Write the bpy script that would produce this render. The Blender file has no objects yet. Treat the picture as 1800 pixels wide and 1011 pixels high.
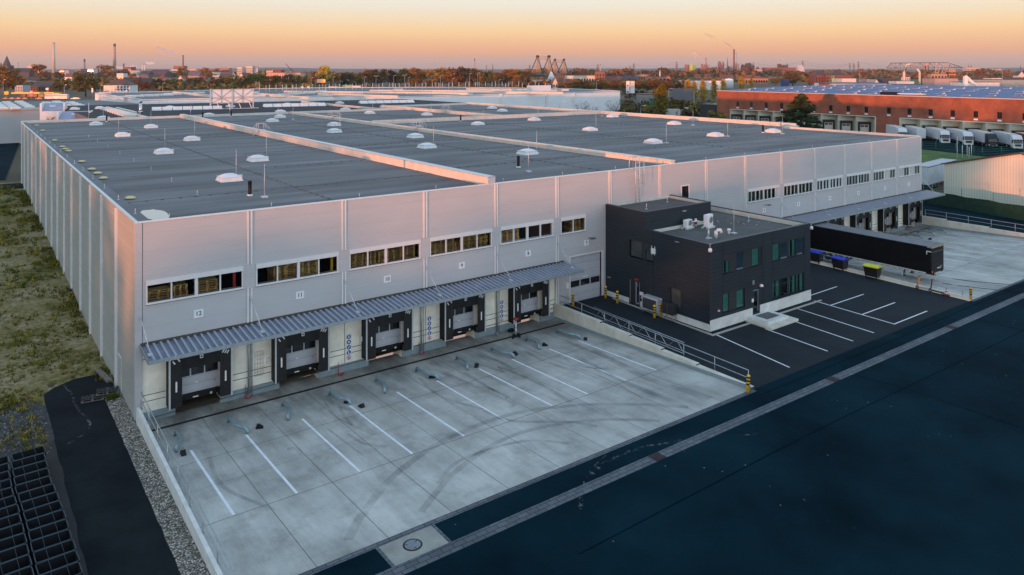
import bpy, bmesh, math, random
from mathutils import Vector, Matrix
R = math.radians
sc = bpy.context.scene
COL = sc.collection
random.seed(7)

# ------------------------------------------------------------------ camera
F_PX, HX, HY, CAM_Z = 1321.0, 900.0, 122.0, 20.0
YAW = 0.63309                       # camera looks towards (sin YAW, cos YAW)
CX, CY = -8.009, -47.065
cam = bpy.data.cameras.new('camera')
cam.sensor_width = 36.0
cam.lens = F_PX / 1800 * 36
cam.shift_y = -(505.5 - HY) / 1800
cam.clip_start, cam.clip_end = 0.5, 30000
camo = bpy.data.objects.new('camera', cam)
camo.location = (CX, CY, CAM_Z)
camo.rotation_euler = (R(90), 0, -YAW)
COL.objects.link(camo)
sc.camera = camo

# ------------------------------------------------------------------ light
SUN_AZ, SUN_EL = R(24), R(0.85)     # light travels (cos, sin) of SUN_AZ in plan
sun = bpy.data.lights.new('sun', 'SUN')
sun.energy = 4.6
sun.angle = R(0.7)
sun.color = (1.0, 0.30, 0.11)
suno = bpy.data.objects.new('sun', sun)
d = Vector((math.cos(SUN_AZ) * math.cos(SUN_EL), math.sin(SUN_AZ) * math.cos(SUN_EL), -math.sin(SUN_EL)))
suno.rotation_euler = d.to_track_quat('-Z', 'Y').to_euler()
suno.location = (-60, -40, 60)
COL.objects.link(suno)

w = bpy.data.worlds.new('World')
sc.world = w
w.use_nodes = True
nt = w.node_tree
bg = nt.nodes['Background']
sky = nt.nodes.new('ShaderNodeTexSky')
sky.sky_type = 'NISHITA'
sky.sun_disc = False
sky.sun_elevation = SUN_EL
sky.sun_rotation = math.atan2(-math.cos(SUN_AZ), -math.sin(SUN_AZ))
tc = nt.nodes.new('ShaderNodeTexCoord')
sep = nt.nodes.new('ShaderNodeSeparateXYZ')
nt.links.new(tc.outputs['Generated'], sep.inputs[0])
ramp = nt.nodes.new('ShaderNodeValToRGB')
def fill(cr, stops):
    cr.elements[0].position, cr.elements[0].color = stops[0][0], (*stops[0][1], 1)
    cr.elements[1].position, cr.elements[1].color = stops[-1][0], (*stops[-1][1], 1)
    for p, c in stops[1:-1]:
        e = cr.elements.new(p); e.color = (*c, 1)
stops = [(0.000, (.44, .30, .27)), (0.009, (.55, .37, .31)), (0.024, (.83, .42, .24)), (0.049, (.92, .61, .33)),
         (0.062, (.88, .68, .45)), (0.0885, (.80, .78, .70)), (0.13, (.76, .80, .80)), (0.26, (.66, .80, .92)), (0.6, (.50, .74, 1.0)), (1.0, (.42, .66, 1.0))]
back = [(0.000, (.75, .86, 1.02)), (0.05, (1.15, 1.27, 1.42)), (0.15, (1.30, 1.46, 1.62)), (0.35, (.82, 1.02, 1.22)), (1.0, (.42, .66, 1.0))]
fill(ramp.color_ramp, stops)
ramp2 = nt.nodes.new('ShaderNodeValToRGB'); fill(ramp2.color_ramp, back)      # the side of the sky away from the afterglow
nt.links.new(sep.outputs['Z'], ramp.inputs[0]); nt.links.new(sep.outputs['Z'], ramp2.inputs[0])
side = nt.nodes.new('ShaderNodeMapRange'); side.inputs[1].default_value = .12; side.inputs[2].default_value = -.45
nt.links.new(sep.outputs['Y'], side.inputs[0])
amix = nt.nodes.new('ShaderNodeMixRGB'); nt.links.new(side.outputs[0], amix.inputs[0])
nt.links.new(ramp.outputs[0], amix.inputs[1]); nt.links.new(ramp2.outputs[0], amix.inputs[2])
add = nt.nodes.new('ShaderNodeMixRGB'); add.blend_type = 'ADD'; add.inputs[0].default_value = 0.06
nt.links.new(amix.outputs[0], add.inputs[1])
nt.links.new(sky.outputs[0], add.inputs[2])
nt.links.new(add.outputs[0], bg.inputs[0])
bg.inputs[1].default_value = 1.0

sc.view_settings.view_transform = 'Standard'
sc.view_settings.look = 'None'
sc.view_settings.exposure = 0.0
sc.view_settings.gamma = 1.0
sc.cycles.transparent_max_bounces = 24

# ------------------------------------------------------------------ helpers
def at(px, py, z=0.75):
    """photo pixel -> plan point on the level z"""
    Y = F_PX * (CAM_Z - z) / (py - HY)
    return atd(px, Y)
def atd(px, Y):
    X = (px - HX) / F_PX * Y
    return (CX + X * math.cos(YAW) + Y * math.sin(YAW), CY - X * math.sin(YAW) + Y * math.cos(YAW))
def zat(py, Y):
    return CAM_Z - (py - HY) * Y / F_PX
def depth(x, y):
    return (x - CX) * math.sin(YAW) + (y - CY) * math.cos(YAW)

class MB:
    def __init__(s):
        s.v, s.f, s.m, s.sm = [], [], [], []
    def face(s, pts, m=0, smooth=False):
        n = len(s.v); s.v += [tuple(p) for p in pts]
        s.f.append(tuple(range(n, n + len(pts)))); s.m.append(m); s.sm.append(smooth)
    def mesh(s, vs, fs, m=0, smooth=False):
        n = len(s.v); s.v += [tuple(p) for p in vs]
        for f in fs:
            s.f.append(tuple(n + i for i in f)); s.m.append(m); s.sm.append(smooth)
    def box(s, x0, y0, z0, x1, y1, z1, m=0, bottom=True):
        vs = [(x0, y0, z0), (x1, y0, z0), (x1, y1, z0), (x0, y1, z0), (x0, y0, z1), (x1, y0, z1), (x1, y1, z1), (x0, y1, z1)]
        fs = [(4, 5, 6, 7), (0, 1, 5, 4), (1, 2, 6, 5), (2, 3, 7, 6), (3, 0, 4, 7)]
        if bottom: fs.append((3, 2, 1, 0))
        s.mesh(vs, fs, m); return s
    def bbox(s, x0, y0, z0, x1, y1, z1, b=.03, m=0):
        """box with chamfered vertical and top edges"""
        def ring(i, z): return [(x0 + i, y0 + b, z), (x0 + b, y0 + i, z), (x1 - b, y0 + i, z), (x1 - i, y0 + b, z), (x1 - i, y1 - b, z), (x1 - b, y1 - i, z), (x0 + b, y1 - i, z), (x0 + i, y1 - b, z)]
        vs = ring(0, z0) + ring(0, z1 - b) + ring(b * .8, z1)
        fs = []
        for k in (0, 8):
            for i in range(8):
                j = (i + 1) % 8; fs.append((k + i, k + j, k + 8 + j, k + 8 + i))
        fs.append(tuple(range(16, 24))); fs.append(tuple(range(7, -1, -1)))
        s.mesh(vs, fs, m); return s
    def prism(s, poly, z0, z1, m=0, mtop=None):
        n = len(poly)
        vs = [(p[0], p[1], z0) for p in poly] + [(p[0], p[1], z1) for p in poly]
        s.mesh(vs, [(i, (i + 1) % n, n + (i + 1) % n, n + i) for i in range(n)] + [tuple(range(n - 1, -1, -1))], m)
        s.face([(p[0], p[1], z1) for p in poly], m if mtop is None else mtop); return s
    def profx(s, prof, x0, x1, m=0):
        """profile of (y,z) extruded along x"""
        n = len(prof)
        vs = [(x0, p[0], p[1]) for p in prof] + [(x1, p[0], p[1]) for p in prof]
        s.mesh(vs, [(i, n + i, n + (i + 1) % n, (i + 1) % n) for i in range(n)] + [tuple(range(n)), tuple(range(2 * n - 1, n - 1, -1))], m); return s
    def profy(s, prof, y0, y1, m=0):
        """profile of (x,z) extruded along y"""
        n = len(prof)
        vs = [(p[0], y0, p[1]) for p in prof] + [(p[0], y1, p[1]) for p in prof]
        s.mesh(vs, [(i, (i + 1) % n, n + (i + 1) % n, n + i) for i in range(n)] + [tuple(range(n - 1, -1, -1)), tuple(range(n, 2 * n))], m); return s
    def tube(s, pts, r, n=8, m=0, r2=None, smooth=True, cap=True):
        pts = [Vector(p) for p in pts]; k = len(pts)
        base = len(s.v); rings = []
        for i, p in enumerate(pts):
            t = (pts[min(i + 1, k - 1)] - pts[max(i - 1, 0)]).normalized()
            a = Vector((0, 0, 1)) if abs(t.z) < .95 else Vector((1, 0, 0))
            x = t.cross(a).normalized(); y = t.cross(x)
            rr = r if r2 is None else r + (r2 - r) * i / (k - 1)
            for j in range(n):
                an = 2 * math.pi * j / n
                s.v.append(tuple(p + (x * math.cos(an) + y * math.sin(an)) * rr))
        for i in range(k - 1):
            for j in range(n):
                a, b = base + i * n + j, base + i * n + (j + 1) % n
                s.f.append((a, b, b + n, a + n)); s.m.append(m); s.sm.append(smooth)
        if cap:
            s.f.append(tuple(base + j for j in range(n - 1, -1, -1))); s.m.append(m); s.sm.append(False)
            s.f.append(tuple(base + (k - 1) * n + j for j in range(n))); s.m.append(m); s.sm.append(False)
        return s
    def lathe(s, prof, n=16, cx=0, cy=0, m=0, smooth=True, sx=1, sy=1):
        base = len(s.v); k = len(prof)
        for r, z in prof:
            for j in range(n):
                a = 2 * math.pi * j / n
                s.v.append((cx + sx * r * math.cos(a), cy + sy * r * math.sin(a), z))
        for i in range(k - 1):
            for j in range(n):
                a, b = base + i * n + j, base + i * n + (j + 1) % n
                s.f.append((a, b, b + n, a + n)); s.m.append(m); s.sm.append(smooth)
        s.f.append(tuple(base + (k - 1) * n + j for j in range(n))); s.m.append(m); s.sm.append(False)
        s.f.append(tuple(base + j for j in range(n - 1, -1, -1))); s.m.append(m); s.sm.append(False)
        return s
    def wheel(s, c, r, w, axis='x', m=0, n=14):
        x, y, z = c
        prof = [(r * .55, -w / 2), (r * .95, -w / 2), (r, -w * .35), (r, w * .35), (r * .95, w / 2), (r * .55, w / 2)]
        base = len(s.v)
        for rr, t in prof:
            for j in range(n):
                a = 2 * math.pi * j / n
                s.v.append((x + t, y + rr * math.cos(a), z + rr * math.sin(a)) if axis == 'x' else (x + rr * math.cos(a), y + t, z + rr * math.sin(a)))
        for i in range(5):
            for j in range(n):
                a, b = base + i * n + j, base + i * n + (j + 1) % n
                s.f.append((a, b, b + n, a + n)); s.m.append(m); s.sm.append(True)
        return s
    def xf(s, M, i0=0):
        s.v = s.v[:i0] + [tuple(M @ Vector(p)) for p in s.v[i0:]]; return s
    def build(s, name, mats, parent=None, fix=True):
        me = bpy.data.meshes.new(name)
        me.from_pydata(s.v, [], s.f)
        if not isinstance(mats, (list, tuple)): mats = [mats]
        for m in mats: me.materials.append(m)
        me.polygons.foreach_set('material_index', s.m)
        me.polygons.foreach_set('use_smooth', s.sm)
        if fix and len(s.f) < 6000:
            b = bmesh.new(); b.from_mesh(me)
            bmesh.ops.recalc_face_normals(b, faces=b.faces)
            b.to_mesh(me); b.free()
        me.update()
        o = bpy.data.objects.new(name, me); COL.objects.link(o)
        if parent: o.parent = parent
        return o

def tag(o, label, cat, group=None):
    o['label'] = label; o['category'] = cat
    if group: o['group'] = group
    return o
def thing(name, label, cat, loc=(0, 0, 0), rz=0, group=None, scale=1):
    o = bpy.data.objects.new(name, None); COL.objects.link(o)
    o.empty_display_size = .2
    o.location = loc; o.rotation_euler = (0, 0, rz); o.scale = (scale,) * 3
    return tag(o, label, cat, group)
def struct(name, mb, mats, fix=False):
    o = mb.build(name, mats, None, fix); o['kind'] = 'structure'; return o
KIDS = {}
def kids(o):
    return [c for c in bpy.data.objects if c.parent == o]
def dup(root, loc, rz=0, label=None, group=None, scale=None):
    if root.name not in KIDS:
        KIDS[root.name] = [(c, kids(c)) for c in kids(root)]
    r = root.copy(); COL.objects.link(r)
    r.location = loc; r.rotation_euler = (0, 0, rz)
    if scale is not None: r.scale = (scale,) * 3 if not isinstance(scale, tuple) else scale
    if label: r['label'] = label
    if group: r['group'] = group
    for c, gs in KIDS[root.name]:
        k = c.copy(); COL.objects.link(k); k.parent = r
        for g in gs:
            q = g.copy(); COL.objects.link(q); q.parent = k
    return r
def text_mesh(name, body, size, mat, M, parent=None, extrude=.004, bold=0):
    cu = bpy.data.curves.new(name, 'FONT'); cu.body = body; cu.size = size
    cu.align_x = 'CENTER'; cu.align_y = 'CENTER'; cu.extrude = extrude; cu.resolution_u = 3; cu.offset = bold
    t = bpy.data.objects.new(name, cu); COL.objects.link(t)
    bpy.context.view_layer.update()
    me = bpy.data.meshes.new_from_object(t.evaluated_get(bpy.context.evaluated_depsgraph_get()))
    bpy.data.objects.remove(t); me.transform(M); me.materials.clear(); me.materials.append(mat)
    o = bpy.data.objects.new(name, me); COL.objects.link(o)
    if parent: o.parent = parent
    return o
FRONT = Matrix(((1, 0, 0, 0), (0, 0, -1, 0), (0, 1, 0, 0), (0, 0, 0, 1)))   # text reads from -y

def wallgrid(mb, axis, pos, t, a0, a1, z0, z1, holes, m=0, mr=0):
    """wall face at pos (axis 'y': plane y=pos spanning x; 'x': plane x=pos spanning y) with reveals of depth t"""
    As = sorted(set([a0, a1] + [min(max(h[k], a0), a1) for h in holes for k in (0, 1)]))
    Zs = sorted(set([z0, z1] + [min(max(h[k], z0), z1) for h in holes for k in (2, 3)]))
    P = (lambda a, b, z: (a, b, z)) if axis == 'y' else (lambda a, b, z: (b, a, z))
    for i in range(len(As) - 1):
        for j in range(len(Zs) - 1):
            ca, cz = (As[i] + As[i + 1]) / 2, (Zs[j] + Zs[j + 1]) / 2
            if any(h[0] < ca < h[1] and h[2] < cz < h[3] for h in holes): continue
            mb.face([P(As[i], pos, Zs[j]), P(As[i + 1], pos, Zs[j]), P(As[i + 1], pos, Zs[j + 1]), P(As[i], pos, Zs[j + 1])], m)
    for b0, b1, c0, c1 in holes:
        q = pos + t
        mb.face([P(b0, pos, c0), P(b0, q, c0), P(b0, q, c1), P(b0, pos, c1)], mr)
        mb.face([P(b1, pos, c0), P(b1, q, c0), P(b1, q, c1), P(b1, pos, c1)], mr)
        mb.face([P(b0, pos, c0), P(b1, pos, c0), P(b1, q, c0), P(b0, q, c0)], mr)
        mb.face([P(b0, pos, c1), P(b1, pos, c1), P(b1, q, c1), P(b0, q, c1)], mr)

# ------------------------------------------------------------------ materials
def nodes(name):
    m = bpy.data.materials.new(name); m.use_nodes = True
    n = m.node_tree.nodes; return m, n, m.node_tree.links, n['Principled BSDF']
def N(n, t, **kw):
    x = n.new(t)
    for k, v in kw.items(): setattr(x, k, v)
    return x
def mat(name, col, rough=.6, metal=0, var=.12, scale=2.0, bump=0, bscale=20, spec=.4, col2=None, detail=5, stretch=None, lines=None, rand=0):
    """noise-varied principled; lines=[(axis, period, width, darken, offset)] draws panel joints"""
    m, n, l, b = nodes(name)
    tcn = N(n, 'ShaderNodeTexCoord')
    vec = tcn.outputs['Object']
    if stretch:
        mp = N(n, 'ShaderNodeMapping'); mp.inputs['Scale'].default_value = stretch
        l.new(vec, mp.inputs[0]); nv = mp.outputs[0]
    else: nv = vec
    no = N(n, 'ShaderNodeTexNoise'); no.inputs['Scale'].default_value = scale; no.inputs['Detail'].default_value = detail
    no.inputs['Roughness'].default_value = .62
    l.new(nv, no.inputs['Vector'])
    rp = N(n, 'ShaderNodeValToRGB')
    c2 = col2 or col
    rp.color_ramp.elements[0].position = .3; rp.color_ramp.elements[1].position = .7
    rp.color_ramp.elements[0].color = (*[max(0, c * (1 - var)) for c in col], 1)
    rp.color_ramp.elements[1].color = (*[min(1, c * (1 + var)) for c in c2], 1)
    l.new(no.outputs['Fac'], rp.inputs[0])
    out = rp.outputs[0]
    if rand:
        oi = N(n, 'ShaderNodeObjectInfo'); hs = N(n, 'ShaderNodeHueSaturation')
        mr = N(n, 'ShaderNodeMapRange'); mr.inputs[3].default_value = 1 - rand; mr.inputs[4].default_value = 1 + rand
        l.new(oi.outputs['Random'], mr.inputs[0]); l.new(mr.outputs[0], hs.inputs['Value'])
        mr2 = N(n, 'ShaderNodeMapRange'); mr2.inputs[3].default_value = .5 - rand * .06; mr2.inputs[4].default_value = .5 + rand * .06
        l.new(oi.outputs['Random'], mr2.inputs[0]); l.new(mr2.outputs[0], hs.inputs['Hue'])
        l.new(out, hs.inputs['Color']); out = hs.outputs[0]
    hgt = None
    if lines:
        sp = N(n, 'ShaderNodeSeparateXYZ'); l.new(vec, sp.inputs[0])
        for ax, per, wd, dk, off in lines:
            a = N(n, 'ShaderNodeMath', operation='ADD'); a.inputs[1].default_value = off; l.new(sp.outputs[ax], a.inputs[0])
            dv = N(n, 'ShaderNodeMath', operation='DIVIDE'); dv.inputs[1].default_value = per; l.new(a.outputs[0], dv.inputs[0])
            fr = N(n, 'ShaderNodeMath', operation='FRACT'); l.new(dv.outputs[0], fr.inputs[0])
            lt = N(n, 'ShaderNodeMath', operation='LESS_THAN'); lt.inputs[1].default_value = wd / per; l.new(fr.outputs[0], lt.inputs[0])
            mx = N(n, 'ShaderNodeMixRGB', blend_type='MULTIPLY'); mx.inputs[2].default_value = (dk, dk, dk, 1)
            l.new(lt.outputs[0], mx.inputs[0]); l.new(out, mx.inputs[1]); out = mx.outputs[0]
    l.new(out, b.inputs['Base Color'])
    b.inputs['Roughness'].default_value = rough; b.inputs['Metallic'].default_value = metal
    b.inputs['Specular IOR Level'].default_value = spec
    if bump:
        n2 = N(n, 'ShaderNodeTexNoise'); n2.inputs['Scale'].default_value = bscale; n2.inputs['Detail'].default_value = 4
        l.new(nv, n2.inputs['Vector'])
        bp = N(n, 'ShaderNodeBump'); bp.inputs['Strength'].default_value = bump; bp.inputs['Distance'].default_value = .03
        l.new(n2.outputs['Fac'], bp.inputs['Height']); l.new(bp.outputs[0], b.inputs['Normal'])
    return m
def glass(name, tint=(.6, .75, .75), refl=.12, rough=.02):
    m, n, l, b = nodes(name); n.remove(b)
    o = n['Material Output']
    t = N(n, 'ShaderNodeBsdfTransparent'); t.inputs[0].default_value = (*tint, 1)
    g = N(n, 'ShaderNodeBsdfGlossy'); g.inputs['Roughness'].default_value = rough; g.inputs['Color'].default_value = (.9, .95, 1, 1)
    fz = N(n, 'ShaderNodeFresnel'); fz.inputs[0].default_value = 1.5
    ad = N(n, 'ShaderNodeMath', operation='ADD'); ad.inputs[1].default_value = refl; l.new(fz.outputs[0], ad.inputs[0])
    mx = N(n, 'ShaderNodeMixShader'); l.new(ad.outputs[0], mx.inputs[0]); l.new(t.outputs[0], mx.inputs[1]); l.new(g.outputs[0], mx.inputs[2])
    l.new(mx.outputs[0], o.inputs[0]); return m
def brickmat(name, axes, c1, c2, mortar, scale, bw=.5, bh=.25, ms=.02, bump=.2, rough=.85):
    m, n, l, b = nodes(name)
    tcn = N(n, 'ShaderNodeTexCoord'); sp = N(n, 'ShaderNodeSeparateXYZ'); l.new(tcn.outputs['Object'], sp.inputs[0])
    cb = N(n, 'ShaderNodeCombineXYZ'); l.new(sp.outputs[axes[0]], cb.inputs[0]); l.new(sp.outputs[axes[1]], cb.inputs[1])
    br = N(n, 'ShaderNodeTexBrick'); l.new(cb.outputs[0], br.inputs['Vector'])
    br.inputs['Color1'].default_value = (*c1, 1); br.inputs['Color2'].default_value = (*c2, 1); br.inputs['Mortar'].default_value = (*mortar, 1)
    br.inputs['Scale'].default_value = scale; br.inputs['Mortar Size'].default_value = ms; br.inputs['Brick Width'].default_value = bw; br.inputs['Row Height'].default_value = bh
    no = N(n, 'ShaderNodeTexNoise'); no.inputs['Scale'].default_value = .35; no.inputs['Detail'].default_value = 6; l.new(tcn.outputs['Object'], no.inputs['Vector'])
    mr = N(n, 'ShaderNodeMapRange'); mr.inputs[1].default_value = .25; mr.inputs[2].default_value = .75; mr.inputs[3].default_value = .72; mr.inputs[4].default_value = 1.25; l.new(no.outputs['Fac'], mr.inputs[0])
    mx = N(n, 'ShaderNodeMixRGB', blend_type='MULTIPLY'); mx.inputs[0].default_value = 1; l.new(br.outputs['Color'], mx.inputs[1]); l.new(mr.outputs[0], mx.inputs[2])
    l.new(mx.outputs[0], b.inputs['Base Color']); b.inputs['Roughness'].default_value = rough; b.inputs['Specular IOR Level'].default_value = .2
    return m

M = {}
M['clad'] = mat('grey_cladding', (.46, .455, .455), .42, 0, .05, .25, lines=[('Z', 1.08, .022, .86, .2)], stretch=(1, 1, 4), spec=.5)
M['clad_shaded'] = mat('grey_cladding_shaded', (.36, .365, .335), .5, 0, .06, .2, lines=[('Z', 1.08, .03, 1.35, .2)], stretch=(1, .4, 3), spec=.4)  # same cladding; the side wall's shade is put into this darker colour
M['alu'] = mat('white_aluminium_trim', (.66, .65, .63), .4, 0, .05, 3)
M['galv'] = mat('galvanised_steel', (.36, .40, .42), .38, .55, .18, 6)
M['galvlight'] = mat('light_galvanised_steel', (.55, .58, .60), .4, .4, .12, 6)
M['conc'] = mat('precast_concrete', (.58, .55, .46), .85, 0, .16, .9, .25, 12, .2)
M['concw'] = mat('white_concrete', (.62, .62, .58), .85, 0, .14, 1.6, .2, 14, .2)
M['joint'] = mat('joint_sealant', (.07, .06, .055), .9)
M['plinth'] = mat('blue_grey_plinth', (.21, .27, .29), .75, 0, .12, 2)
M['yard'] = None
M['membrane'] = mat('grey_roof_membrane', (.155, .146, .144), .85, 0, .42, .12, .3, 9, .25, detail=8, stretch=(.5, 3.2, 1), lines=[('Y', 1.0, .03, .84, 0)])
M['membrane2'] = mat('dark_roof_membrane', (.02, .021, .026), .8, 0, .25, .3, spec=.25)
M['membrane3'] = mat('light_grey_roof_membrane', (.16, .16, .165), .85, 0, .2, .12, detail=7, spec=.25)
M['cream'] = mat('cream_roof_edge', (.62, .58, .50), .6, 0, .08, 1.2, lines=[('Y', 6.1, .05, .75, 0)])
M['creamx'] = mat('cream_roof_edge_cross', (.62, .58, .52), .6, 0, .08, 1.2, lines=[('X', 6.1, .05, .75, 0)])
M['white'] = mat('white_paint', (.74, .74, .73), .45, 0, .06, 2)
M['whitewall'] = mat('white_metal_wall', (.78, .80, .80), .5, 0, .05, .15, lines=[('X', 1.05, .05, .93, 0), ('Z', 3.3, .05, .93, 0)])
M['black'] = mat('black_rubber', (.005, .005, .006), .6, 0, .3, 3, spec=.3)
M['curtain'] = mat('black_pvc_curtain', (.006, .006, .007), .5, 0, .4, 1.5, .3, 3, .5)
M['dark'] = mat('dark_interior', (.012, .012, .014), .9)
M['doorgrey'] = mat('grey_sectional_door', (.46, .47, .50), .45, 0, .05, 1.5, lines=[('Z', .5, .02, .8, .1)])
M['glass_dark'] = mat('dark_window_glass', (.015, .017, .02), .08, 0, .2, 1, spec=.6)
M['glass'] = glass('clear_window_glass', (.93, .94, .92), .0)
M['glass_teal'] = glass('teal_window_glass', (.32, .60, .56), .03)
M['dockconc_lifted'] = mat('brightened_dock_concrete', (.86, .81, .68), .85, 0, .13, 1.1, .2, 12, .2)  # dock concrete, colour brightened to offset the canopy's shade
M['lit_rib'] = mat('canopy_rib_lit', (.36, .39, .45), .4, .2, .1, 1.2)  # same metal as the sheet, lightened to paint light on the ribs
M['blind'] = mat('pale_blind', (.42, .40, .28), .8)
M['anth'] = mat('anthracite_cladding', (.016, .0235, .031), .5, 0, .15, .5, lines=[('Z', .3, .025, 1.8, 0)], stretch=(1, 1, 3), spec=.3)
M['anthplain'] = mat('anthracite_trim', (.024, .028, .033), .45, 0, .1, 2)
M['roofoffice'] = mat('office_roof_membrane', (.10, .095, .09), .85, 0, .22, .7, .3, 12, .2, detail=8, lines=[('X', 1.0, .03, .8, 0)])
M['wood'] = mat('pallet_wood', (.46, .28, .105), .8, 0, .35, 3, rand=.35, stretch=(1, 6, 6))
M['woodgrey'] = mat('weathered_wood', (.20, .17, .14), .85, 0, .3, 4, stretch=(8, 1, 1))
M['woodblack'] = mat('dark_stained_wood', (.02, .022, .025), .8, 0, .3, 4)
M['red'] = mat('red_paint', (.45, .03, .03), .5, 0, .15)
M['yellow'] = mat('yellow_paint', (.72, .44, .01), .45, 0, .08, 4)
M['blue'] = mat('blue_plastic', (.015, .04, .42), .4, 0, .15, 3)
M['ylid'] = mat('yellow_plastic', (.62, .55, .02), .45, 0, .15, 3)
M['orange'] = mat('orange_paint', (.75, .22, .03), .45, 0, .1)
M['green'] = mat('green_paint', (.02, .22, .10), .5, 0, .1)
M['lime'] = mat('lime_paint', (.22, .62, .02), .5, 0, .1)
M['grey'] = mat('grey_paint', (.20, .21, .22), .5, 0, .1)
M['midgrey'] = mat('mid_grey_plastic', (.10, .105, .11), .5, 0, .1)
M['signblue'] = mat('sign_blue', (.01, .06, .24), .5)
M['ink'] = mat('black_ink', (.012, .012, .012), .6)
M['dome'] = mat('opal_rooflight_dome', (.62, .63, .68), .22, 0, .04, 1, spec=.6)
M['kerbwhite'] = mat('white_rooflight_kerb', (.68, .66, .62), .55, 0, .08, 2)
M['tyre'] = mat('tyre_rubber', (.014, .014, .015), .8, 0, .2)
M['chrome'] = mat('bright_metal', (.55, .55, .55), .25, .9, .05)
M['lamp'] = mat('lamp_lens', (.8, .78, .7), .1, 0, .03, spec=.8)
# ------------------------------------------------------------------ ground and paved surfaces
def zL(v):
    pts = [(-90, .45), (-26, .45), (-22, .1), (-19, -.08), (0, 0), (17, -.14), (30, .4), (43, .5), (73, 1.3), (100, 1.6), (160, 1.4), (300, 1.0)]
    if v <= pts[0][0]: return pts[0][1]
    for (a, za), (b, zb) in zip(pts, pts[1:]):
        if v <= b: return za + (zb - za) * (v - a) / (b - a)
    return pts[-1][1]
def zY(v):
    return -.22 + .72 * min(1.0, max(0.0, -v / 18.85)) ** 1.3
def zS(v):
    return .75 if v > -2 else (.5 if v < -19 else .5 + .25 * (v + 19) / 17)
def sheet(mb, us, vs, zf, m=0, skip=None):
    n0 = len(mb.v); nu = len(us)
    for v in vs:
        for u in us: mb.v.append((u, v, zf(u, v)))
    for j in range(len(vs) - 1):
        for i in range(nu - 1):
            if skip and skip((us[i] + us[i + 1]) / 2, (vs[j] + vs[j + 1]) / 2): continue
            a = n0 + j * nu + i
            mb.f.append((a, a + 1, a + 1 + nu, a + nu)); mb.m.append(m); mb.sm.append(True)
def frange(a, b, n): return [a + (b - a) * i / n for i in range(n + 1)]

M['earth'] = mat('earth_and_grass', (.045, .045, .022), .95, 0, .35, .02, detail=9, col2=(.10, .075, .04))
M['asphalt'] = mat('street_asphalt', (.0012, .0105, .0165), .85, 0, .3, .16, .25, 40, .03, detail=9, col2=(.0030, .0180, .0265))
M['asphalt2'] = mat('car_park_asphalt', (.016, .0215, .026), .85, 0, .2, .5, .3, 45, .15, detail=9)
M['asphalt3'] = mat('worn_path_asphalt', (.005, .009, .012), .9, 0, .35, .35, .3, 30, .1, detail=9, col2=(.011, .014, .016))
M['mark'] = mat('road_marking', (.70, .71, .72), .6, 0, .12, 2.5, detail=8)
M['paver'] = brickmat('paving_strip', ('X', 'Y'), (.13, .14, .15), (.09, .10, .115), (.03, .035, .04), 1.0, .55, .28, .018)
M['kerbst'] = mat('kerb_stone', (.36, .34, .30), .85, 0, .15, 2, .2, 12, lines=[('X', 1.0, .02, .6, 0)])
M['grassland'] = mat('meadow_grass', (.035, .085, .016), .95, 0, .4, .25, detail=8, col2=(.06, .12, .02))

def yard_mat():
    m, n, l, b = nodes('brushed_yard_concrete')
    tcn = N(n, 'ShaderNodeTexCoord')
    def noise(scale, st, det=8):
        mp = N(n, 'ShaderNodeMapping'); mp.inputs['Scale'].default_value = st; l.new(tcn.outputs['Object'], mp.inputs[0])
        x = N(n, 'ShaderNodeTexNoise'); x.inputs['Scale'].default_value = scale; x.inputs['Detail'].default_value = det; x.inputs['Roughness'].default_value = .65
        l.new(mp.outputs[0], x.inputs['Vector']); return x.outputs['Fac']
    def mr(x, a, b_, c, d_):
        q = N(n, 'ShaderNodeMapRange'); q.inputs[1].default_value = a; q.inputs[2].default_value = b_; q.inputs[3].default_value = c; q.inputs[4].default_value = d_
        l.new(x, q.inputs[0]); return q.outputs[0]
    def mul(a, b_):
        q = N(n, 'ShaderNodeMixRGB', blend_type='MULTIPLY'); q.inputs[0].default_value = 1; l.new(a, q.inputs[1]); l.new(b_, q.inputs[2]); return q.outputs[0]
    base = N(n, 'ShaderNodeRGB'); base.outputs[0].default_value = (.44, .43, .385, 1)
    c = mul(base.outputs[0], mr(noise(.16, (1, 1, 1)), .32, .68, .66, 1.20))
    c = mul(c, mr(noise(1.4, (1, .13, 1)), .3, .75, .80, 1.16))
    c = mul(c, mr(noise(5, (2.5, .3, 1)), .3, .7, .94, 1.06))
    c = mul(c, mr(noise(.55, (1, 1, 1)), .50, .70, 1.0, .72))
    # a band of oil and rubber dirt where lorries stand, in front of the gutter
    sp = N(n, 'ShaderNodeSeparateXYZ'); l.new(tcn.outputs['Object'], sp.inputs[0])
    band = mr(sp.outputs['Y'], -9.0, -1.0, 0, 1)
    nn = mr(noise(.5, (1.4, .5, 1)), .36, .62, .05, .75)
    pm = N(n, 'ShaderNodeMath', operation='MULTIPLY'); l.new(band, pm.inputs[0]); l.new(nn, pm.inputs[1])
    mx = N(n, 'ShaderNodeMixRGB'); mx.inputs[2].default_value = (.10, .092, .08, 1); l.new(pm.outputs[0], mx.inputs[0]); l.new(c, mx.inputs[1])
    l.new(mx.outputs[0], b.inputs['Base Color'])
    b.inputs['Roughness'].default_value = .72; b.inputs['Specular IOR Level'].default_value = .3
    return m
M['yard'] = yard_mat()
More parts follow.
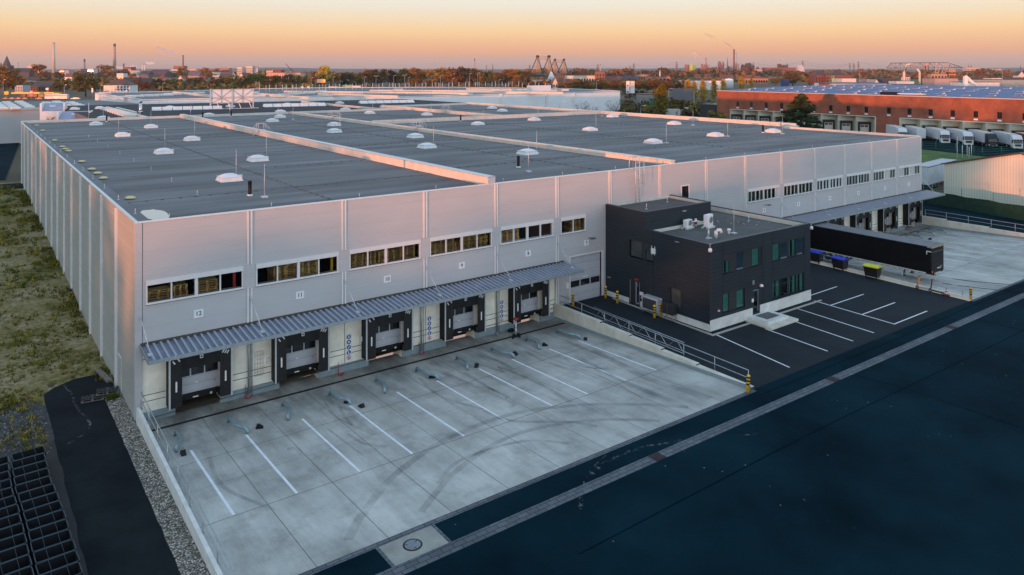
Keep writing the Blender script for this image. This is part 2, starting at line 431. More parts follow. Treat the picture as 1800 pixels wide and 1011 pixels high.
def skid_mat():
    m, n, l, b = nodes('tyre_rubber_marks'); o = n['Material Output']
    tcn = N(n, 'ShaderNodeTexCoord'); x = N(n, 'ShaderNodeTexNoise'); x.inputs['Scale'].default_value = .9; x.inputs['Detail'].default_value = 9; l.new(tcn.outputs['Object'], x.inputs['Vector'])
    q = N(n, 'ShaderNodeMapRange'); q.inputs[1].default_value = .30; q.inputs[2].default_value = .75; q.inputs[3].default_value = .04; q.inputs[4].default_value = .26; l.new(x.outputs['Fac'], q.inputs[0])
    b.inputs['Base Color'].default_value = (.05, .055, .06, 1); b.inputs['Roughness'].default_value = .7
    t = N(n, 'ShaderNodeBsdfTransparent'); mx = N(n, 'ShaderNodeMixShader'); l.new(q.outputs[0], mx.inputs[0]); l.new(t.outputs[0], mx.inputs[1]); l.new(b.outputs[0], mx.inputs[2]); l.new(mx.outputs[0], o.inputs[0])
    return m
M['skid'] = skid_mat()
def scuff_mat():
    m, n, l, b = nodes('pale_scuffs'); o = n['Material Output']
    tcn = N(n, 'ShaderNodeTexCoord'); x = N(n, 'ShaderNodeTexNoise'); x.inputs['Scale'].default_value = 4; x.inputs['Detail'].default_value = 9; l.new(tcn.outputs['Object'], x.inputs['Vector'])
    q = N(n, 'ShaderNodeMapRange'); q.inputs[1].default_value = .5; q.inputs[2].default_value = .68; q.inputs[3].default_value = 0; q.inputs[4].default_value = .55; l.new(x.outputs['Fac'], q.inputs[0])
    b.inputs['Base Color'].default_value = (.20, .21, .21, 1); b.inputs['Roughness'].default_value = .8
    t = N(n, 'ShaderNodeBsdfTransparent'); mx = N(n, 'ShaderNodeMixShader'); l.new(q.outputs[0], mx.inputs[0]); l.new(t.outputs[0], mx.inputs[1]); l.new(b.outputs[0], mx.inputs[2]); l.new(mx.outputs[0], o.inputs[0])
    return m
M['scuff'] = scuff_mat()
def gravel_mat():
    m, n, l, b = nodes('light_gravel')
    tcn = N(n, 'ShaderNodeTexCoord'); v = N(n, 'ShaderNodeTexVoronoi'); v.inputs['Scale'].default_value = 12.5; l.new(tcn.outputs['Object'], v.inputs['Vector'])
    sp = N(n, 'ShaderNodeSeparateColor'); l.new(v.outputs['Color'], sp.inputs[0])
    rp = N(n, 'ShaderNodeValToRGB'); e = rp.color_ramp.elements
    e[0].position = 0; e[0].color = (.12, .10, .08, 1); e[1].position = 1; e[1].color = (.88, .80, .68, 1)
    k = e.new(.45); k.color = (.36, .31, .24, 1); k = e.new(.75); k.color = (.58, .51, .41, 1)
    l.new(sp.outputs[0], rp.inputs[0])
    mr = N(n, 'ShaderNodeMapRange'); mr.inputs[1].default_value = .25; mr.inputs[2].default_value = .62; mr.inputs[3].default_value = 1; mr.inputs[4].default_value = .25; l.new(v.outputs['Distance'], mr.inputs[0])
    mx = N(n, 'ShaderNodeMixRGB', blend_type='MULTIPLY'); mx.inputs[0].default_value = 1; l.new(rp.outputs[0], mx.inputs[1]); l.new(mr.outputs[0], mx.inputs[2]); l.new(mx.outputs[0], b.inputs['Base Color'])
    bp = N(n, 'ShaderNodeBump'); bp.invert = True; bp.inputs['Strength'].default_value = .9; bp.inputs['Distance'].default_value = .08; l.new(v.outputs['Distance'], bp.inputs['Height']); l.new(bp.outputs[0], b.inputs['Normal'])
    b.inputs['Roughness'].default_value = .9
    return m
M['gravel'] = gravel_mat()
def dirt_mat():
    m, n, l, b = nodes('weedy_dirt')
    tcn = N(n, 'ShaderNodeTexCoord')
    def noise(s, d=9):
        x = N(n, 'ShaderNodeTexNoise'); x.inputs['Scale'].default_value = s; x.inputs['Detail'].default_value = d; x.inputs['Roughness'].default_value = .68; l.new(tcn.outputs['Object'], x.inputs['Vector']); return x.outputs['Fac']
    r1 = N(n, 'ShaderNodeValToRGB'); e = r1.color_ramp.elements
    e[0].position = .34; e[0].color = (.075, .075, .016, 1); e[1].position = .60; e[1].color = (.30, .235, .13, 1); k = e.new(.45); k.color = (.19, .155, .055, 1)
    l.new(noise(.22), r1.inputs[0])
    r2 = N(n, 'ShaderNodeMapRange'); r2.inputs[1].default_value = .3; r2.inputs[2].default_value = .7; r2.inputs[3].default_value = .45; r2.inputs[4].default_value = 1.45; l.new(noise(3.5), r2.inputs[0])
    mx = N(n, 'ShaderNodeMixRGB', blend_type='MULTIPLY'); mx.inputs[0].default_value = 1; l.new(r1.outputs[0], mx.inputs[1]); l.new(r2.outputs[0], mx.inputs[2]); l.new(mx.outputs[0], b.inputs['Base Color'])
    b.inputs['Roughness'].default_value = .95; b.inputs['Specular IOR Level'].default_value = .1
    bp = N(n, 'ShaderNodeBump'); bp.inputs['Strength'].default_value = .6; bp.inputs['Distance'].default_value = .1; l.new(noise(2.0), bp.inputs['Height']); l.new(bp.outputs[0], b.inputs['Normal'])
    return m
M['dirt'] = dirt_mat()

# base terrain, one sheet with the sunken yards and the hall's footprint left out
us = [-420, -200, -90, -40, -14, 0, 30.9, 60.3, 92.3, 96, 130, 200, 300, 450, 700, 1200, 2500, 5000, 9500]
vs = [-300, -120, -80, -40, -24, -18.85, -2, 0, 12, 17, 24, 30, 43, 60, 73, 86, 100, 140, 160, 200, 300, 450, 700, 1200, 2500, 5000, 10500]
def zT(u, v):
    if u <= 0 and v < 320: return zL(v) - .06
    if v < -18: return .42
    return .66
g = MB(); sheet(g, us, vs, zT, 0, lambda u, v: -18.85 < v < 0 and (0 < u < 30.9 or 60.3 < u < 92.3))
struct('ground', g, M['earth'])

# street, car park, path
g = MB()
sheet(g, [0, 30.9, 60.3, 92.3, 118], [-75, -40, -25, -18.85], lambda u, v: .5)
sheet(g, [-40, -14, -9, 0], [-75, -40, -25, -23], lambda u, v: .5 if v < -24 else .1)
struct('street', g, M['asphalt'])
g = MB(); sheet(g, [31.2, 36, 60.4], frange(-18.85, -2, 6) + [0], lambda u, v: zS(v) + .005); 
struct('car_park', g, M['asphalt2'])
g = MB()
g.face([(92.7, -18.85, .505), (99.6, -18.85, .505), (103.2, 0, .752), (106, 8, .752), (96, 8, .752), (92.7, 0, .752)])
g.face([(96, 8, .752), (106, 8, .752), (116, 40, .752), (118, 60, .752), (96.5, 60, .752)])
struct('side_road', g, M['asphalt'])
g = MB()
vs2 = frange(-24, 9.0, 40)
for i in range(40):
    a, b = vs2[i], vs2[i + 1]
    lf = lambda v: -3.93 + (.75 * max(0, v - 7.2) ** 1.6) + .03 * math.sin(v * 1.3) + .03 * math.sin(v * 5.3)
    rt = lambda v: -.92 + (.75 if v > 4.6 else 0)
    g.face([(lf(a), a, zL(a) + .012), (rt(a), a, zL(a) + .012), (rt(b), b, zL(b) + .012), (lf(b), b, zL(b) + .012)])
    if a < 0.2:
        g.face([(-9, a, zL(a) + .008), (lf(a), a, zL(a) + .008), (lf(b), b, zL(b) + .008), (-9, b, zL(b) + .008)], 1)
struct('path', g, [M['asphalt3'], mat('brown_hardstanding', (.030, .027, .026), .9, 0, .3, .4, .3, 25, detail=9)])
g = MB()
for a, b in zip(vs2, vs2[1:]):
    if a > 4.2: break
    w0 = lambda v: -.95 + .012 * math.sin(v * 3.1) + .012 * math.sin(v * 17.7)
    x1 = lambda v: 0 if v > -.3 else .03
    g.face([(w0(a), a, zL(a) + .02), (x1(a), a, zL(a) + .06), (x1(b), b, zL(b) + .06), (w0(b), b, zL(b) + .02)])
struct('gravel_strip', g, M['gravel'])
g = MB(); sheet(g, frange(-16, 0, 24), frange(-1, 100, 60), lambda u, v: zL(v) + .02 * math.sin(u * 2.3 + v) * math.cos(v * 1.1) - (.05 if v < 9.6 and u > -5.5 else 0))
struct('dirt_field', g, M['dirt'])
g = MB(); g.face([(-40, 96, 1.62), (0, 92, 1.62), (0, 98, 1.62), (-40, 103, 1.62)]); g.face([(-40, 108, 1.64), (-2, 104, 1.64), (4, 180, 1.42), (-40, 182, 1.42)])
struct('yard_road', g, M['asphalt'])

# sunken concrete yards
ysv = [0.9, 0.0] + [-.6 * i for i in range(1, 32)] + [-18.85]
for nm, a, b in (('concrete_yard', .15, 30.75), ('concrete_yard', 60.9, 92.15)):
    g = MB(); sheet(g, frange(a, b, 6), ysv, lambda u, v: zY(v), 0)
    struct(nm, g, M['yard'])
# joints, gutter, street channel, markings
g = MB()
def strip_v(u, w_, v0, v1, m=0, dz=.004, n=16):
    for a, b in zip(frange(v0, v1, n), frange(v0, v1, n)[1:]):
        g.face([(u - w_ / 2, a, zY(a) + dz), (u + w_ / 2, a, zY(a) + dz), (u + w_ / 2, b, zY(b) + dz), (u - w_ / 2, b, zY(b) + dz)], m)
def strip_u(v, w_, u0, u1, m=0, dz=.004):
    g.face([(u0, v - w_ / 2, zY(v) + dz), (u1, v - w_ / 2, zY(v) + dz), (u1, v + w_ / 2, zY(v) + dz), (u0, v + w_ / 2, zY(v) + dz)], m)
for k in range(1, 10): strip_v(.15 + 3.1 * k - 1.6 * (k % 2 == 0) * 0, .022, -1.4, -18.8)
for v in (-6.6, -12.95): strip_u(v, .028, .15, 30.75)
for v in (-9.6,): strip_u(v, .012, .15, 30.75)
for k in range(1, 10): strip_v(60.9 + 3.15 * k, .022, -1.4, -18.8)
for v in (-6.6, -12.95): strip_u(v, .028, 60.9, 92.15)
struct('yard_joints', g, M['joint'])
g = MB()
for a, b in ((.2, 30.7), (60.5, 92.1)):
    g.box(a, -1.42, zY(-1.3) - .05, b, -1.2, zY(-1.2) + .018)
struct('drain_channel', g, M['dark'])
g = MB()
for u in (1.78, 4.65, 7.83, 10.74, 13.9, 16.76, 20.05, 22.8, 26.12, 28.88): strip_v(u, .13, -5.1, -12.85)
for u in (62.9, 65.9, 69.0, 72.1, 75.2, 78.2, 81.4, 84.5, 87.5, 90.2): strip_v(u, .12, -4.6, -12.6)
struct('yard_markings', g, M['mark'])
g = MB()
def seg(p, q, w_=.11):
    d_ = Vector((q[0] - p[0], q[1] - p[1])); n_ = Vector((-d_.y, d_.x)).normalized() * w_ / 2
    for k in range(6):
        a, b = (Vector(p) + d_ * k / 6), (Vector(p) + d_ * (k + 1) / 6)
        g.face([(x.x + s_ * n_.x, x.y + s_ * n_.y, zS(x.y) + .012) for x, s_ in ((a, 1), (b, 1), (b, -1), (a, -1))])
seg((36.5, -11.6), (35.67, -18.2))
for u, v0, u1 in ((40.5, -12.95, 40.31), (43.78, -12.95, 43.57), (46.65, -11.55, 46.43), (49.63, -11.3, 49.55)): seg((u, v0), (u1, -18.1))
for v in (-12.75, -15.45, -18.03): seg((49.65, v), (54.8, v))
seg((50.7, -10.3), (54.97, -10.2))
struct('car_park_markings', g, M['mark'])
g = MB()
g.box(-6, -21.22, .3, 110, -20.58, .507)
struct('paving_strip', g, M['paver'])
g = MB()
g.box(.1, -19.12, .3, 30.9, -18.86, .509, 1); g.box(.1, -18.86, .3, 30.9, -18.82, .514, 0)
g.box(60.6, -19.12, .3, 92.3, -18.86, .509, 1)
struct('yard_edge', g, [M['joint'], M['paver']])
g = MB()
g.prism([(5.75, -20.58), (8.2, -20.58), (8.2, -19.13), (5.75, -19.13)], .3, .511)
struct('manhole_slab', g, [mat('buff_concrete', (.27, .26, .225), .85, 0, .2, 1.2, .2, 15)])
g = MB(); g.box(5.6, -20.58, .3, 5.75, -19.13, .51); g.box(8.2, -20.58, .3, 8.35, -19.13, .51)
struct('slab_border', g, [M['paver']])
# tyre marks and scuffs
def arc_strip(g, c, r, a0, a1, w_, zf, dz, n=28, m=0):
    for i in range(n):
        t0, t1 = a0 + (a1 - a0) * i / n, a0 + (a1 - a0) * (i + 1) / n
        p = [(c[0] + rr * math.cos(t), c[1] + rr * math.sin(t)) for rr, t in ((r, t0), (r + w_, t0), (r + w_, t1), (r, t1))]
        g.face([(x, y, zf(y) + dz) for x, y in p], m)
def curve_strip(g, pts, w_, zf, dz):
    P = [Vector(p) for p in pts]; Q = []
    for i in range(len(P) - 1):
        p0, p1, p2, p3 = P[max(i - 1, 0)], P[i], P[i + 1], P[min(i + 2, len(P) - 1)]
        for k in range(10):
            t = k / 10
            Q.append(.5 * ((2 * p1) + (p2 - p0) * t + (2 * p0 - 5 * p1 + 4 * p2 - p3) * t * t + (3 * p1 - p0 - 3 * p2 + p3) * t ** 3))
    Q.append(P[-1])
    prev = None
    for i, q in enumerate(Q):
        tt = (Q[min(i + 1, len(Q) - 1)] - Q[max(i - 1, 0)]).normalized(); nn = Vector((-tt.y, tt.x)) * w_ / 2
        cur = (q + nn, q - nn)
        if prev: g.face([(p.x, p.y, zf(p.y) + dz) for p in (prev[0], prev[1], cur[1], cur[0])])
        prev = cur
def pp(l):
    out = []
    for x, y, _ in l:
        z = .3
        for _k in range(6): q = at(x, y, z); z = zY(q[1])
        out.append(q)
    return out
g = MB()
for l, w_ in (([(1210, 716, .6), (1120, 711, .55), (1010, 713, .5), (900, 728, .45), (790, 770, .45), (700, 830, .55), (640, 900, .65), (612, 950, .72)], .42),
              ([(1160, 740, .65), (1060, 738, .6), (960, 750, .58), (880, 775, .55), (800, 830, .6), (740, 900, .7)], .35),
              ([(1250, 700, .6), (1150, 670, .35), (1050, 620, .12), (990, 600, .04)], .6),
              ([(1180, 705, .55), (1090, 668, .3), (1010, 625, .1)], .5),
              ([(1000, 780, .66), (930, 775, .6), (860, 790, .6), (800, 815, .6), (770, 850, .66)], .25),
              ([(505, 790, .2), (520, 788, .2), (530, 800, .24)], .25), ([(610, 762, .2), (640, 780, .28), (680, 785, .3)], .2),
              ([(850, 722, .3), (900, 740, .45), (1000, 742, .55), (1050, 750, .6)], .3)):
    curve_strip(g, pp(l), w_, zY, .008)
rr_ = random.Random(3)
for k in range(16):
    u = rr_.uniform(2, 29); L = rr_.uniform(3, 8); v = rr_.uniform(-8, -2)
    curve_strip(g, [(u, v), (u + rr_.uniform(-.5, .5), v - L / 2), (u + rr_.uniform(-1, 1), v - L)], rr_.uniform(.1, .35), zY, .006)
for k in range(8):
    u = rr_.uniform(66, 90); L = rr_.uniform(4, 9); v = rr_.uniform(-9, -3)
    curve_strip(g, [(u, v), (u + rr_.uniform(-.5, .5), v - L / 2), (u + rr_.uniform(-2, 2), v - L)], rr_.uniform(.2, .45), zY, .006)
struct('tyre_marks', g, M['skid'])
g = MB()
for l, w_ in (([(1230, 772, .5), (1150, 782, .5), (1080, 805, .5), (1035, 840, .5), (1018, 895, .5)], .22), ([(1330, 763, .5), (1290, 767, .5), (1270, 766, .5)], .1),
              ([(1230, 602, .5), (1190, 588, .5)], .15), ([(1065, 800, .5), (1040, 825, .5), (1026, 850, .5)], .1)):
    curve_strip(g, pp(l), w_, lambda v: .507, .006)
curve_strip(g, [at(108, 672, 0), at(125, 690, 0), at(135, 715, 0), at(152, 735, 0), at(158, 748, 0), at(145, 765, 0), at(120, 780, 0)], .16, lambda v: zL(v), .018)
struct('scuff_marks', g, M['scuff'])
g = MB()
for pts_, w_ in (([(31, -19.6), (45, -19.7), (60, -19.6), (90, -19.8)], .05), ([(12, -24.3), (30, -24.1), (52, -24.4), (80, -24.2)], .05), ([(38, -21.4), (38.6, -26), (38.2, -34)], .05), ([(56, -21.4), (55.6, -30)], .05)): curve_strip(g, pts_, w_, lambda v: .507, .003)
curve_strip(g, [(67.2, -14.6), (68.0, -17.5), (69.8, -21), (73.0, -26)], .16, lambda v: zY(v) + .004, .006); curve_strip(g, [(64.8, -14.8), (65.4, -17.5), (66.8, -21), (69.6, -26)], .16, lambda v: zY(v) + .004, .006)
struct('asphalt_seams', g, mat('sealed_asphalt_seam', (.002, .0075, .012), .9, 0, .3, 2, spec=0))
g = MB(); rr_ = random.Random(44)
for i in range(70):
    x, y = rr_.uniform(8, 75), -19.4 - 14 * rr_.random() ** 1.5; s = rr_.uniform(.012, .04)
    if i % 6: x, y = 22 + 4 * (i % 5) * 3 + rr_.gauss(0, 1.2), -22 - 2.2 * (i % 4) + rr_.gauss(0, .8)
    g.face([(x + s * math.cos(k * 1.3 + i), y + s * math.sin(k * 1.3 + i), .512) for k in range(5)])
struct('litter_specks', g, mat('pale_litter', (.22, .24, .25), .8))
# kerbs round the office and along the far road
g = MB()
for a, b in ((-11.68, -11.48), (-11.48, -8), (-8, -4.6), (-4.6, -1.2)):
    if b > -11.48: g.box(36.05, a, .3, 36.2, b, zS(b) + .045)
g.box(36.05, -11.68, .3, 40.75, -11.48, .66); g.box(44.05, -11.68, .3, 50.2, -11.48, .66)
struct('kerb', g, M['kerbst'])
g = MB(); 
for a, b in (((99.8, -19), (103.4, 0)), ((103.4, 0), (106.2, 8)), ((106.2, 8), (116.2, 40))):
    d_ = Vector((b[0] - a[0], b[1] - a[1])).normalized(); n_ = Vector((d_.y, -d_.x)) * .3
    g.prism([a, (a[0] + n_.x, a[1] + n_.y), (b[0] + n_.x, b[1] + n_.y), b], .6, .86)
struct('road_kerb', g, M['kerbst'])
g = MB(); g.face([(120, 22, .70), (175, 12, .70), (192, 45, .70), (184, 60, .70), (126, 60, .70)]); g.face([(101, -12, .69), (104.5, 4, .69), (112, 30, .69), (119, 30, .69), (117, 8, .69), (113, -12, .69)])
struct('grass_verge', g, M['grassland'])
g = MB(); g.face([(168, 2, .71), (212, 2, .71), (212, 140, .71), (186, 140, .71), (183, 55, .71)]); g.face([(150, 130, .705), (215, 130, .705), (300, 300, .705), (200, 300, .705)])
struct('lorry_yard', g, M['asphalt'])
p = MB()
pr = random.Random(5); pts = []
for i in range(22):
    a = 2 * math.pi * i / 22; pts.append((1.5 + (.68 + .16 * pr.random()) * math.cos(a), 2.9 + (1.75 + .5 * pr.random()) * math.sin(a), 11.136))
p.face(pts)
m_, n_, l_, b_ = nodes('puddle_water'); b_.inputs['Base Color'].default_value = (.3, .34, .36, 1); b_.inputs['Roughness'].default_value = .03; b_.inputs['Metallic'].default_value = .8
struct('water_puddle', p, m_)
# ------------------------------------------------------------------ the grey hall
P = [0.15, 6.4, 12.6, 18.8, 25.0, 31.05, 36.95, 43.15, 49.6, 55.6, 61.7, 67.9, 73.9, 79.8, 85.9, 92.16]
ZT, ZR = 11.3, 11.12
DL = [3.42 + 6.15 * k for k in range(5)]
DR = [65.0, 71.1, 77.1, 83.3, 89.45]
hall = thing('logistics_hall', 'long light grey hall with loading docks and grey flat roof in the middle', 'hall')
win_bays = []
holes = []
for k in list(range(0, 6)) + list(range(9, 15)):
    a, b = P[k] + .38, P[k + 1] - .38
    if k == 5: b = P[5] + 3.1
    holes.append((a, b, 6.62, 7.62)); win_bays.append((k, a, b))
holes_l = holes + [(32.5, 35.95, .2, 4.5), (46.1, 47.05, 7.85, 9.1)]
mb = MB()
wallgrid(mb, 'y', 0, .35, 0, 31.0, 3.9, ZT, [h for h in holes_l if h[1] < 31], 0, 1)
wallgrid(mb, 'y', 0, .35, 31.0, 60.6, -.3, ZT, [h for h in holes_l if 31 < h[0] < 60.6], 0, 1)
wallgrid(mb, 'y', 0, .35, 60.6, 92.16, 3.9, ZT, [h for h in holes_l if h[0] > 60.6], 0, 1)
mb.face([(31.0, 0, 3.9), (31.0, .12, 3.9), (31.0, .12, -.3), (31.0, 0, -.3)], 0)
mb.face([(60.6, 0, 3.9), (60.6, .12, 3.9), (60.6, .12, -.3), (60.6, 0, -.3)], 0)
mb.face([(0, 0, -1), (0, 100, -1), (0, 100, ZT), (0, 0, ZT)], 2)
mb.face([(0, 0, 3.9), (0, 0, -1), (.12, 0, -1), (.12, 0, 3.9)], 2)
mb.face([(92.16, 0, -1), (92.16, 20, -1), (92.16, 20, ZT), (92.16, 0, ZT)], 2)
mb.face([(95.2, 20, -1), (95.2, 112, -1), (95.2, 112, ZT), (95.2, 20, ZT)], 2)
mb.face([(92.16, 20, -1), (95.2, 20, -1), (95.2, 20, ZT), (92.16, 20, ZT)], 0)
mb.face([(0, 100, 0), (71, 100, 0), (71, 100, ZT), (0, 100, ZT)], 0)
mb.face([(71, 112, 0), (95.2, 112, 0), (95.2, 112, ZT), (71, 112, ZT)], 0)
mb.build('wall', [M['clad'], M['alu'], M['clad_shaded']], hall)
# concrete dock wall
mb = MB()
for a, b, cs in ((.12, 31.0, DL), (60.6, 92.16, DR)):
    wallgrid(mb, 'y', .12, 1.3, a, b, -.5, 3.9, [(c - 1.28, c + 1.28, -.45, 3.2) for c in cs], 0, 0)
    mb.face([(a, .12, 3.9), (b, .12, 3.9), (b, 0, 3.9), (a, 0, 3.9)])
    mb.build('dock_wall', [M['dockconc_lifted']], hall); mb = MB()
mb = MB()
for a, b, cs in ((.12, 31.0, DL), (60.6, 92.16, DR)):
    e = [a] + [x for c in cs for x in (c - 1.8, c + 1.8)] + [b]
    for i in range(0, len(e), 2):
        mb = MB()
        mb.box(e[i], .105, 3.35, e[i + 1], .12, 3.385); mb.build('wall_joint', [M['joint']], hall); mb = MB()
        for z in (1.28, .92): mb.box(e[i], .105, z, e[i + 1], .12, z + .035)
        for k in P:
            if e[i] < k + .1 < e[i + 1]: mb.box(k + .1, .103, -.2, k + .125, .12, 3.9)
        mb.build('wall_joint', [M['joint']], hall)
mb = MB()
for a, b, cs in ((.12, 31.0, DL), (60.6, 92.16, DR)):
    e = [a] + [x for c in cs for x in (c - 1.28, c + 1.28)] + [b]
    for i in range(0, len(e), 2): mb = MB(); mb.box(e[i], .08, -.6, e[i + 1], .12, .33); mb.build('plinth', [M['plinth']], hall)
mb = MB()
for a, b, cs in ((.12, 31.0, DL), (60.6, 92.16, DR)):
    for c in cs:
        for x in (c - 1.75, c + 1.28): mb = MB(); mb.box(x, -.16, .36, x + .47, .12, .62); mb.build('dock_ledge', [M['dockconc_lifted']], hall)
# pilasters
for k in range(1, 15):
    u = P[k]; mb = MB()
    segs = [(4.25, 6.5), (7.95, ZT - .06)] if k not in (6, 7, 8, 9) else [(.9, ZT - .06)]
    if k == 5: segs = [(.9, 6.5), (7.95, ZT - .06)]
    if k == 9: segs = [(3.9, ZT - .06)]
    for z0, z1 in segs:
        mb.box(u - .16, -.07, z0, u - .05, 0, z1); mb.box(u + .05, -.07, z0, u + .16, 0, z1)
    if len(segs) == 2: mb.box(u - .36, -.05, 6.5, u + .36, 0, 7.93, 1)
    mb.build('pilaster', [M['alu'], M['clad']], hall)
for v in (6.15, 12.3, 18.0, 23.7, 29.9, 35.8, 42.0, 47.9, 54.6, 62.1, 69.0, 75.8, 83.3, 91.0, 97.5):
    mb = MB(); mb.box(-.14, v - .09, -.4, 0, v + .09, ZT - .08); mb.build('side_fin', [M['white']], hall)  # fins coloured white to stand for their sunlit edges
mb = MB(); mb.box(-.025, -.025, -1, .34, 0, ZT - .06); mb.box(-.025, 0, -1, 0, .30, ZT - .06); mb.box(.34, -.012, 3.9, .37, 0, ZT - .06, 1)
mb.build('corner_trim', [M['clad'], M['joint']], hall)
mb = MB(); mb.box(92.0, -.03, 3.9, 92.2, 0, ZT - .06); mb.build('corner_trim', [M['alu']], hall)
# windows
for k, a, b in win_bays:
    halves = [(a, b)] if k == 5 else [(a, (a + b) / 2), ((a + b) / 2, b)]
    for x0, x1 in halves:
        fr = MB(); z0, z1 = 6.62, 7.62
        fr.box(x0, -.055, z0 - .12, x1, .10, z0)            # sill
        fr.box(x0, -.09, z1, x1, .02, z1 + .27)             # shutter box
        fr.box(x0, -.05, z0, x0 + .09, .10, z1); fr.box(x1 - .09, -.05, z0, x1, .10, z1)
        m_ = (x0 + x1) / 2; fr.box(m_ - .04, -.04, z0, m_ + .04, .10, z1)
        if k > 8:
            for q in (.25, .75): fr.box(x0 + (x1 - x0) * q - .025, -.03, z0, x0 + (x1 - x0) * q + .025, .09, z1)
        fr.box(x0, -.052, z0 - .15, x1, -.045, z0 - .12, 1)
        wo = fr.build('window', [M['alu'], M['joint']], hall)
        pn = MB()
        for q0, q1 in ((x0 + .09, m_ - .04), (m_ + .04, x1 - .09)): pn.face([(q0, .03, z0), (q1, .03, z0), (q1, .03, z1), (q0, .03, z1)])
        pn.build('pane', [M['glass'] if k < 9 else M['glass_teal']], wo)
        if k > 8:
            rr_ = random.Random(k * 7 + int(x0))
            for q0, q1 in ((x0 + .09, m_ - .04), (m_ + .04, x1 - .09)):
                x = q0; bl = MB()
                while x < q1 - .1:
                    wd = rr_.uniform(.1, .4)
                    if rr_.random() < (.75 if k > 11 else .4): bl.box(x, .2, z0, min(x + wd, q1), .22, z1)
                    x += wd + .02
                if bl.v: bl.build('blind', [M['blind']], wo)
# mezzanine behind the windows
mb = MB()
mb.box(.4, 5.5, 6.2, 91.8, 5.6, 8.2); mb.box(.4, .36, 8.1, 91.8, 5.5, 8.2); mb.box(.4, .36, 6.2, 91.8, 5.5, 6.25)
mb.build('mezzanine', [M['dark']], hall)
for u in (5.55, 11.9, 18.1, 24.3, 33.9):
    mb = MB(); mb.box(u, .5, 6.3, u + .16, .62, 8.1); mb.build('column', [M['red'] if u < 6 else M['yellow']], hall)
g = MB(); g.box(55.9, .62, 6.26, 91.8, .66, 8.09); g.build('partition', [mat('dim_partition', (.16, .20, .17), .8, 0, .3, 1.5)], hall)
# canopies
rod_k = {}
for a, b, ks, name in ((.25, 31.75, range(0, 6), 'l'), (58.0, 93.35, range(9, 16), 'r')):
    cn = MB()
    zc = lambda v: 4.28 + v * .085
    def sl(x0, x1, y0, y1, dz0, dz1, m):
        vs_ = [(x0, y0, zc(y0) + dz0), (x1, y0, zc(y0) + dz0), (x1, y1, zc(y1) + dz0), (x0, y1, zc(y1) + dz0), (x0, y0, zc(y0) + dz1), (x1, y0, zc(y0) + dz1), (x1, y1, zc(y1) + dz1), (x0, y1, zc(y1) + dz1)]
        cn.mesh(vs_, [(4, 5, 6, 7), (3, 2, 1, 0), (0, 1, 5, 4), (1, 2, 6, 5), (2, 3, 7, 6), (3, 0, 4, 7)], m)
    sl(a, b, -2.42, -.0, -.10, -.05, 0)
    x = a + .25
    while x < b - .15:
        sl(x, x + .11, -2.36, -.1, -.05, .035, 3); x += .37
    sl(a, b, -2.46, -2.42, -.16, .04, 1); sl(a - .04, a, -2.46, 0, -.16, .04, 1); sl(b, b + .04, -2.46, 0, -.16, .04, 1)
    sl(a, b, -.12, -.0, -.05, .10, 2)
    co = cn.build('canopy', [mat('canopy_sheet', (.20, .235, .30), .38, .35, .12, 1.2) if name == 'l' else bpy.data.materials['canopy_sheet'], M['galv'], M['joint'], M['lit_rib']], hall)
    for k in ks:
        u = P[k] + .15 if k else .35
        t = MB(); t.tube([(u - .1, -.03, 5.92), (u + .12, -1.55, 4.28)], .028, 6); t.box(u - .16, -.09, 5.80, u - .04, 0, 6.02); t.box(u + .0, -1.72, 4.12, u + .24, -1.42, 4.22)
        t.build('tie_rod', [M['galvlight']], co)
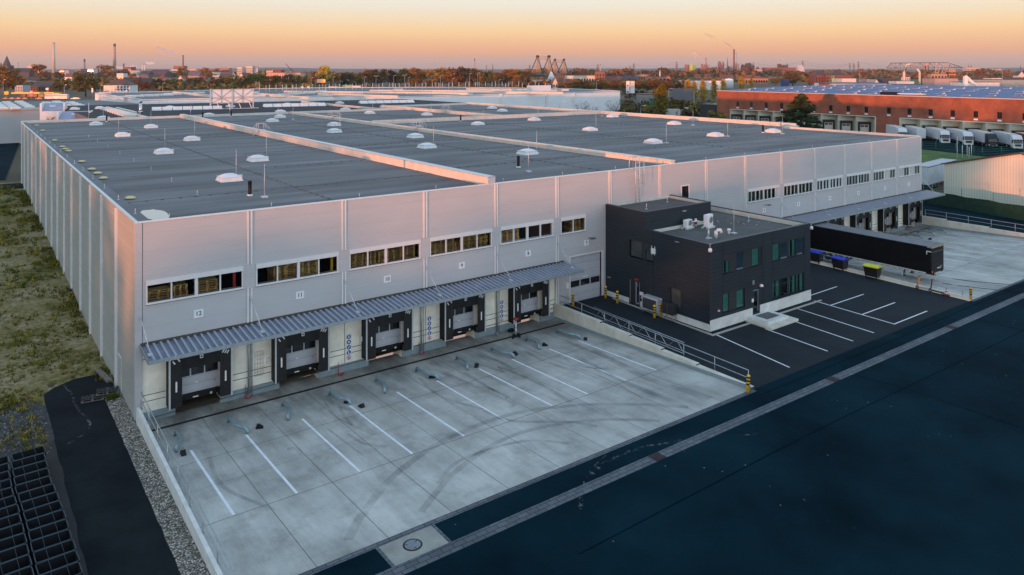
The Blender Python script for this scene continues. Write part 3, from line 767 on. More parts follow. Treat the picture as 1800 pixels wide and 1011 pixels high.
# dock shelters
def shelter(c, dz=0):
    f = MB()
    for s in (-1, 1):
        x0, x1 = c + s * 1.78, c + s * 1.70
        f.box(min(x0, x1), -.60, .42, max(x0, x1), .12, 3.42)
        f.box(min(x0, x1) - .01, -.625, .40, max(x0, x1) + .01, -.60, 3.44, 1)
    f.box(c - 1.78, -.60, 3.36, c + 1.78, .12, 3.44); f.box(c - 1.79, -.625, 3.36, c + 1.79, -.60, 3.45, 1)
    o = f.build('dock_shelter', [M['black'], M['galvlight']], hall)
    t = MB(); n = 12
    for i in range(n):
        x0, x1 = c - 1.69 + 3.38 * i / n, c - 1.69 + 3.38 * (i + 1) / n
        w0, w1 = [.03 * math.sin(i * 1.9 + j + c) for j in (0, 1.9)]
        t.face([(x0, -.58 + w0 * .3, 3.35), (x1, -.58 + w1 * .3, 3.35), (x1, -.50 + w1, 2.52), (x0, -.50 + w0, 2.52)])
        t.face([(x0, -.50 + w0, 2.52), (x1, -.50 + w1, 2.52), (x1, -.47 + w1, 2.52), (x0, -.47 + w0, 2.52)])
    t.box(c - .08, -.61, 3.02, c + .10, -.585, 3.22, 1); t.box(c - .04, -.615, 3.07, c + .06, -.61, 3.17, 0)
    t.build('top_curtain', [M['curtain'], M['white']], o)
    for s in (-1, 1):
        t = MB(); x0, x1 = sorted((c + s * 1.69, c + s * 1.06))
        for i in range(5):
            a, b = x0 + (x1 - x0) * i / 5, x0 + (x1 - x0) * (i + 1) / 5
            t.face([(a, -.59 + .015 * math.sin(i * 2), .44), (b, -.59 + .015 * math.sin(i * 2 + 2), .44), (b, -.585 + .015 * math.sin(i * 2 + 3), 3.34), (a, -.585 + .015 * math.sin(i * 2 + 1), 3.34)])
        xm = c + s * 1.38
        t.box(xm - .045, -.63, 1.35, xm + .045, -.605, 1.95, 1)
        for j in (-1, 0, 1) if s > 0 else (-1, 1):
            q = MB()
            q.box(-.035, -.008, -.11, .035, .008, .11); q.xf(Matrix.Translation((xm + j * .13, -.618, 3.12 + j * s * -.05)) @ Matrix.Rotation(s * .6, 4, 'Y'))
            t.mesh(q.v, q.f, 1)
        t.build('side_curtain', [M['curtain'], M['white']], o)
    d = MB(); d.box(c - 1.28, .22, .80, c + 1.28, .28, 3.2, 0)
    for i in range(3):
        w0 = c - 1.18 + i * .80
        d.box(w0, .205, 1.82, w0 + .72, .222, 2.42, 1)
    d.box(c - .16, .212, 1.32, c + .0, .22, 1.40, 2)
    d.box(c + .95, .21, 1.2, c + 1.0, .22, 1.26, 3)
    for z in (1.30, 1.76): d.box(c - 1.28, .216, z, c + 1.28, .22, z + .015, 4)
    d.build('dock_door', [M['doorgrey'], M['glass_dark'], M['white'], M['ink'], M['midgrey']], o)
    l = MB(); l.box(c - 1.1, .0, .62, c + 1.1, 1.3, .78, 0); l.box(c - 1.1, -.08, .55, c + 1.1, .0, .80, 0)
    l.box(c - .35, -.10, .60, c - .05, -.08, .66, 1); l.box(c + .62, -.10, .58, c + .74, -.08, .70, 2)
    l.build('leveller', [M['black'], M['white'], M['conc']], o)
    for s in (-1, 1):
        u = MB(); u.box(c + s * 1.22 - .14, -.32, .42, c + s * 1.22 + .14, -.03, .88); u.box(c + s * 1.22 - .1, -.34, .5, c + s * 1.22 + .1, -.32, .8, 1)
        u.build('bumper', [M['black'], M['midgrey']], o)
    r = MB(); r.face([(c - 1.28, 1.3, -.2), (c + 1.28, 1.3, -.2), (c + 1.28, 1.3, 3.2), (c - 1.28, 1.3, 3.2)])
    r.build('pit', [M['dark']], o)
for c in DL + DR: shelter(c)
# gate, roof door, ladder, downpipes, lamps
g = MB(); g.box(32.5, .16, .2, 35.95, .22, 4.5)
for i in range(3): g.box(32.62 + i * 1.13, .145, 1.95, 33.62 + i * 1.13, .162, 2.45, 1)
g.box(34.0, .15, 2.60, 34.55, .16, 2.68, 2)
for z in (1.3, 1.9, 2.55, 3.2, 3.85): g.box(32.5, .152, z, 35.95, .16, z + .012, 3)
g.build('roller_gate', [M['doorgrey'], M['glass_dark'], M['white'], M['midgrey']], hall)
g = MB(); g.box(32.36, -.04, .2, 32.5, .16, 4.6); g.box(35.95, -.04, .2, 36.2, .16, 4.6); g.box(32.5, -.04, 4.5, 35.95, .16, 4.6)
g.build('gate_frame', [M['alu']], hall)
g = MB(); g.box(31.95, -.16, 2.05, 32.2, 0, 2.5); g.build('control_box', [M['white']], hall)
g = MB(); g.box(46.1, .1, 7.85, 47.05, .15, 9.1); g.build('roof_door', [M['glass_dark']], hall)
g = MB(); g.box(46.0, -.06, 7.85, 46.1, .1, 9.2); g.box(47.05, -.06, 7.85, 47.18, .1, 9.2); g.box(46.1, -.06, 9.1, 47.05, .1, 9.2); g.build('door_frame', [M['alu']], hall)
g = MB()
for x in (39.75, 40.25): g.tube([(x, -.32, 8.3), (x, -.32, 12.35)], .03, 6)
for i in range(14): g.tube([(39.75, -.32, 8.5 + i * .27), (40.25, -.32, 8.5 + i * .27)], .016, 5)
for z in (9.9, 10.6, 11.3, 11.9, 12.35):
    g.tube([(39.75, -.32, z)] + [(40.0 + .42 * math.sin(a), -.55 - .45 * math.cos(a), z) for a in [R(-80 + 20 * i) for i in range(9)]] + [(40.25, -.32, z)], .018, 5)
for a in (-50, 0, 50): g.tube([(40 + .42 * math.sin(R(a)), -.55 - .45 * math.cos(R(a)), 9.9), (40 + .42 * math.sin(R(a)), -.55 - .45 * math.cos(R(a)), 12.35)], .015, 5)
for z in (11.3, 12.3): g.tube([(39.75, -.32, z), (39.0, -.32, z)], .025, 6)
g.tube([(39.0, -.32, 11.3), (39.0, -.32, 12.3)], .025, 6); g.tube([(39.75, -.32, 12.3), (39.75, .5, 12.3), (39.75, .5, 11.2)], .025, 6); g.tube([(40.25, -.32, 12.3), (40.25, .5, 12.3), (40.25, .5, 11.2)], .025, 6)
g.build('roof_ladder', [M['galvlight']], hall)
for u in (6.35, 18.5, 25.1, 67.6, 79.6):
    g = MB(); g.tube([(u, -.02, 4.1), (u, -.02, -.2)], .065, 8); g.tube([(u + .2, -.01, 4.1), (u + .2, -.01, -.2)], .03, 6); g.box(u - .1, -.1, -.22, u + .1, .1, -.08); g.build('downpipe', [M['galv']], hall)
g = MB()
for i in range(4): g.tube([(6.75 + i * .17, .07, .9), (6.75 + i * .17, .07, 2.4)], .012, 4)
for i in range(7): g.tube([(6.75, .07, .9 + i * .25), (7.26, .07, .9 + i * .25)], .012, 4)
g.build('wire_guard', [M['galvlight']], hall)
for u in (7.45, 13.75, 19.8, 25.9):
    g = MB(); g.box(u, .0, 1.55, u + .2, .12, 1.9); g.build('switch_box', [M['white']], hall)
for u, z in ((34.55, 5.85), (58.9, 6.05), (12.9, 3.45), (6.5, 3.5), (30.6, 3.45)):
    g = MB(); g.tube([(u, 0, z), (u, -.45, z + .03)], .03, 6); g.box(u - .22, -.62, z - .02, u + .22, -.38, z + .08); g.build('wall_lamp', [M['midgrey']], hall)
g = MB(); g.box(-.03, 4.55, -.2, 0, 5.6, 2.2); g.box(-.04, 4.62, -.2, -.03, 5.53, 2.12, 1); g.build('side_door', [M['alu'], M['clad_shaded']], hall)
# roof
g = MB(); g.box(.3, .3, 10.6, 92.0, 20, ZR, 0, False); g.box(.3, 20.0, 10.6, 95.1, 99.9, ZR - .0, 0, False)
g.v = g.v[:8] + g.v[8:]
roof = MB()
roof.face([(.2, .2, ZR), (92.0, .2, ZR), (92.0, 20, ZR), (95.1, 20, ZR), (95.1, 112, ZR), (71, 112, ZR), (71, 99.9, ZR), (.2, 99.9, ZR)])
roof.build('roof', [M['membrane']], hall)
g = MB()
g.box(-.04, -.04, ZT - .06, 92.2, .22, ZT, 0); g.build('parapet', [M['alu']], hall)
g = MB(); g.box(-.05, .22, ZT - .06, .16, 100, ZT + .02, 0); g.box(.16, .22, ZR, .82, 99.6, ZR + .16, 1); g.build('parapet', [M['galvlight'], M['membrane3']], hall)
g = MB(); g.box(-.05, 99.6, ZR - .1, 71, 100, ZT + .25); g.build('parapet', [M['creamx']], hall)
g = MB(); g.box(91.9, .22, ZR - .1, 92.2, 19.6, ZT + .12); g.box(91.9, 19.6, ZR - .1, 95.2, 20, ZT + .12); g.box(94.9, 20, ZR - .1, 95.25, 112, ZT + .42); g.build('parapet', [M['cream']], hall)
g = MB(); g.box(70.6, 111.6, ZR - .1, 95.2, 112, ZT + .25); g.build('parapet', [M['creamx']], hall)
for x0, x1, y0, y1, zz, mm in ((24.25, 24.95, -.03, 99.6, 11.84, 'cream'), (44.7, 45.35, .06, 99.6, 11.60, 'cream'), (45.35, 94.9, 63.2, 63.7, 11.75, 'creamx'), (70.7, 71.2, 63.7, 111.6, 11.75, 'cream')):
    g = MB(); g.box(x0 + .06, y0 + .05, ZR - .4, x1 - .06, y1, zz - .05)
    if x0 < 30: g.box(x0 + .02, y0, 10.95, x1 - .02, y0 + .05, zz - .02, 1)
    g.box(x0, y0, zz - .05, x1, y1, zz, 1)
    if x1 - x0 < 2:      # row of fixings on the side
        v = y0 + .8
        while v < y1: g.box(x0 + .045, v, 11.36, x0 + .06, v + .06, 11.42, 1); v += .62
    g.build('fire_wall', [M[mm], M['galvlight'] if x0 < 30 else M[mm]], hall)
SK = [(9.3, 14.7), (9.3, 38.8), (9.3, 63.8), (9.4, 89.0), (15.3, 26.5), (15.3, 52.4), (15.3, 77.4), (34.6, 27.3), (34.5, 53.2), (34.7, 80.0), (39.9, 15.5), (39.8, 39.4), (39.6, 65.3), (39.4, 89.7),
      (59.2, 15.8), (58.6, 52.9), (58.0, 91.0), (65.5, 34.0), (64.6, 79.7), (72.7, 17.3), (72.4, 56.0), (84.3, 16.6), (84.8, 35.2), (89.8, 54.6), (89.2, 93.0), (84.3, 82.2)]
kb = MB(); kb.profy([(-.86, 0), (.86, 0), (.74, .34), (-.74, .34)], -.86, .86)
kb2 = MB(); kb2.prism([(-.9, -.9), (.9, -.9), (.9, .9), (-.9, .9)], 0, .05)
vs_ = []
kbx = MB()
lo, hi = [(-.88, -.88), (.88, -.88), (.88, .88), (-.88, .88)], [(-.74, -.74), (.74, -.74), (.74, .74), (-.74, .74)]
kbx.mesh([(a, b, 0) for a, b in lo] + [(a, b, .32) for a, b in hi], [(0, 1, 5, 4), (1, 2, 6, 5), (2, 3, 7, 6), (3, 0, 4, 7), (4, 5, 6, 7)])
kbx.box(-.78, -.78, .32, .78, .78, .38); kbx.box(.74, -.12, .14, 1.02, .12, .40); kbx.box(-.2, -.84, .02, .2, -.76, .1)
dm = MB(); nn = 10
gv = []
for j in range(nn + 1):
    for i in range(nn + 1):
        x, y = -1 + 2 * i / nn, -1 + 2 * j / nn
        gv.append((x * .72, y * .72, .38 + .22 * (1 - abs(x) ** 2.6) ** .8 * (1 - abs(y) ** 2.6) ** .8))
dm.mesh(gv, [(j * (nn + 1) + i, j * (nn + 1) + i + 1, (j + 1) * (nn + 1) + i + 1, (j + 1) * (nn + 1) + i) for j in range(nn) for i in range(nn)], 0, True)
k0 = kbx.build('roof_light', [M['kerbwhite']], hall); d0 = dm.build('dome', [M['dome']], k0)
for i, (u, v) in enumerate(SK):
    if i == 0: k0.location = (u, v, ZR); k0.scale = (.98, .98, .95); continue
    k = k0.copy(); COL.objects.link(k); k.location = (u, v, ZR); d_ = d0.copy(); COL.objects.link(d_); d_.parent = k
RODS = [(10.4, 43.6), (16.5, 83.8), (9.8, 70.1), (16.2, 54.7), (10.1, 15.6), (8.95, 5.0), (16.5, 27.6), (35.6, 53.8), (39.4, 83), (41.0, 40.3), (36.0, 28.2), (31.6, 4.5), (41.3, 15.7), (89.6, 57.2), (67.2, 34.6), (60.5, 14.9), (85.6, 32), (73.8, 16.2), (82.9, 14.1), (85.4, 17.0),
        (59.8, 53.2), (73.6, 56.4), (40.6, 65.5), (10.5, 89.3), (65.8, 80), (35.8, 80.3), (58.9, 91.5), (85.5, 82.5)]
rd = MB(); rd.tube([(0, 0, 0), (0, 0, 2.35)], .028, 6, r2=.014); rd.box(-.2, -.2, 0, .2, .2, .1)
r0 = rd.build('lightning_rod', [M['galvlight']], hall)
for i, (u, v) in enumerate(RODS):
    r = r0 if i == 0 else r0.copy()
    if i: COL.objects.link(r)
    r.location = (u, v, ZR)
st = MB(); st.tube([(0, 0, 0), (0, 0, .32)], .02, 5); st.box(-.06, -.06, 0, .06, .06, .03)
s0 = st.build('edge_post', [M['galvlight']], hall); pos = [(2 + 6.1 * i, 1.0) for i in range(15)] + [(.5, 6 * i + 3) for i in range(15)] + [(25.4, 8 * i + 4) for i in range(10)] + [(45.9, 9 * i + 3) for i in range(6)] + [(94.3, 8 * i + 24) for i in range(8)] + [(5.5, 8 * i + 9) for i in range(8)]
for i, (u, v) in enumerate(pos):
    r = s0 if i == 0 else s0.copy()
    if i: COL.objects.link(r)
    r.location = (u, v, ZR if u > 1 else ZR + .16)
for u, v in ((8.35, 6.3), (32.6, 7.3), (82.6, 17.0), (60.8, 61.5), (12.0, 96.5), (27.6, 96.8), (33.0, 98)):
    g = MB(); g.lathe([(.16, 0), (.16, .08), (.13, .1), (.13, .95), (.15, .97), (.15, 1.05), (.1, 1.08)], 10); g.lathe([(.22, 0), (.2, .1), (.14, .12)], 10, m=1); o = g.build('vent_pipe', [M['black'], M['kerbwhite']], hall); o.location = (u, v, ZR)
ro = MB(); ro.lathe([(.02, .0), (.34, .05), (.36, .12), (.2, .2), (.05, .22)], 14)
o0 = ro.build('roof_outlet', [mat('cream_roof_outlet', (.55, .47, .24), .5)], hall)
for i, (u, v) in enumerate([(1.35, 9.8), (1.3, 21.5), (1.35, 25), (1.3, 28.2), (1.3, 35.0), (1.35, 46.5), (1.3, 49), (1.3, 52), (1.4, 61.5), (1.5, 80), (1.6, 92)]):
    o = o0 if i == 0 else o0.copy()
    if i: COL.objects.link(o)
    o.location = (u, v, ZR)
# lightning conductor lines laid on the roof
def conductor(a, b, step=1.05):
    g = MB(); A, B = Vector(a), Vector(b); L = (B - A).length; t = (B - A) / L
    g.tube([(A.x, A.y, .05), (B.x, B.y, .05)], .012, 4)
    n = int(L / step); rr_ = random.Random(int(a[0] * 13 + a[1]))
    for i in range(n + 1):
        p = A + t * (i * step + rr_.uniform(-.08, .08)); s = .09 if rr_.random() > .12 else .16
        g.box(p.x - s * .8, p.y - .05, 0, p.x + s * .8, p.y + .05, .07)
    o = g.build('lightning_conductor', [M['midgrey']], hall); o.location = (0, 0, ZR)
for u, a, b in ((12.3, .8, 99), (37.2, .8, 99), (62.1, .8, 62.5), (78.3, .8, 62.5), (89.3, .8, 62.5), (58, 65, 99), (82, 65, 110)): conductor((u, a), (u, b))
for v, a, b in ((8.2, 1, 24), (20.6, 14, 24), (33.0, 16, 24), (58.2, 1, 24), (10.4, 26, 44), (22.0, 36, 44), (33.5, 26, 44), (46.0, 26, 44), (59, 26, 44), (72, 26, 44), (84, 26, 44), (12.0, 46, 91), (25.0, 46, 94), (40.0, 46, 94), (52, 46, 94), (75, 46, 70), (90, 72, 94)): conductor((a, v), (b, v))
# steps over the fire walls
def stile(x, y, rz=0):
    g = MB()
    for s in (-.35, .35):
        g.tube([(-1.1, s, 0), (-.45, s, .74), (.45, s, .74), (1.1, s, 0)], .035, 6)
        g.tube([(-1.1, s, 0), (-1.1, s, .9), (-.45, s, 1.62), (.45, s, 1.62), (1.1, s, .9), (1.1, s, 0)], .025, 6)
        for q in (-.45, .45): g.tube([(q, s, .74), (q, s, 1.62)], .025, 6)
    for i in range(3):
        for q in (-1, 1): g.box(q * (.98 - i * .2) - .12, -.35, .2 + i * .22, q * (.98 - i * .2) + .12, .35, .23 + i * .22)
    g.box(-.45, -.35, .74, .45, .35, .77)
    o = g.build('roof_steps', [M['galvlight']], hall); o.location = (x, y, ZR); o.rotation_euler = (0, 0, rz)
stile(24.6, 54.5); stile(45.0, 48.0); stile(45.0, 78); stile(70.95, 83)

# number plates and safety signs on the hall
def num_sign(u, z, txt):
    s = thing('number_sign', f'white square sign with black number {txt} on the grey hall wall', 'sign', (u, 0, z), 0, 'dock number signs')
    g = MB(); g.box(-.27, -.035, -.23, .27, -.004, .23); g.build('plate', [M['white']], s)
    text_mesh('number', txt, .36, M['ink'], Matrix.Translation((0, -.042, 0)) @ FRONT, s, .003, .005)
for t, u in (('12', 3.4), ('11', 9.6), ('10', 15.8), ('9', 21.9), ('8', 28.1), ('7', 34.25), ('6', 58.75), ('5', 64.8), ('4', 70.9), ('3', 76.9), ('2', 83.0), ('1', 88.9)): num_sign(u, 5.48, t)
def safety_sign(u, label, z=1.35):
    s = thing('safety_sign', label, 'sign', (u, .1, z), 0, 'tall safety signs between the docks')
    g = MB(); g.box(-.2, -.03, -.9, .2, -.004, .9); g.build('plate', [M['white']], s)
    for i in range(5):
        q = MB(); zc = .70 - i * .35
        def disc(r, y, m, n=18): q.face([(r * math.cos(2 * math.pi * k / n), y, zc + r * math.sin(2 * math.pi * k / n)) for k in range(n)], m)
        if i < 4:
            disc(.15, -.033, 0)
            if i == 0: q.face([(-.06, -.036, zc + .02), (.06, -.036, zc + .02), (.05, -.036, zc + .08), (-.05, -.036, zc + .08)], 1); q.box(-.05, -.037, zc - .08, .05, -.035, zc, 1)
            if i == 1: q.face([(-.08, -.036, zc - .06), (.08, -.036, zc - .06), (.03, -.036, zc + .08), (-.03, -.036, zc + .08)], 1)
            if i == 2: q.face([(-.08, -.036, zc - .07), (-.02, -.036, zc - .08), (.08, -.036, zc + .06), (.02, -.036, zc + .08)], 1)
            if i == 3: q.face([(-.05, -.036, zc + .09), (.01, -.036, zc + .09), (.01, -.036, zc - .03), (.08, -.036, zc - .06), (.08, -.036, zc - .09), (-.05, -.036, zc - .09)], 1)
        else:
            disc(.15, -.033, 2); disc(.115, -.0345, 1)
            q.face([(-.05, -.036, zc - .06), (.04, -.036, zc - .07), (.05, -.036, zc + .05), (-.02, -.036, zc + .07)], 3)
            q.face([(-.10, -.037, zc + .07), (-.07, -.037, zc + .10), (.10, -.037, zc - .07), (.07, -.037, zc - .10)], 2)
        q.build('pictogram', [M['signblue'], M['white'], M['red'], M['ink']], s)
for u, n in ((13.0, 'right of dock 11'), (19.2, 'right of dock 10'), (25.6, 'right of dock 9'), (67.95, 'right of dock 5'), (74.0, 'right of dock 4'), (80.1, 'right of dock 3')):
    safety_sign(u, f'narrow white board with blue and red safety symbols {n}')

# pallets stacked behind the windows
pm = MB()
for i in range(5): pm.box(-.6, -.4 + i * .175, .122, .6, -.3 + i * .175, .144)
for y in (-.4, -.06, .28):
    for x in (-.6, -.07, .46): pm.box(x, y, .022, x + .14, y + .12, .1)
    pm.box(-.6, y, 0, .6, y + .12, .022)
for x in (-.6, -.07, .46): pm.box(x, -.4, .1, x + .14, .4, .122)
p0 = pm.build('wooden_pallet', [M['wood']]); p0['group'] = 'pallets stacked behind the hall windows'; p0['category'] = 'pallet'
rr_ = random.Random(11); first = True
PST = [(1.3, 6, 'first window from the hall corner', 12), (2.45, 7, 'second pane from the hall corner', 12), (4.0, 7, 'third pane from the hall corner', 12), (8.4, 8, 'x', 11), (9.4, 9, 'x', 11), (10.4, 8, 'x', 11), (13.6, 8, 'x', 10), (14.7, 9, 'x', 10), (15.6, 8, 'x', 10), (16.6, 7, 'x', 10), (17.6, 8, 'x', 10),
       (19.9, 7, 'x', 9), (20.9, 9, 'x', 9), (21.9, 7, 'x', 9), (22.9, 8, 'x', 9), (23.9, 7, 'x', 9), (25.9, 8, 'x', 8), (26.9, 8, 'x', 8), (33.5, 7, 'x', 7)]
for u, n, w_, bay in PST:
    y = rr_.uniform(.72, .95)
    for j in range(n):
        o = p0 if first else p0.copy()
        if not first: COL.objects.link(o)
        first = False
        o.location = (u + rr_.uniform(-.03, .03), y + rr_.uniform(-.03, .03), 6.26 + j * .146); o.rotation_euler = (0, 0, rr_.uniform(-.03, .03) + (math.pi / 2 if int(u * 10) % 3 == 0 else 0))
        o['label'] = f'brown wooden pallet in the stacks behind the window above number {bay}'
# ------------------------------------------------------------------ dark office block
off = thing('office_building', 'two storey dark anthracite office block standing in front of the grey hall', 'building', (0, 0, 0))
U0, U1, V0, VT, UT, ZL_, ZH = 36.45, 49.4, -11.1, -4.6, 44.6, 7.12, 8.5
FH = [(37.96, 42.7, 4.65, 6.08), (44.12, 48.5, 4.65, 6.1), (37.96, 40.6, 1.75, 3.2), (41.65, 42.32, 1.05, 2.85), (44.12, 48.5, 1.65, 3.15)]
SH = [(-5.5, -2.82, 4.6, 6.0), (-4.0, -2.9, .8, 2.7), (-8.32, -7.26, 1.62, 3.1)]
mb = MB()
wallgrid(mb, 'y', V0, .14, U0, U1, .7, ZL_ - .05, FH, 0, 1)
wallgrid(mb, 'x', U0, .14, V0, -.0, .7, ZL_ - .05, SH, 0, 1)
mb.face([(U1, V0, .7), (U1, 0, .7), (U1, 0, ZL_ - .05), (U1, V0, ZL_ - .05)])
mb.face([(U0, VT, ZL_ - .05), (U0, 0, ZL_ - .05), (U0, 0, ZH - .05), (U0, VT, ZH - .05)])
mb.face([(U0, VT, 6.6), (UT, VT, 6.6), (UT, VT, ZH - .05), (U0, VT, ZH - .05)])
mb.face([(UT, VT, 6.6), (UT, 0, 6.6), (UT, 0, ZH - .05), (UT, VT, ZH - .05)])
mb.box(40.7, VT - .012, 7.12, 40.73, VT, ZH - .06, 2)
for x in (37.9, 42.85, 44.05, 48.6): mb.box(x, V0 - .008, 1.6, x + .03, V0, ZL_ - .06, 2)
for y in (-5.55,): mb.box(U0 - .008, y, 1.2, U0, y + .03, ZL_ - .06, 2)
mb.box(U0 - .02, V0 - .02, .9, U0 + .1, V0 + .0, ZL_ - .05, 1)
mb.build('wall', [M['anth'], M['anthplain'], M['black']], off)
mb = MB(); mb.face([(U0 + .1, V0 + .1, 6.72), (U1 - .1, V0 + .1, 6.72), (U1 - .1, -.02, 6.72), (U0 + .1, -.02, 6.72)]); mb.face([(U0 + .1, VT + .1, 8.22), (UT - .1, VT + .1, 8.22), (UT - .1, -.02, 8.22), (U0 + .1, -.02, 8.22)])
mb.build('roof', [M['roofoffice']], off)
mb = MB()
mb.box(U0 - .03, V0 - .03, ZL_ - .05, U1 + .03, V0 + .28, ZL_); mb.box(U1 - .28, V0 + .28, ZL_ - .05, U1 + .03, 0, ZL_); mb.box(U0 - .03, V0 + .28, ZL_ - .05, U0 + .28, VT, ZL_)
mb.box(U0 - .03, VT - .03, ZH - .05, UT + .03, VT + .28, ZH); mb.box(UT - .28, VT + .28, ZH - .05, UT + .03, -.05, ZH); mb.box(U0 - .03, VT + .28, ZH - .05, U0 + .28, -.05, ZH); mb.box(UT + .02, -.32, ZL_ - .04, U1 - .3, -.02, ZL_ + .12)
mb.build('parapet_cap', [M['anthplain']], off)
mb = MB()
mb.box(U0 + .1, V0 + .26, 6.6, U1 - .28, V0 + .29, ZL_ - .05); mb.box(U1 - .31, V0 + .28, 6.6, U1 - .28, 0, ZL_ - .05); mb.box(U0 + .26, V0 + .28, 6.6, U0 + .3, VT, ZL_ - .05)
mb.box(UT - .31, VT + .28, 8.1, UT - .28, 0, ZH - .05); mb.box(U0 + .26, VT + .28, 8.1, U0 + .3, 0, ZH - .05); mb.box(U0 + .3, -.12, 8.1, UT - .3, -.02, ZH - .06); mb.box(U0 + .3, VT - .16, 6.7, UT, VT - .02, 6.95)
mb.build('parapet_upstand', [M['cream']], off)
mb = MB()
mb.box(U0 - .02, V0 - .04, .7, 41.5, V0 - .0, 1.5); mb.box(42.45, V0 - .04, .7, U1 + .02, V0, 1.55); mb.box(U0 - .04, V0 - .04, .7, U0 - .0, -4.1, 1.2); mb.box(U0 - .04, -2.8, .7, U0, -.02, 1.15)
mb.build('plinth', [M['concw']], off)
def pane_f(x0, x1, z0, z1, curtain=None, parent_=None):
    f = MB(); y = V0 + .10
    f.box(x0 - .05, y - .03, z0 - .05, x1 + .05, y, z0); f.box(x0 - .05, y - .03, z1, x1 + .05, y, z1 + .05); f.box(x0 - .05, y - .03, z0, x0, y, z1); f.box(x1, y - .03, z0, x1 + .05, y, z1)
    o = f.build('window', [M['anthplain']], off)
    g = MB(); g.face([(x0, y - .01, z0), (x1, y - .01, z0), (x1, y - .01, z1), (x0, y - .01, z1)]); g.build('pane', [M['glass_teal']], o)
    if curtain:
        c = MB(); n = 8
        for i in range(n):
            a, b = x0 + (x1 - x0) * i / n, x0 + (x1 - x0) * (i + 1) / n
            if curtain == 2 and 2 <= i <= 4: continue
            c.face([(a, y + .03 + .03 * (i % 2), z0), (b, y + .03 + .03 * ((i + 1) % 2), z0), (b, y + .03 + .03 * ((i + 1) % 2), z1), (a, y + .03 + .03 * (i % 2), z1)])
        c.build('curtain', [M['curt']], o)
M['curt'] = mat('white_curtain', (.55, .60, .57), .8); M['glass_side'] = mat('dark_tinted_glass', (.05, .065, .065), .25, 0, .3, 1, spec=.3)
for a, b, c in ((38.03, 38.76, 2), (39.65, 40.49, 1), (41.55, 42.41, 1)): pane_f(a, b, 4.72 if a > 39 else 4.72, 6.02 if a > 39 else 5.6, c)
for a, b, c in ((44.2, 45.1, 1), (45.3, 46.2, 1), (46.45, 47.3, 2), (47.5, 48.4, 1)): pane_f(a, b, 4.72, 6.02, c)
for a, b, c in ((38.03, 38.72, 1), (39.65, 40.5, 1)): pane_f(a, b, 1.82, 3.12, c)
for a, b, c in ((44.2, 45.1, 2), (45.3, 46.2, 0), (46.45, 47.3, 2), (47.5, 48.4, 2)): pane_f(a, b, 1.72, 3.08, c)
mb = MB(); y = V0 + .13
for a, b, z0, z1 in FH:
    for q0, q1 in {37.96: [(38.82, 39.58), (40.55, 41.48), (42.47, 42.7)] if z0 > 3 else [(38.78, 39.58)], 44.12: [(46.26, 46.39)], 41.65: []}[a]: mb.box(q0, y - .06, z0, q1, y, z1)
mb.box(37.96, y - .06, 5.66, 38.8, y, 6.08)
for a, b, z in ((37.96, 42.7, 4.65), (44.12, 48.5, 4.65), (37.96, 40.6, 1.75), (44.12, 48.5, 1.65)): mb.box(a - .03, V0 - .06, z - .06, b + .03, y - .02, z)
mb.build('window_band', [M['anthplain']], off)
# side windows and doors
def pane_s(y0, y1, z0, z1, m='glass_side', cur=False):
    f = MB(); x = U0 + .10
    f.box(x - .03, y0 - .05, z0 - .05, x, y1 + .05, z0); f.box(x - .03, y0 - .05, z1, x, y1 + .05, z1 + .05); f.box(x - .03, y0 - .05, z0, x, y0, z1); f.box(x - .03, y1, z0, x, y1 + .05, z1)
    o = f.build('window', [M['anthplain']], off)
    g = MB(); g.face([(x - .01, y0, z0), (x - .01, y1, z0), (x - .01, y1, z1), (x - .01, y0, z1)]); g.build('pane', [M[m]], o)
    if cur: c = MB(); c.box(x + .1, y0, z0, x + .12, y1, z0 + (z1 - z0) * .8); c.build('blind', [bpy.data.materials['pale_blind']], o)
pane_s(-4.15, -3.0, 4.72, 5.95); pane_s(-5.42, -4.72, 4.72, 5.45, cur=True); pane_s(-8.25, -7.33, 1.68, 3.05)
mb = MB(); x = U0 + .12
mb.box(x - .05, -5.5, 5.52, x, -4.6, 6.0); mb.box(x - .05, -4.6, 4.6, x, -4.22, 6.0); mb.box(U0 - .05, -5.52, 4.55, x, -2.8, 4.6); mb.build('window_band', [M['anthplain']], off)
for nm in (0,):
    d = MB(); d.box(U0 + .02, -3.55, .8, U0 + .06, -2.92, 2.68, 0); d.box(U0 + .0, -4.0, .8, U0 + .05, -3.95, 2.7, 1); d.box(U0 + .0, -2.95, .8, U0 + .05, -2.9, 2.7, 1); d.box(U0 + .0, -3.6, .8, U0 + .05, -3.54, 2.7, 1)
    do = d.build('door', [M['anthplain'], M['grey']], off)
    g = MB(); g.face([(U0 + .04, -3.95, .85), (U0 + .04, -3.6, .85), (U0 + .04, -3.6, 2.62), (U0 + .04, -3.95, 2.62)]); g.build('pane', [M['glass_teal']], do)
    d = MB(); y = V0 + .08; d.box(41.65, y - .04, 1.1, 41.71, y, 2.82); d.box(42.26, y - .04, 1.1, 42.32, y, 2.82); d.box(41.71, y - .04, 2.74, 42.26, y, 2.82); d.box(42.16, y - .09, 1.7, 42.2, y - .05, 2.3, 1)
    do = d.build('door', [M['galv'], M['chrome']], off)
    g = MB(); g.face([(41.71, y - .02, 1.12), (42.26, y - .02, 1.12), (42.26, y - .02, 2.74), (41.71, y - .02, 2.74)]); g.build('pane', [M['glass_teal']], do)
mb = MB(); mb.box(U0 + .3, V0 + 2.2, .8, U1 - .2, V0 + 2.25, 6.6); mb.box(U0 + .3, V0 + .3, 3.7, U1 - .2, V0 + 2.2, 3.75); mb.box(U0 + 2.0, V0 + 2.3, .8, U0 + 2.05, -.3, 6.6)
mb.build('interior', [mat('dim_office_wall', (.30, .33, .30), .9)], off)
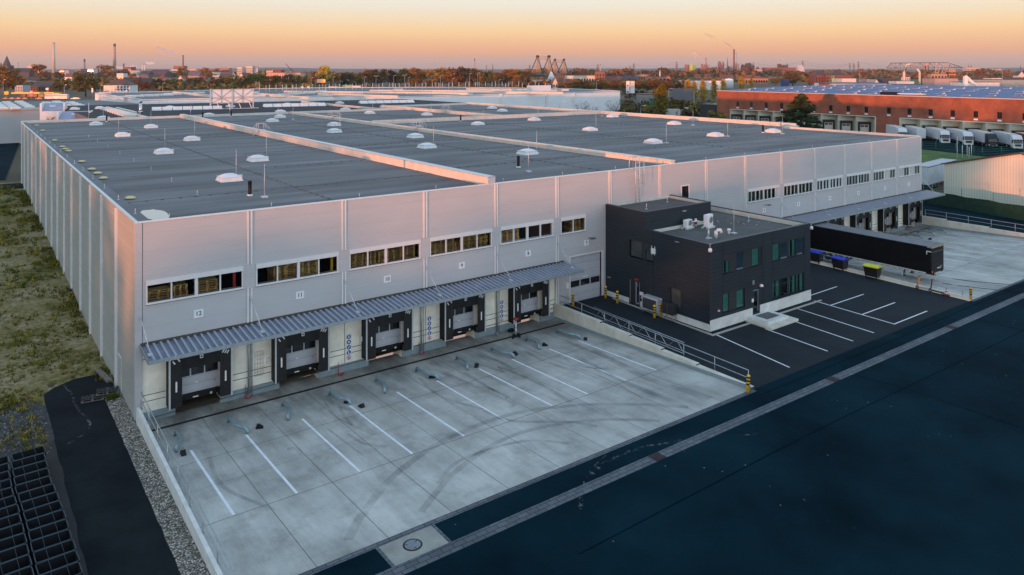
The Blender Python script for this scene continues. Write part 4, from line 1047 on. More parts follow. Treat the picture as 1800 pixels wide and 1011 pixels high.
# small wall fittings
for x, z, w_, h_, m in ((41.42, 1.95, .2, .26, 'white'), (41.5, 3.3, .22, .3, 'galv'), (37.35, 2.0, .22, .07, 'white')):
    g = MB(); g.box(x, V0 - .05, z, x + w_, V0, z + h_); g.build('notice_plate', [M[m]], off)
g = MB(); g.lathe([(.15, 0), (.15, .1), (.09, .18), (.02, .2)], 12); o = g.build('door_lamp', [M['white']], off); o.location = (42.5, V0 - .12, 3.0)
g = MB(); g.box(37.3, V0 - .06, 2.12, 37.46, V0, 2.2); g.build('alarm_lamp', [M['red']], off)
for x, y, z in ((U0, -8.0, 6.75), (U0, -.5, 2.35)):
    g = MB(); g.box(x - .12, y - .18, z - .04, x, y + .18, z + .02); g.build('wall_lamp', [M['galv']], off)
g = MB(); g.box(40.9, VT - .12, 8.05, 41.3, VT, 8.11); g.build('wall_lamp', [M['galvlight']], off)
g = MB(); g.box(U0 - .12, -5.75, 5.35, U0, -5.35, 5.75); g.tube([(U0 - .08, -5.72, 5.2), (U0 - .08, -5.72, 5.95)], .025, 6); g.tube([(U0 - .08, -5.4, 5.2), (U0 - .08, -5.4, 5.95)], .025, 6); g.build('antenna_box', [M['white']], off)
g = MB(); g.box(U0 - .1, -4.45, 1.72, U0, -4.1, 1.98); g.tube([(U0 - .06, -4.3, 1.5), (U0 - .06, -4.3, 1.62)], .06, 8); g.box(U0 - .05, -3.9, 2.82, U0, -3.45, 2.92, 1); g.build('door_fittings', [M['white'], M['red']], off)
for x, y in ((U0 - .1, V0 - .1), (U1 + .05, V0 - .05)):
    g = MB(); g.tube([(x + .1, y + .1, 7.0), (x, y, 7.02), (x, y, 6.86)], .04, 6); g.lathe([(.14, 6.6), (.14, 6.78), (.1, 6.86)], 12, x, y); g.tube([(x, y, 7.0), (x - .15, y, 7.2), (x + .1, y, 7.12)], .025, 6); g.build('camera', [M['white']], off)
g = MB(); g.tube([(42.4, -8.7, 6.72), (42.4, -8.7, 9.0)], .02, 6, r2=.012); g.box(42.2, -8.9, 6.72, 42.6, -8.5, 6.8); g.build('lightning_rod', [M['galvlight']], off)
for i in range(14):
    g = MB(); t = i / 13; g.box(-.07, -.05, 0, .07, .05, .09); o = g.build('conductor_clip', [M['galv']], off); o.location = ((43.2 + (i % 7) * .55, -2.5 - (i % 7) * .9, 6.72) if i < 7 else (44.6 + (i - 7) * .6, -4.2 - (i - 7) * .62, 6.72))
for x, y, z in ((38.5, -2.8, 8.22), (42.5, -1.5, 8.22), (39.8, -8.2, 6.72), (46.8, -1.6, 6.72), (47.6, -6.3, 6.72)):
    g = MB(); g.tube([(x, y, z), (x, y, z + .5)], .03, 6); g.box(x - .08, y - .08, z, x + .08, y + .08, z + .06); g.build('anchor_post', [M['galvlight']], off)
g = MB(); g.tube([(39.9, -8.9, 6.72), (39.9, -8.9, 7.25), (40.0, -8.98, 7.38), (40.2, -9.08, 7.36), (40.28, -9.12, 7.15)], .13, 10); g.build('vent_pipe', [M['white']], off)
g = MB(); g.tube([(41.9, -8.6, 6.72), (41.9, -8.6, 7.0)], .09, 10); g.tube([(41.9, -8.6, 7.0), (41.9, -8.6, 7.15)], .15, 10); g.build('vent_pipe', [M['white']], off)
g = MB(); g.tube([(39.35, -8.65, 6.72), (39.35, -8.65, 7.5)], .04, 8); g.tube([(39.35, -8.65, 7.5), (39.35, -8.65, 7.62)], .12, 8); g.box(39.1, -8.8, 6.72, 39.6, -8.5, 6.78); g.build('vent_pipe', [M['galvlight']], off)
g = MB(); g.tube([(42.2, -4.95, 6.72), (42.2, -4.95, 7.35)], .1, 8, m=0); g.tube([(42.2, -4.95, 6.9), (42.2, -4.95, 7.08)], .125, 8, m=1); g.build('vent_pipe', [M['white'], M['red']], off)
# air conditioners on the office roof
def ac(x, y, rz, s, h, label):
    a = thing('air_conditioner', label, 'air conditioner', (x, y, 6.72), rz, 'air conditioners on the office roof')
    g = MB(); g.bbox(-.45 * s, -.19 * s, .12, .45 * s, .19 * s, .12 + h, .02); g.build('casing', [M['white']], a)
    for k in range(1 if h < 1 else 1):
        zc = .12 + h * .55; f = MB(); n = 24; r = min(.28 * s, h * .4)
        f.tube([(.1 * s + r * math.cos(2 * math.pi * i / n), -.19 * s - .012, zc + r * math.sin(2 * math.pi * i / n)) for i in range(n + 1)], .02, 5, cap=False)
        for q in (.35, .6, .82): f.tube([(.1 * s + q * r * math.cos(2 * math.pi * i / n), -.19 * s - .01, zc + q * r * math.sin(2 * math.pi * i / n)) for i in range(n + 1)], .008, 4, cap=False)
        f.face([(.1 * s + r * math.cos(2 * math.pi * i / n), -.19 * s - .005, zc + r * math.sin(2 * math.pi * i / n)) for i in range(n)], 1)
        f.build('fan_grille', [M['galvlight'], M['midgrey']], a)
    b = MB(); b.box(-.6 * s, -.3 * s, 0, .6 * s, -.12 * s, .12); b.box(-.6 * s, .12 * s, 0, .6 * s, .3 * s, .12); b.build('base', [M['conc']], a)
ac(40.95, -5.15, .15, .95, .62, 'small white air conditioner beside the taller one on the office roof')
ac(42.55, -6.0, .15, 1.0, 1.0, 'tall white air conditioner on the dark office roof')
g = MB(); g.tube([(41.4, -5.1, 7.2), (42.0, -5.3, 7.25), (42.4, -5.6, 7.1)], .05, 6); g.build('refrigerant_pipe', [M['white']], off)
# heat pump and cabinet beside the office
hp = thing('heat_pump', 'grey outdoor heat pump unit with open grille beside the office wall', 'heat pump', (35.72, -5.75, .76))
g = MB(); g.bbox(0, -.82, .22, .62, .82, 1.28, .03); g.build('casing', [M['galvlight']], hp)
g = MB(); g.box(-.015, -.70, .34, 0, .70, 1.14, 0)
for i in range(9): g.box(-.03, -.70, .36 + i * .09, -.015, .70, .375 + i * .09, 1)
g.build('grille', [M['black'], M['galv']], hp)
for y in (-.75, .75): g = MB(); g.box(.05, y - .04, 0, .55, y + .04, .22); g.build('leg', [M['galv']], hp)
cb = thing('utility_cabinet', 'black utility cabinet on legs beside the grey heat pump', 'cabinet', (35.78, -7.55, .76))
g = MB(); g.bbox(0, -.55, .42, .5, .55, 1.2, .02); g.box(-.01, -.01, .45, 0, .01, 1.17, 1); g.build('casing', [M['woodblack'], M['midgrey']], cb)
for x in (.06, .44):
    for y in (-.48, .48): g = MB(); g.tube([(x, y, 0), (x, y, .42)], .03, 6); g.build('leg', [M['galv']], cb)
# entrance steps
es = thing('entrance_steps', 'two tier pale concrete entrance steps with a dark mat at the office', 'steps', (42.35, -11.14, .60))
g = MB(); g.bbox(-1.75, -2.3, 0, 1.75, 0, .17, .02); g.build('lower_step', [M['conc']], es)
g = MB(); g.bbox(-1.35, -1.75, .172, 1.25, 0, .36, .02); g.build('landing', [M['concw']], es)
g = MB(); g.box(-.85, -1.3, .362, .75, -.25, .372); g.build('mat', [M['midgrey']], es)
# ------------------------------------------------------------------ yard walls, railings, equipment
def railing(name, label, pts, zf, h=.95, posts=None, mid=(.5,), r=.028, ext=0):
    t = thing(name, label, 'railing', (pts[0][0], pts[0][1], zf(pts[0][1])))
    ox, oy, oz = t.location
    L = lambda x, y, z: (x - ox, y - oy, z - oz)
    A, B = Vector(pts[0]), Vector(pts[-1]); n = posts
    for i in range(n):
        p = A + (B - A) * (i / (n - 1)); z = zf(p.y); g = MB()
        g.tube([L(p.x, p.y, z - ext), L(p.x, p.y, z + h)], r, 6); g.box(*L(p.x - .07, p.y - .07, z), *L(p.x + .07, p.y + .07, z + .025)); g.build('post', [M['galv']], t)
    for hh in (h,) + tuple(mid):
        g = MB(); g.tube([L((A + (B - A) * i / 12).x, (A + (B - A) * i / 12).y, zf((A + (B - A) * i / 12).y) + hh) for i in range(13)], r if hh == h else r * .8, 6); g.build('rail', [M['galv']], t)
    return t
def stepped_wall(label, x0, x1, segs, y_end, face):
    t = thing('retaining_wall', label, 'wall', (x0, 0, 0)); y0 = -.02; W = x1 - x0
    y = .1; bw = 1.55
    for yb, top in segs:
        while y > yb + .01:
            b = y - bw if y - bw - yb > .4 else yb
            g = MB(); g.box(0, b + .012, -.2, W, y - .0, top); g.box(.02, b, -.2, W - .02, b + .012, top - .01, 1); g.build('wall_block', [M['conc'], M['joint']], t); y = b
    g = MB(); n = 12
    for i in range(n):
        a, b = y_end * i / n, y_end * (i + 1) / n
        for xf in ((-.012, .0) if face == 'l' else (W, W + .012),):
            vs_ = [(xf[0], a, -.2), (xf[1], a, -.2), (xf[1], b, -.2), (xf[0], b, -.2), (xf[0], a, zY(a) + .24), (xf[1], a, zY(a) + .24), (xf[1], b, zY(b) + .24), (xf[0], b, zY(b) + .24)]
            g.mesh(vs_, [(4, 5, 6, 7), (0, 1, 5, 4), (1, 2, 6, 5), (2, 3, 7, 6), (3, 0, 4, 7)])
    g.build('base_band', [M['plinth']], t)
    return t
stepped_wall('stepped pale concrete wall between the near loading yard and the car park', 30.75, 31.1, [(-5.4, 1.0), (-8.5, .90), (-11.55, .82), (-14.6, .73), (-18.8, .64)], -18.8, 'l')
stepped_wall('pale concrete block wall between the far loading yard and the side road', 92.15, 92.5, [(-3.1, 1.06), (-8.0, .92), (-13, .8), (-18.8, .64)], -18.8, 'l')
t = thing('retaining_wall', 'low pale concrete wall beside the dark lorry trailer and the rubbish bins', 'wall', (60.6, 0, 0))
g = MB(); n = 10
for i in range(n):
    a, b = -18.5 * i / n, -18.5 * (i + 1) / n; g.mesh([(0, a, -.3), (.28, a, -.3), (.28, b, -.3), (0, b, -.3), (0, a, zS(a) + .24), (.28, a, zS(a) + .24), (.28, b, zS(b) + .24), (0, b, zS(b) + .24)], [(4, 5, 6, 7), (0, 1, 5, 4), (1, 2, 6, 5), (2, 3, 7, 6), (3, 0, 4, 7)])
g.build('wall_body', [M['conc']], t)
t = thing('retaining_wall', 'white concrete wall between the gravel strip and the near loading yard', 'wall', (0, 0, 0))
g = MB(); n = 12
for i in range(n):
    a, b = -.35 - 18.5 * i / n, -.35 - 18.5 * (i + 1) / n; zt = lambda v: .92 + .025 * v + .002 * max(0, -v - 8)
    g.mesh([(-.02, a, -.4), (.16, a, -.4), (.16, b, -.4), (-.02, b, -.4), (-.02, a, zt(a)), (.16, a, zt(a)), (.16, b, zt(b)), (-.02, b, zt(b))], [(4, 5, 6, 7), (0, 1, 5, 4), (1, 2, 6, 5), (2, 3, 7, 6), (3, 0, 4, 7)])
g.build('wall_body', [M['concw']], t)
railing('railing', 'galvanised railing on the white wall beside the gravel strip', [(.2, -.5), (.2, -18.4)], lambda v: .85 + .025 * v, .95, 9, (.5,), ext=.35)
railing('railing', 'galvanised railing along the stepped wall beside the car park', [(31.2, -.3), (31.2, -18.3)], lambda v: zS(v) - .0, .92, 8, (.45,))
railing('railing', 'galvanised railing behind the rubbish bins beside the dark trailer', [(60.72, -.4), (60.72, -18.2)], lambda v: zS(v) + .2, .78, 8, (.38,))
railing('railing', 'galvanised railing on the block wall along the side road', [(92.65, -.3), (92.65, -18.3)], lambda v: zS(v) - .0, 1.1, 8, (.62,))
t = thing('sliding_gate', 'parked galvanised sliding gate with diagonal braces behind the stepped wall', 'gate', (31.55, -12.9, .62))
for z in (.12, .88):
    g = MB(); g.tube([(0, 0, z - .03), (0, 9.0, z + .08)], .025, 6); g.build('rail', [M['galv']], t)
for i in range(6):
    y = i * 1.5
    g = MB(); g.tube([(0, y, .12), (0, y + .75, .90)], .022, 6); g.tube([(0, y + .75, .90), (0, y + 1.5, .14)], .012, 5); g.build('brace', [M['galv']], t)
# bollards
def bollard_master():
    t = thing('bollard', 'x', 'bollard', (0, 0, 0), 0, 'yellow and black striped bollards')
    g = MB(); g.lathe([(.105, 0), (.105, .96), (.09, 1.0), (.04, 1.02)], 14); g.build('post', [M['yellow']], t)
    for z in (.40, .60, .80): g = MB(); g.lathe([(.108, z), (.108, z + .11)], 14); g.build('black_stripe', [M['ink']], t)
    return t
b0 = bollard_master()
for i, (u, v, lab) in enumerate([(32.15, -.72, 'yellow black bollard left of the roller gate'), (35.75, -.75, 'yellow black bollard right of the roller gate'), (35.6, -2.3, 'yellow black bollard before the office side door'),
                                 (35.45, -6.55, 'yellow black bollard in front of the heat pump'), (36.1, -6.55, 'dark bollard hidden behind the heat pump corner'), (60.95, -18.75, 'yellow black bollard beside the orange traffic cone')]):
    o = b0 if i == 0 else dup(b0, (u, v, zS(v)), 0, lab)
    if i == 0: o.location = (u, v, zS(v)); o['label'] = lab
o = dup(b0, (30.35, -18.85, .5), 0, 'leaning yellow black bollard at the end of the stepped wall'); o.rotation_euler = (0, R(7), 0)
# wheel guides
def wheel_guide(mirror, two):
    g = MB(); s = -1 if mirror else 1
    g.tube([(0, 0, .0), (0, 0, .22), (0, -.10, .27), (0, -1.15, .30), (s * .04, -1.3, .30), (s * .36, -1.85, .30), (s * .42, -2.05, .26), (s * .42, -2.12, .0)], .10, 10)
    g.box(-.14, -.14, 0, .14, .14, .02); g.box(s * .42 - .14, -2.24, 0, s * .42 + .14, -1.96, .02)
    return g
wg = [None, None]
def add_guide(u, v, mir, lab, rz=0):
    if wg[mir] is None:
        t = thing('wheel_guide', lab, 'wheel guide', (u, v, zY(v)), rz, 'tubular wheel guides on the yard floor')
        wheel_guide(mir, 0).build('tube', [M['galvteal']], t); wg[mir] = t
    else: dup(wg[mir], (u, v, zY(v)), rz, lab)
M['galvteal'] = mat('weathered_galvanised_tube', (.24, .33, .35), .38, .35, .15, 4)
ORD = ['first', 'second', 'third', 'fourth', 'fifth', 'sixth', 'seventh', 'eighth', 'ninth', 'tenth']
GL = [(1.55, -2.75, 0), (4.35, -2.9, 0), (7.55, -2.7, 0), (10.4, -2.95, 0), (13.65, -2.75, 0), (16.5, -2.9, 0), (19.75, -2.75, 0), (22.65, -2.85, 0), (25.9, -2.7, 0), (28.8, -2.8, 0)]
for i, (u, v, m_) in enumerate(GL): add_guide(u, v, 1 - i % 2, f'bent grey steel wheel guide, {ORD[i]} from the white wall in the near yard', 0)
for i, (u, v) in enumerate([(90.1, -2.0), (87.4, -1.9), (84.4, -1.9), (81.3, -1.8)]): add_guide(u, v, 1, f'bent grey steel wheel guide, {ORD[i]} from the side road in the far yard', 0)
# wheel chocks
def chock(u, v, lab, rz):
    global ch0
    if ch0 is None:
        ch0 = thing('wheel_chock', lab, 'wheel chock', (u, v, zY(v)), rz, 'black rubber wheel chocks')
        g = MB(); g.profx([(-.2, 0), (.2, 0), (.2, .06), (.12, .2), (.05, .22), (-.18, .06)], -.12, .12); g.build('wedge', [M['black']], ch0)
        g = MB(); g.tube([(-.06, .14, .18), (-.06, .2, .26), (.06, .2, .26), (.06, .14, .18)], .012, 5); g.build('handle', [M['midgrey']], ch0)
    else: dup(ch0, (u, v, zY(v)), rz, lab)
ch0 = None
for i, (u, v) in enumerate([(1.35, -5.35), (5.5, -4.75), (10.8, -4.6), (11.2, -5.75), (16.75, -4.5), (20.1, -4.7), (23.5, -4.5), (26.3, -4.4), (29.4, -5.3), (84.3, -4.7)]):
    chock(u, v, ['black rubber chock by the white wall of the near yard', 'black chock beside the second wheel guide from the white wall', 'black chock touching the fourth wheel guide', 'lone black chock on the open concrete near the third parking line', 'black chock touching the sixth wheel guide', 'black chock at the end of the seventh wheel guide',
                 'black chock at the end of the eighth wheel guide', 'black chock at the end of the ninth wheel guide', 'black chock near the stepped wall of the near yard', 'black chock on the far yard near the side road'][i], i * 1.1)
for i, (u, v, n) in enumerate(((6.15, -.35, 'dock 12'), (12.2, -.4, 'dock 11'), (18.3, -.4, 'dock 10'))):
    t = thing('chock_holder', f'small red chain holder leaning on the wall right of {n}', 'chock holder', (u, v, -.2), 0, 'red chain holders at the dock wall')
    g = MB(); g.tube([(0, .38, .75), (0, .3, .2)], .02, 5); g.tube([(0, .3, .25), (-.12, .1, .05), (.1, -.05, .04), (.26, .05, .05), (.2, .22, .06)], .035, 5); g.build('chain', [M['red']], t)
t = thing('trailer_stand', 'grey trailer jack with red top standing left of dock 8', 'jack', (25.75, -1.55, -.19), R(20))
g = MB(); g.tube([(0, 0, .15), (0, 0, 1.25)], .07, 10); g.tube([(0, 0, .15), (0, 0, .7)], .09, 10); g.build('column', [M['galv']], t)
g = MB(); g.box(-.45, -.06, .08, .45, .06, .18); g.box(-.06, -.4, .08, .06, .3, .18); g.build('base', [M['black']], t)
g = MB(); g.lathe([(.05, 1.22), (.2, 1.36), (.22, 1.42), (.1, 1.44)], 12); g.build('head', [M['red']], t)
for x in (-.42, .42): g = MB(); g.wheel((x, .0, .1), .1, .06, 'x'); g.build('wheel', [M['tyre']], t)
t = thing('hose_reel', 'black coiled hose lying on the ground left of dock 8', 'hose', (26.2, -.35, -.19))
g = MB()
for k in range(3): g.tube([((.28 - k * .03) * math.cos(a * .35), (.2 - k * .02) * math.sin(a * .35), .04 + k * .06) for a in range(19)], .035, 6, cap=False)
g.build('coil', [M['black']], t)
# dark curtain-side trailer
tr = thing('lorry_trailer', 'long black curtain side trailer with grey roof parked at a far dock', 'trailer', (65.0, -14.25, .42))
W2, LN, B0, B1 = 1.19, 13.55, .86, 3.28
g = MB(); g.box(-W2, .12, B0, W2, LN, B1 - .04)
for y in [.12 + i * 3.35 for i in range(5)]: g.box(-W2 - .012, y, B0, -W2, y + .03, B1 - .06)
g.build('curtain', [M['blackside']] if 'blackside' in M else [mat('black_tarpaulin', (.0035, .0035, .0045), .5, 0, .35, 1.2, .35, 5, .2, stretch=(1, 2.5, .4))], tr)
g = MB(); g.box(-W2 - .01, .0, B1 - .04, W2 + .01, LN, B1); g.build('roof', [mat('grey_tarpaulin_roof', (.15, .148, .155), .7, 0, .18, .8, stretch=(1, 3, 1))], tr)
g = MB(); g.box(-W2, 0, B0, W2, .12, B1 - .04); g.box(-W2 - .015, -.02, B0 - .1, -W2 + .1, .10, B1 - .3, 0); g.box(-W2 + .15, -.03, B1 - .55, W2 - .15, 0, B1 - .5, 1); g.build('front_wall', [M['blackwall']] if 'blackwall' in M else [M['black'], M['midgrey']], tr)
g = MB(); g.box(-W2 - .02, -.02, B1 - .16, W2 + .02, .0, B1 + .004); g.box(-W2 - .02, -.02, B1 - .12, -W2, .38, B1 + .004); g.box(-W2 - .02, .0, B1 - .5, -W2 - .008, .45, B1 - .42, 1); g.box(-W2 - .02, .38, B1 - .75, -W2 - .008, .45, B1 - .5, 1); g.build('corner_trim', [mat('tan_trim', (.36, .28, .18), .6), M['white']], tr)
g = MB(); g.box(-W2 + .02, .05, B0 - .14, W2 - .02, LN, B0 - .02); g.box(-.5, .1, B0 - .32, .5, LN, B0 - .14); g.build('chassis', [M['black']], tr)
g = MB()
g.box(-W2 - .02, .5, B0 - .10, -W2 + .02, LN, B0 - .02)
for i in range(22): g.box(-W2 - .01, .7 + i * .6, B0 - .24, -W2 + .01, .76 + i * .6, B0 - .10)
g.build('side_rail', [M['cream']], tr)
for s in (-1, 1):
    g = MB(); g.box(s * .75 - .07, 2.6, .04, s * .75 + .07, 2.75, B0 - .1); g.box(s * .75 - .17, 2.5, 0, s * .75 + .17, 2.85, .05); g.build('landing_leg', [M['midgrey']], tr)
for y in (9.1, 10.3, 11.5):
    for s in (-1, 1): g = MB(); g.wheel((s * .95, y, .46), .46, .34); g.wheel((s * 1.0, y, .46), .26, .3, m=1); g.build('wheel', [M['tyre'], M['midgrey']], tr)
g = MB(); g.box(.35, -.05, B0 + .25, .75, 0, B0 + .5, 0)
for x in (-.1, .05, .2, .35): g.box(x, -.07, B0 + .30, x + .08, 0, B0 + .38, 1)
g.box(-W2 + .05, -.04, B0 + .02, -W2 + .16, 0, B0 + .2, 2); g.build('connector_panel', [M['midgrey'], M['white'], M['orange']], tr)
g = MB(); g.box(-.5, -.05, B0 - .2, .5, .1, B0 - .04); g.build('bumper', [M['galvlight']], tr)
# waste containers
def bin_(x, y, rz, lid, lab):
    t = thing('waste_container', lab, 'waste container', (x, y, zS(y)), rz, 'wheeled waste containers by the low wall', .95)
    g = MB(); lo, hi = (.58, .36), (.68, .50)
    g.mesh([(-lo[0], -lo[1], .2), (lo[0], -lo[1], .2), (lo[0], lo[1], .2), (-lo[0], lo[1], .2), (-hi[0], -hi[1], 1.1), (hi[0], -hi[1], 1.1), (hi[0], hi[1], 1.1), (-hi[0], hi[1], 1.1)], [(3, 2, 1, 0), (4, 5, 6, 7), (0, 1, 5, 4), (1, 2, 6, 5), (2, 3, 7, 6), (3, 0, 4, 7)])
    g.box(-.72, -.54, 1.06, .72, .54, 1.12)
    for k in (-.35, 0, .35): g.box(k - .04, -.46, .5, k + .04, -.42, 1.04)
    g.build('body', [M['midblack']], t)
    l = MB(); pr = [(-.56, 1.12), (-.56, 1.17), (-.3, 1.27), (.1, 1.31), (.5, 1.24), (.56, 1.16), (.56, 1.12)]; l.profx(pr, -.72, .72)
    for k in (-.42, -.14, .14, .42): l.profx([(-.5, 1.19), (-.3, 1.295), (.1, 1.335), (.48, 1.265), (.48, 1.2)], k - .05, k + .05)
    l.build('lid', [lid], t)
    for sx in (-.5, .5):
        for sy in (-.3, .3): g = MB(); g.wheel((sx, sy, .1), .1, .05, 'x', n=12); g.tube([(sx, sy, .1), (sx, sy, .22)], .02, 5); g.build('castor', [M['tyre']], t)
    return t
M['midblack'] = mat('black_plastic', (.018, .018, .019), .5, 0, .2, 3)
bin_(60.75, -4.55, R(90 + 4), M['blue'], 'black waste container with blue lid at the corner of the office'); bin_(60.4, -7.35, R(90 - 5), M['blue'], 'black waste container with blue lid next to the yellow lidded one')
bin_(60.3, -10.6, R(90 + 3), M['ylid'], 'black waste container with yellow lid by the low wall'); bin_(60.7, -2.6, R(92), M['blue'], 'black waste container with blue lid mostly hidden behind the office')
# electric scooters and cone
def scooter(x, y, rz, body, lab, fold=False):
    t = thing('kick_scooter', lab, 'scooter', (x, y, zS(y)), rz, 'scooters parked at the low wall')
    g = MB(); g.bbox(-.08, -.42, .16, .08, .36, .22, .01); g.build('deck', [M['black'] if body is M['red'] else M['galv']], t)
    for y_ in (-.55, .52): g = MB(); g.wheel((0, y_, .14), .14, .06, 'x', n=16); g.wheel((0, y_, .14), .07, .07, 'x', 1, 12); g.build('wheel', [M['tyre'], M['white']], t)
    g = MB(); g.tube([(0, .52, .14), (0, .45, .5), (0, .36, 1.12)], .07 if body is M['orange'] else .045, 8); g.tube([(0, -.55, .14), (0, -.4, .2)], .04, 6); g.build('stem', [body if body is M['orange'] else M['midblack']], t)
    g = MB(); g.tube([(-.28, .32, 1.14), (0, .36, 1.16), (.28, .32, 1.14)], .03, 6); g.build('handlebar', [M['black'] if body is M['orange'] else M['red']], t)
    if body is not M['orange']: g = MB(); g.profx([(-.5, .52), (-.1, .46), (-.1, .5), (-.5, .6)], -.06, .06); g.build('mudguard', [M['white']], t)
scooter(60.35, -15.15, R(4), M['orange'], 'orange scooter with white wheels leaning by the low wall'); scooter(60.3, -16.25, R(-6), M['red'], 'black scooter with red handlebar next to the traffic cone')
t = thing('traffic_cone', 'small orange and white traffic cone beside the black scooter', 'traffic cone', (60.4, -17.05, .52))
g = MB(); g.box(-.2, -.2, 0, .2, .2, .05); g.build('base', [M['black']], t)
g = MB(); g.lathe([(.15, .05), (.125, .18)], 14); g.lathe([(.1, .31), (.08, .42)], 14); g.lathe([(.055, .54), (.03, .66)], 14); g.build('cone_body', [M['red']], t)
g = MB(); g.lathe([(.125, .18), (.1, .31)], 14); g.lathe([(.08, .42), (.055, .54)], 14); g.build('white_band', [M['white']], t)
M['red2'] = M['red']
# pallets lying on the path
def ground_pallet(x, y, z, rz, ry, lab):
    t = thing('flat_pallet', lab, 'pallet', (x, y, z), rz, 'dark pallets lying on the path'); t.rotation_euler = (ry * .3, ry, rz)
    g = MB()
    for i in range(6): g.box(-.6 + i * .21, -.4, .12, -.47 + i * .21, .4, .145)
    g.build('slats', [M['woodblack']], t); g = MB()
    for yy in (-.4, -.05, .3):
        g.box(-.6, yy, .0, .6, yy + .1, .02)
        for x_ in (-.6, -.06, .48): g.box(x_, yy, .02, x_ + .12, yy + .1, .118)
    g.build('bearers', [M['woodgrey']], t)
ground_pallet(-1.55, 4.75, .0, R(-8), 0, 'dark wooden pallet lying flat on the asphalt path'); ground_pallet(-.72, 4.95, .15, R(-10), R(3), 'dark wooden pallet resting on the other by the hall wall')
t = thing('timber_plank', 'weathered timber board lying along the hall side wall', 'board', (-.45, 8.3, -.05), R(8)); g = MB(); g.box(-.2, -1.3, 0, .15, 1.3, .12); g.box(-.2, -1.3, .125, -.05, 1.2, .16); g.build('plank', [M['woodgrey']], t)
# plastic crates in two columns
def crate():
    t = thing('mesh_crate', 'x', 'crate', (0, 0, 0), 0, 'dark open crates stacked in two rows on the hardstanding')
    L_, W_, H_ = .69, .41, .75
    g = MB()
    for a, b, c, d_ in ((-L_, -W_, L_, -W_ + .025), (-L_, W_ - .025, L_, W_), (-L_, -W_ + .025, -L_ + .025, W_ - .025), (L_ - .025, -W_ + .025, L_, W_ - .025)): g.box(a, b, .08, c, d_, H_)
    g.box(-L_ + .03, -W_ + .03, .08, L_ - .03, W_ - .03, .13)
    for k in range(5): g.box(-L_ + .05, -W_ + .08 + k * .14, .13, L_ - .05, -W_ + .13 + k * .14, .2)
    g.build('shell', [M['crate']], t)
    f = MB(); r = .016; c = .08
    ring = [(-L_ + c, -W_, H_), (L_ - c, -W_, H_), (L_, -W_ + c, H_), (L_, W_ - c, H_), (L_ - c, W_, H_), (-L_ + c, W_, H_), (-L_, W_ - c, H_), (-L_, -W_ + c, H_), (-L_ + c, -W_, H_)]
    f.tube(ring, r, 6, cap=False); f.build('rim', [M['craterim']], t)
    for x in (-.26, .28): f = MB(); f.tube([(x, -W_, H_), (x, W_, H_)], r * .5, 5); f.build('divider', [M['craterim']], t)
    f = MB()
    for sx in (-L_ + .05, L_ - .05):
        for sy in (-W_ + .05, W_ - .05): f.box(sx - .04, sy - .04, 0, sx + .04, sy + .04, .08)
    f.build('feet', [M['crate']], t)
    return t
M['crate'] = mat('black_crate_plastic', (.008, .009, .011), .5, 0, .2, 4); M['craterim'] = mat('blue_grey_crate_rim', (.026, .055, .075), .5, .2, .15, 5)
c0 = crate(); rr_ = random.Random(2); first = True
offs = [0, -.02, -.03, -.02, -.01, .06, .12, .15, .18, .22, .25, .28, .3, .3]
for col, xc in (('front', -5.27), ('rear', -6.78)):
    for i in range(14 if col == 'front' else 13):
        y = -2.35 - i * .875 - (.1 if col == 'rear' else 0)
        x = xc + offs[i] * 1.1 - .045 * i * 0 + rr_.uniform(-.02, .02)
        o = c0 if first else dup(c0, (x, y, 0))
        first = False
        o.location = (x, y, zL(y) + .015); o.rotation_euler = (0, 0, R(rr_.uniform(-1.5, 1.5) + 3))
        o['label'] = ('dark open crate in the row nearest the asphalt path' if col == 'front' else 'dark open crate in the row at the photo\'s left edge')
# manhole cover and grates
t = thing('manhole_cover', 'round iron manhole cover set in the buff concrete slab', 'manhole cover', (6.93, -19.83, .511))
g = MB(); g.lathe([(.40, 0), (.40, .012), (.32, .014)], 28, m=0); g.build('rim', [M['ironrust']] if 'ironrust' in M else [mat('rusty_iron', (.025, .016, .014), .7, .3, .3, 5)], t)
g = MB(); g.lathe([(.33, .0), (.33, .018)], 28); g.build('lid', [mat('concrete_lid', (.17, .19, .20), .8, 0, .2, 6)], t)
for a in range(3): g = MB(); a_ = a * 2.1 + .5; g.box(-.07, -.015, .018, .07, .015, .024); o = g.build('lifting_slot', [M['black']], t); o.location = (.25 * math.cos(a_), .25 * math.sin(a_), 0); o.rotation_euler = (0, 0, a_)
for i, (u, lab) in enumerate(((20.25, 'rust brown drain grate in the paving strip nearest the manhole'), (36.25, 'rust brown drain grate in the paving strip opposite the office'), (52.4, 'rust brown drain grate in the paving strip beyond the office'))):
    t = thing('drain_grate', lab, 'drain grate', (u, -20.9, .508), 0, 'drain grates in the paving strip')
    g = MB(); g.box(-.34, -.34, 0, .34, .34, .008, 0)
    for k in range(7): g.box(-.3 + k * .09, -.3, .008, -.25 + k * .09, .3, .016, 1)
    g.build('grate', [M['black'], mat('brown_iron', (.05, .028, .025), .7, .2, .3, 6) if i == 0 else bpy.data.materials['brown_iron']], t)
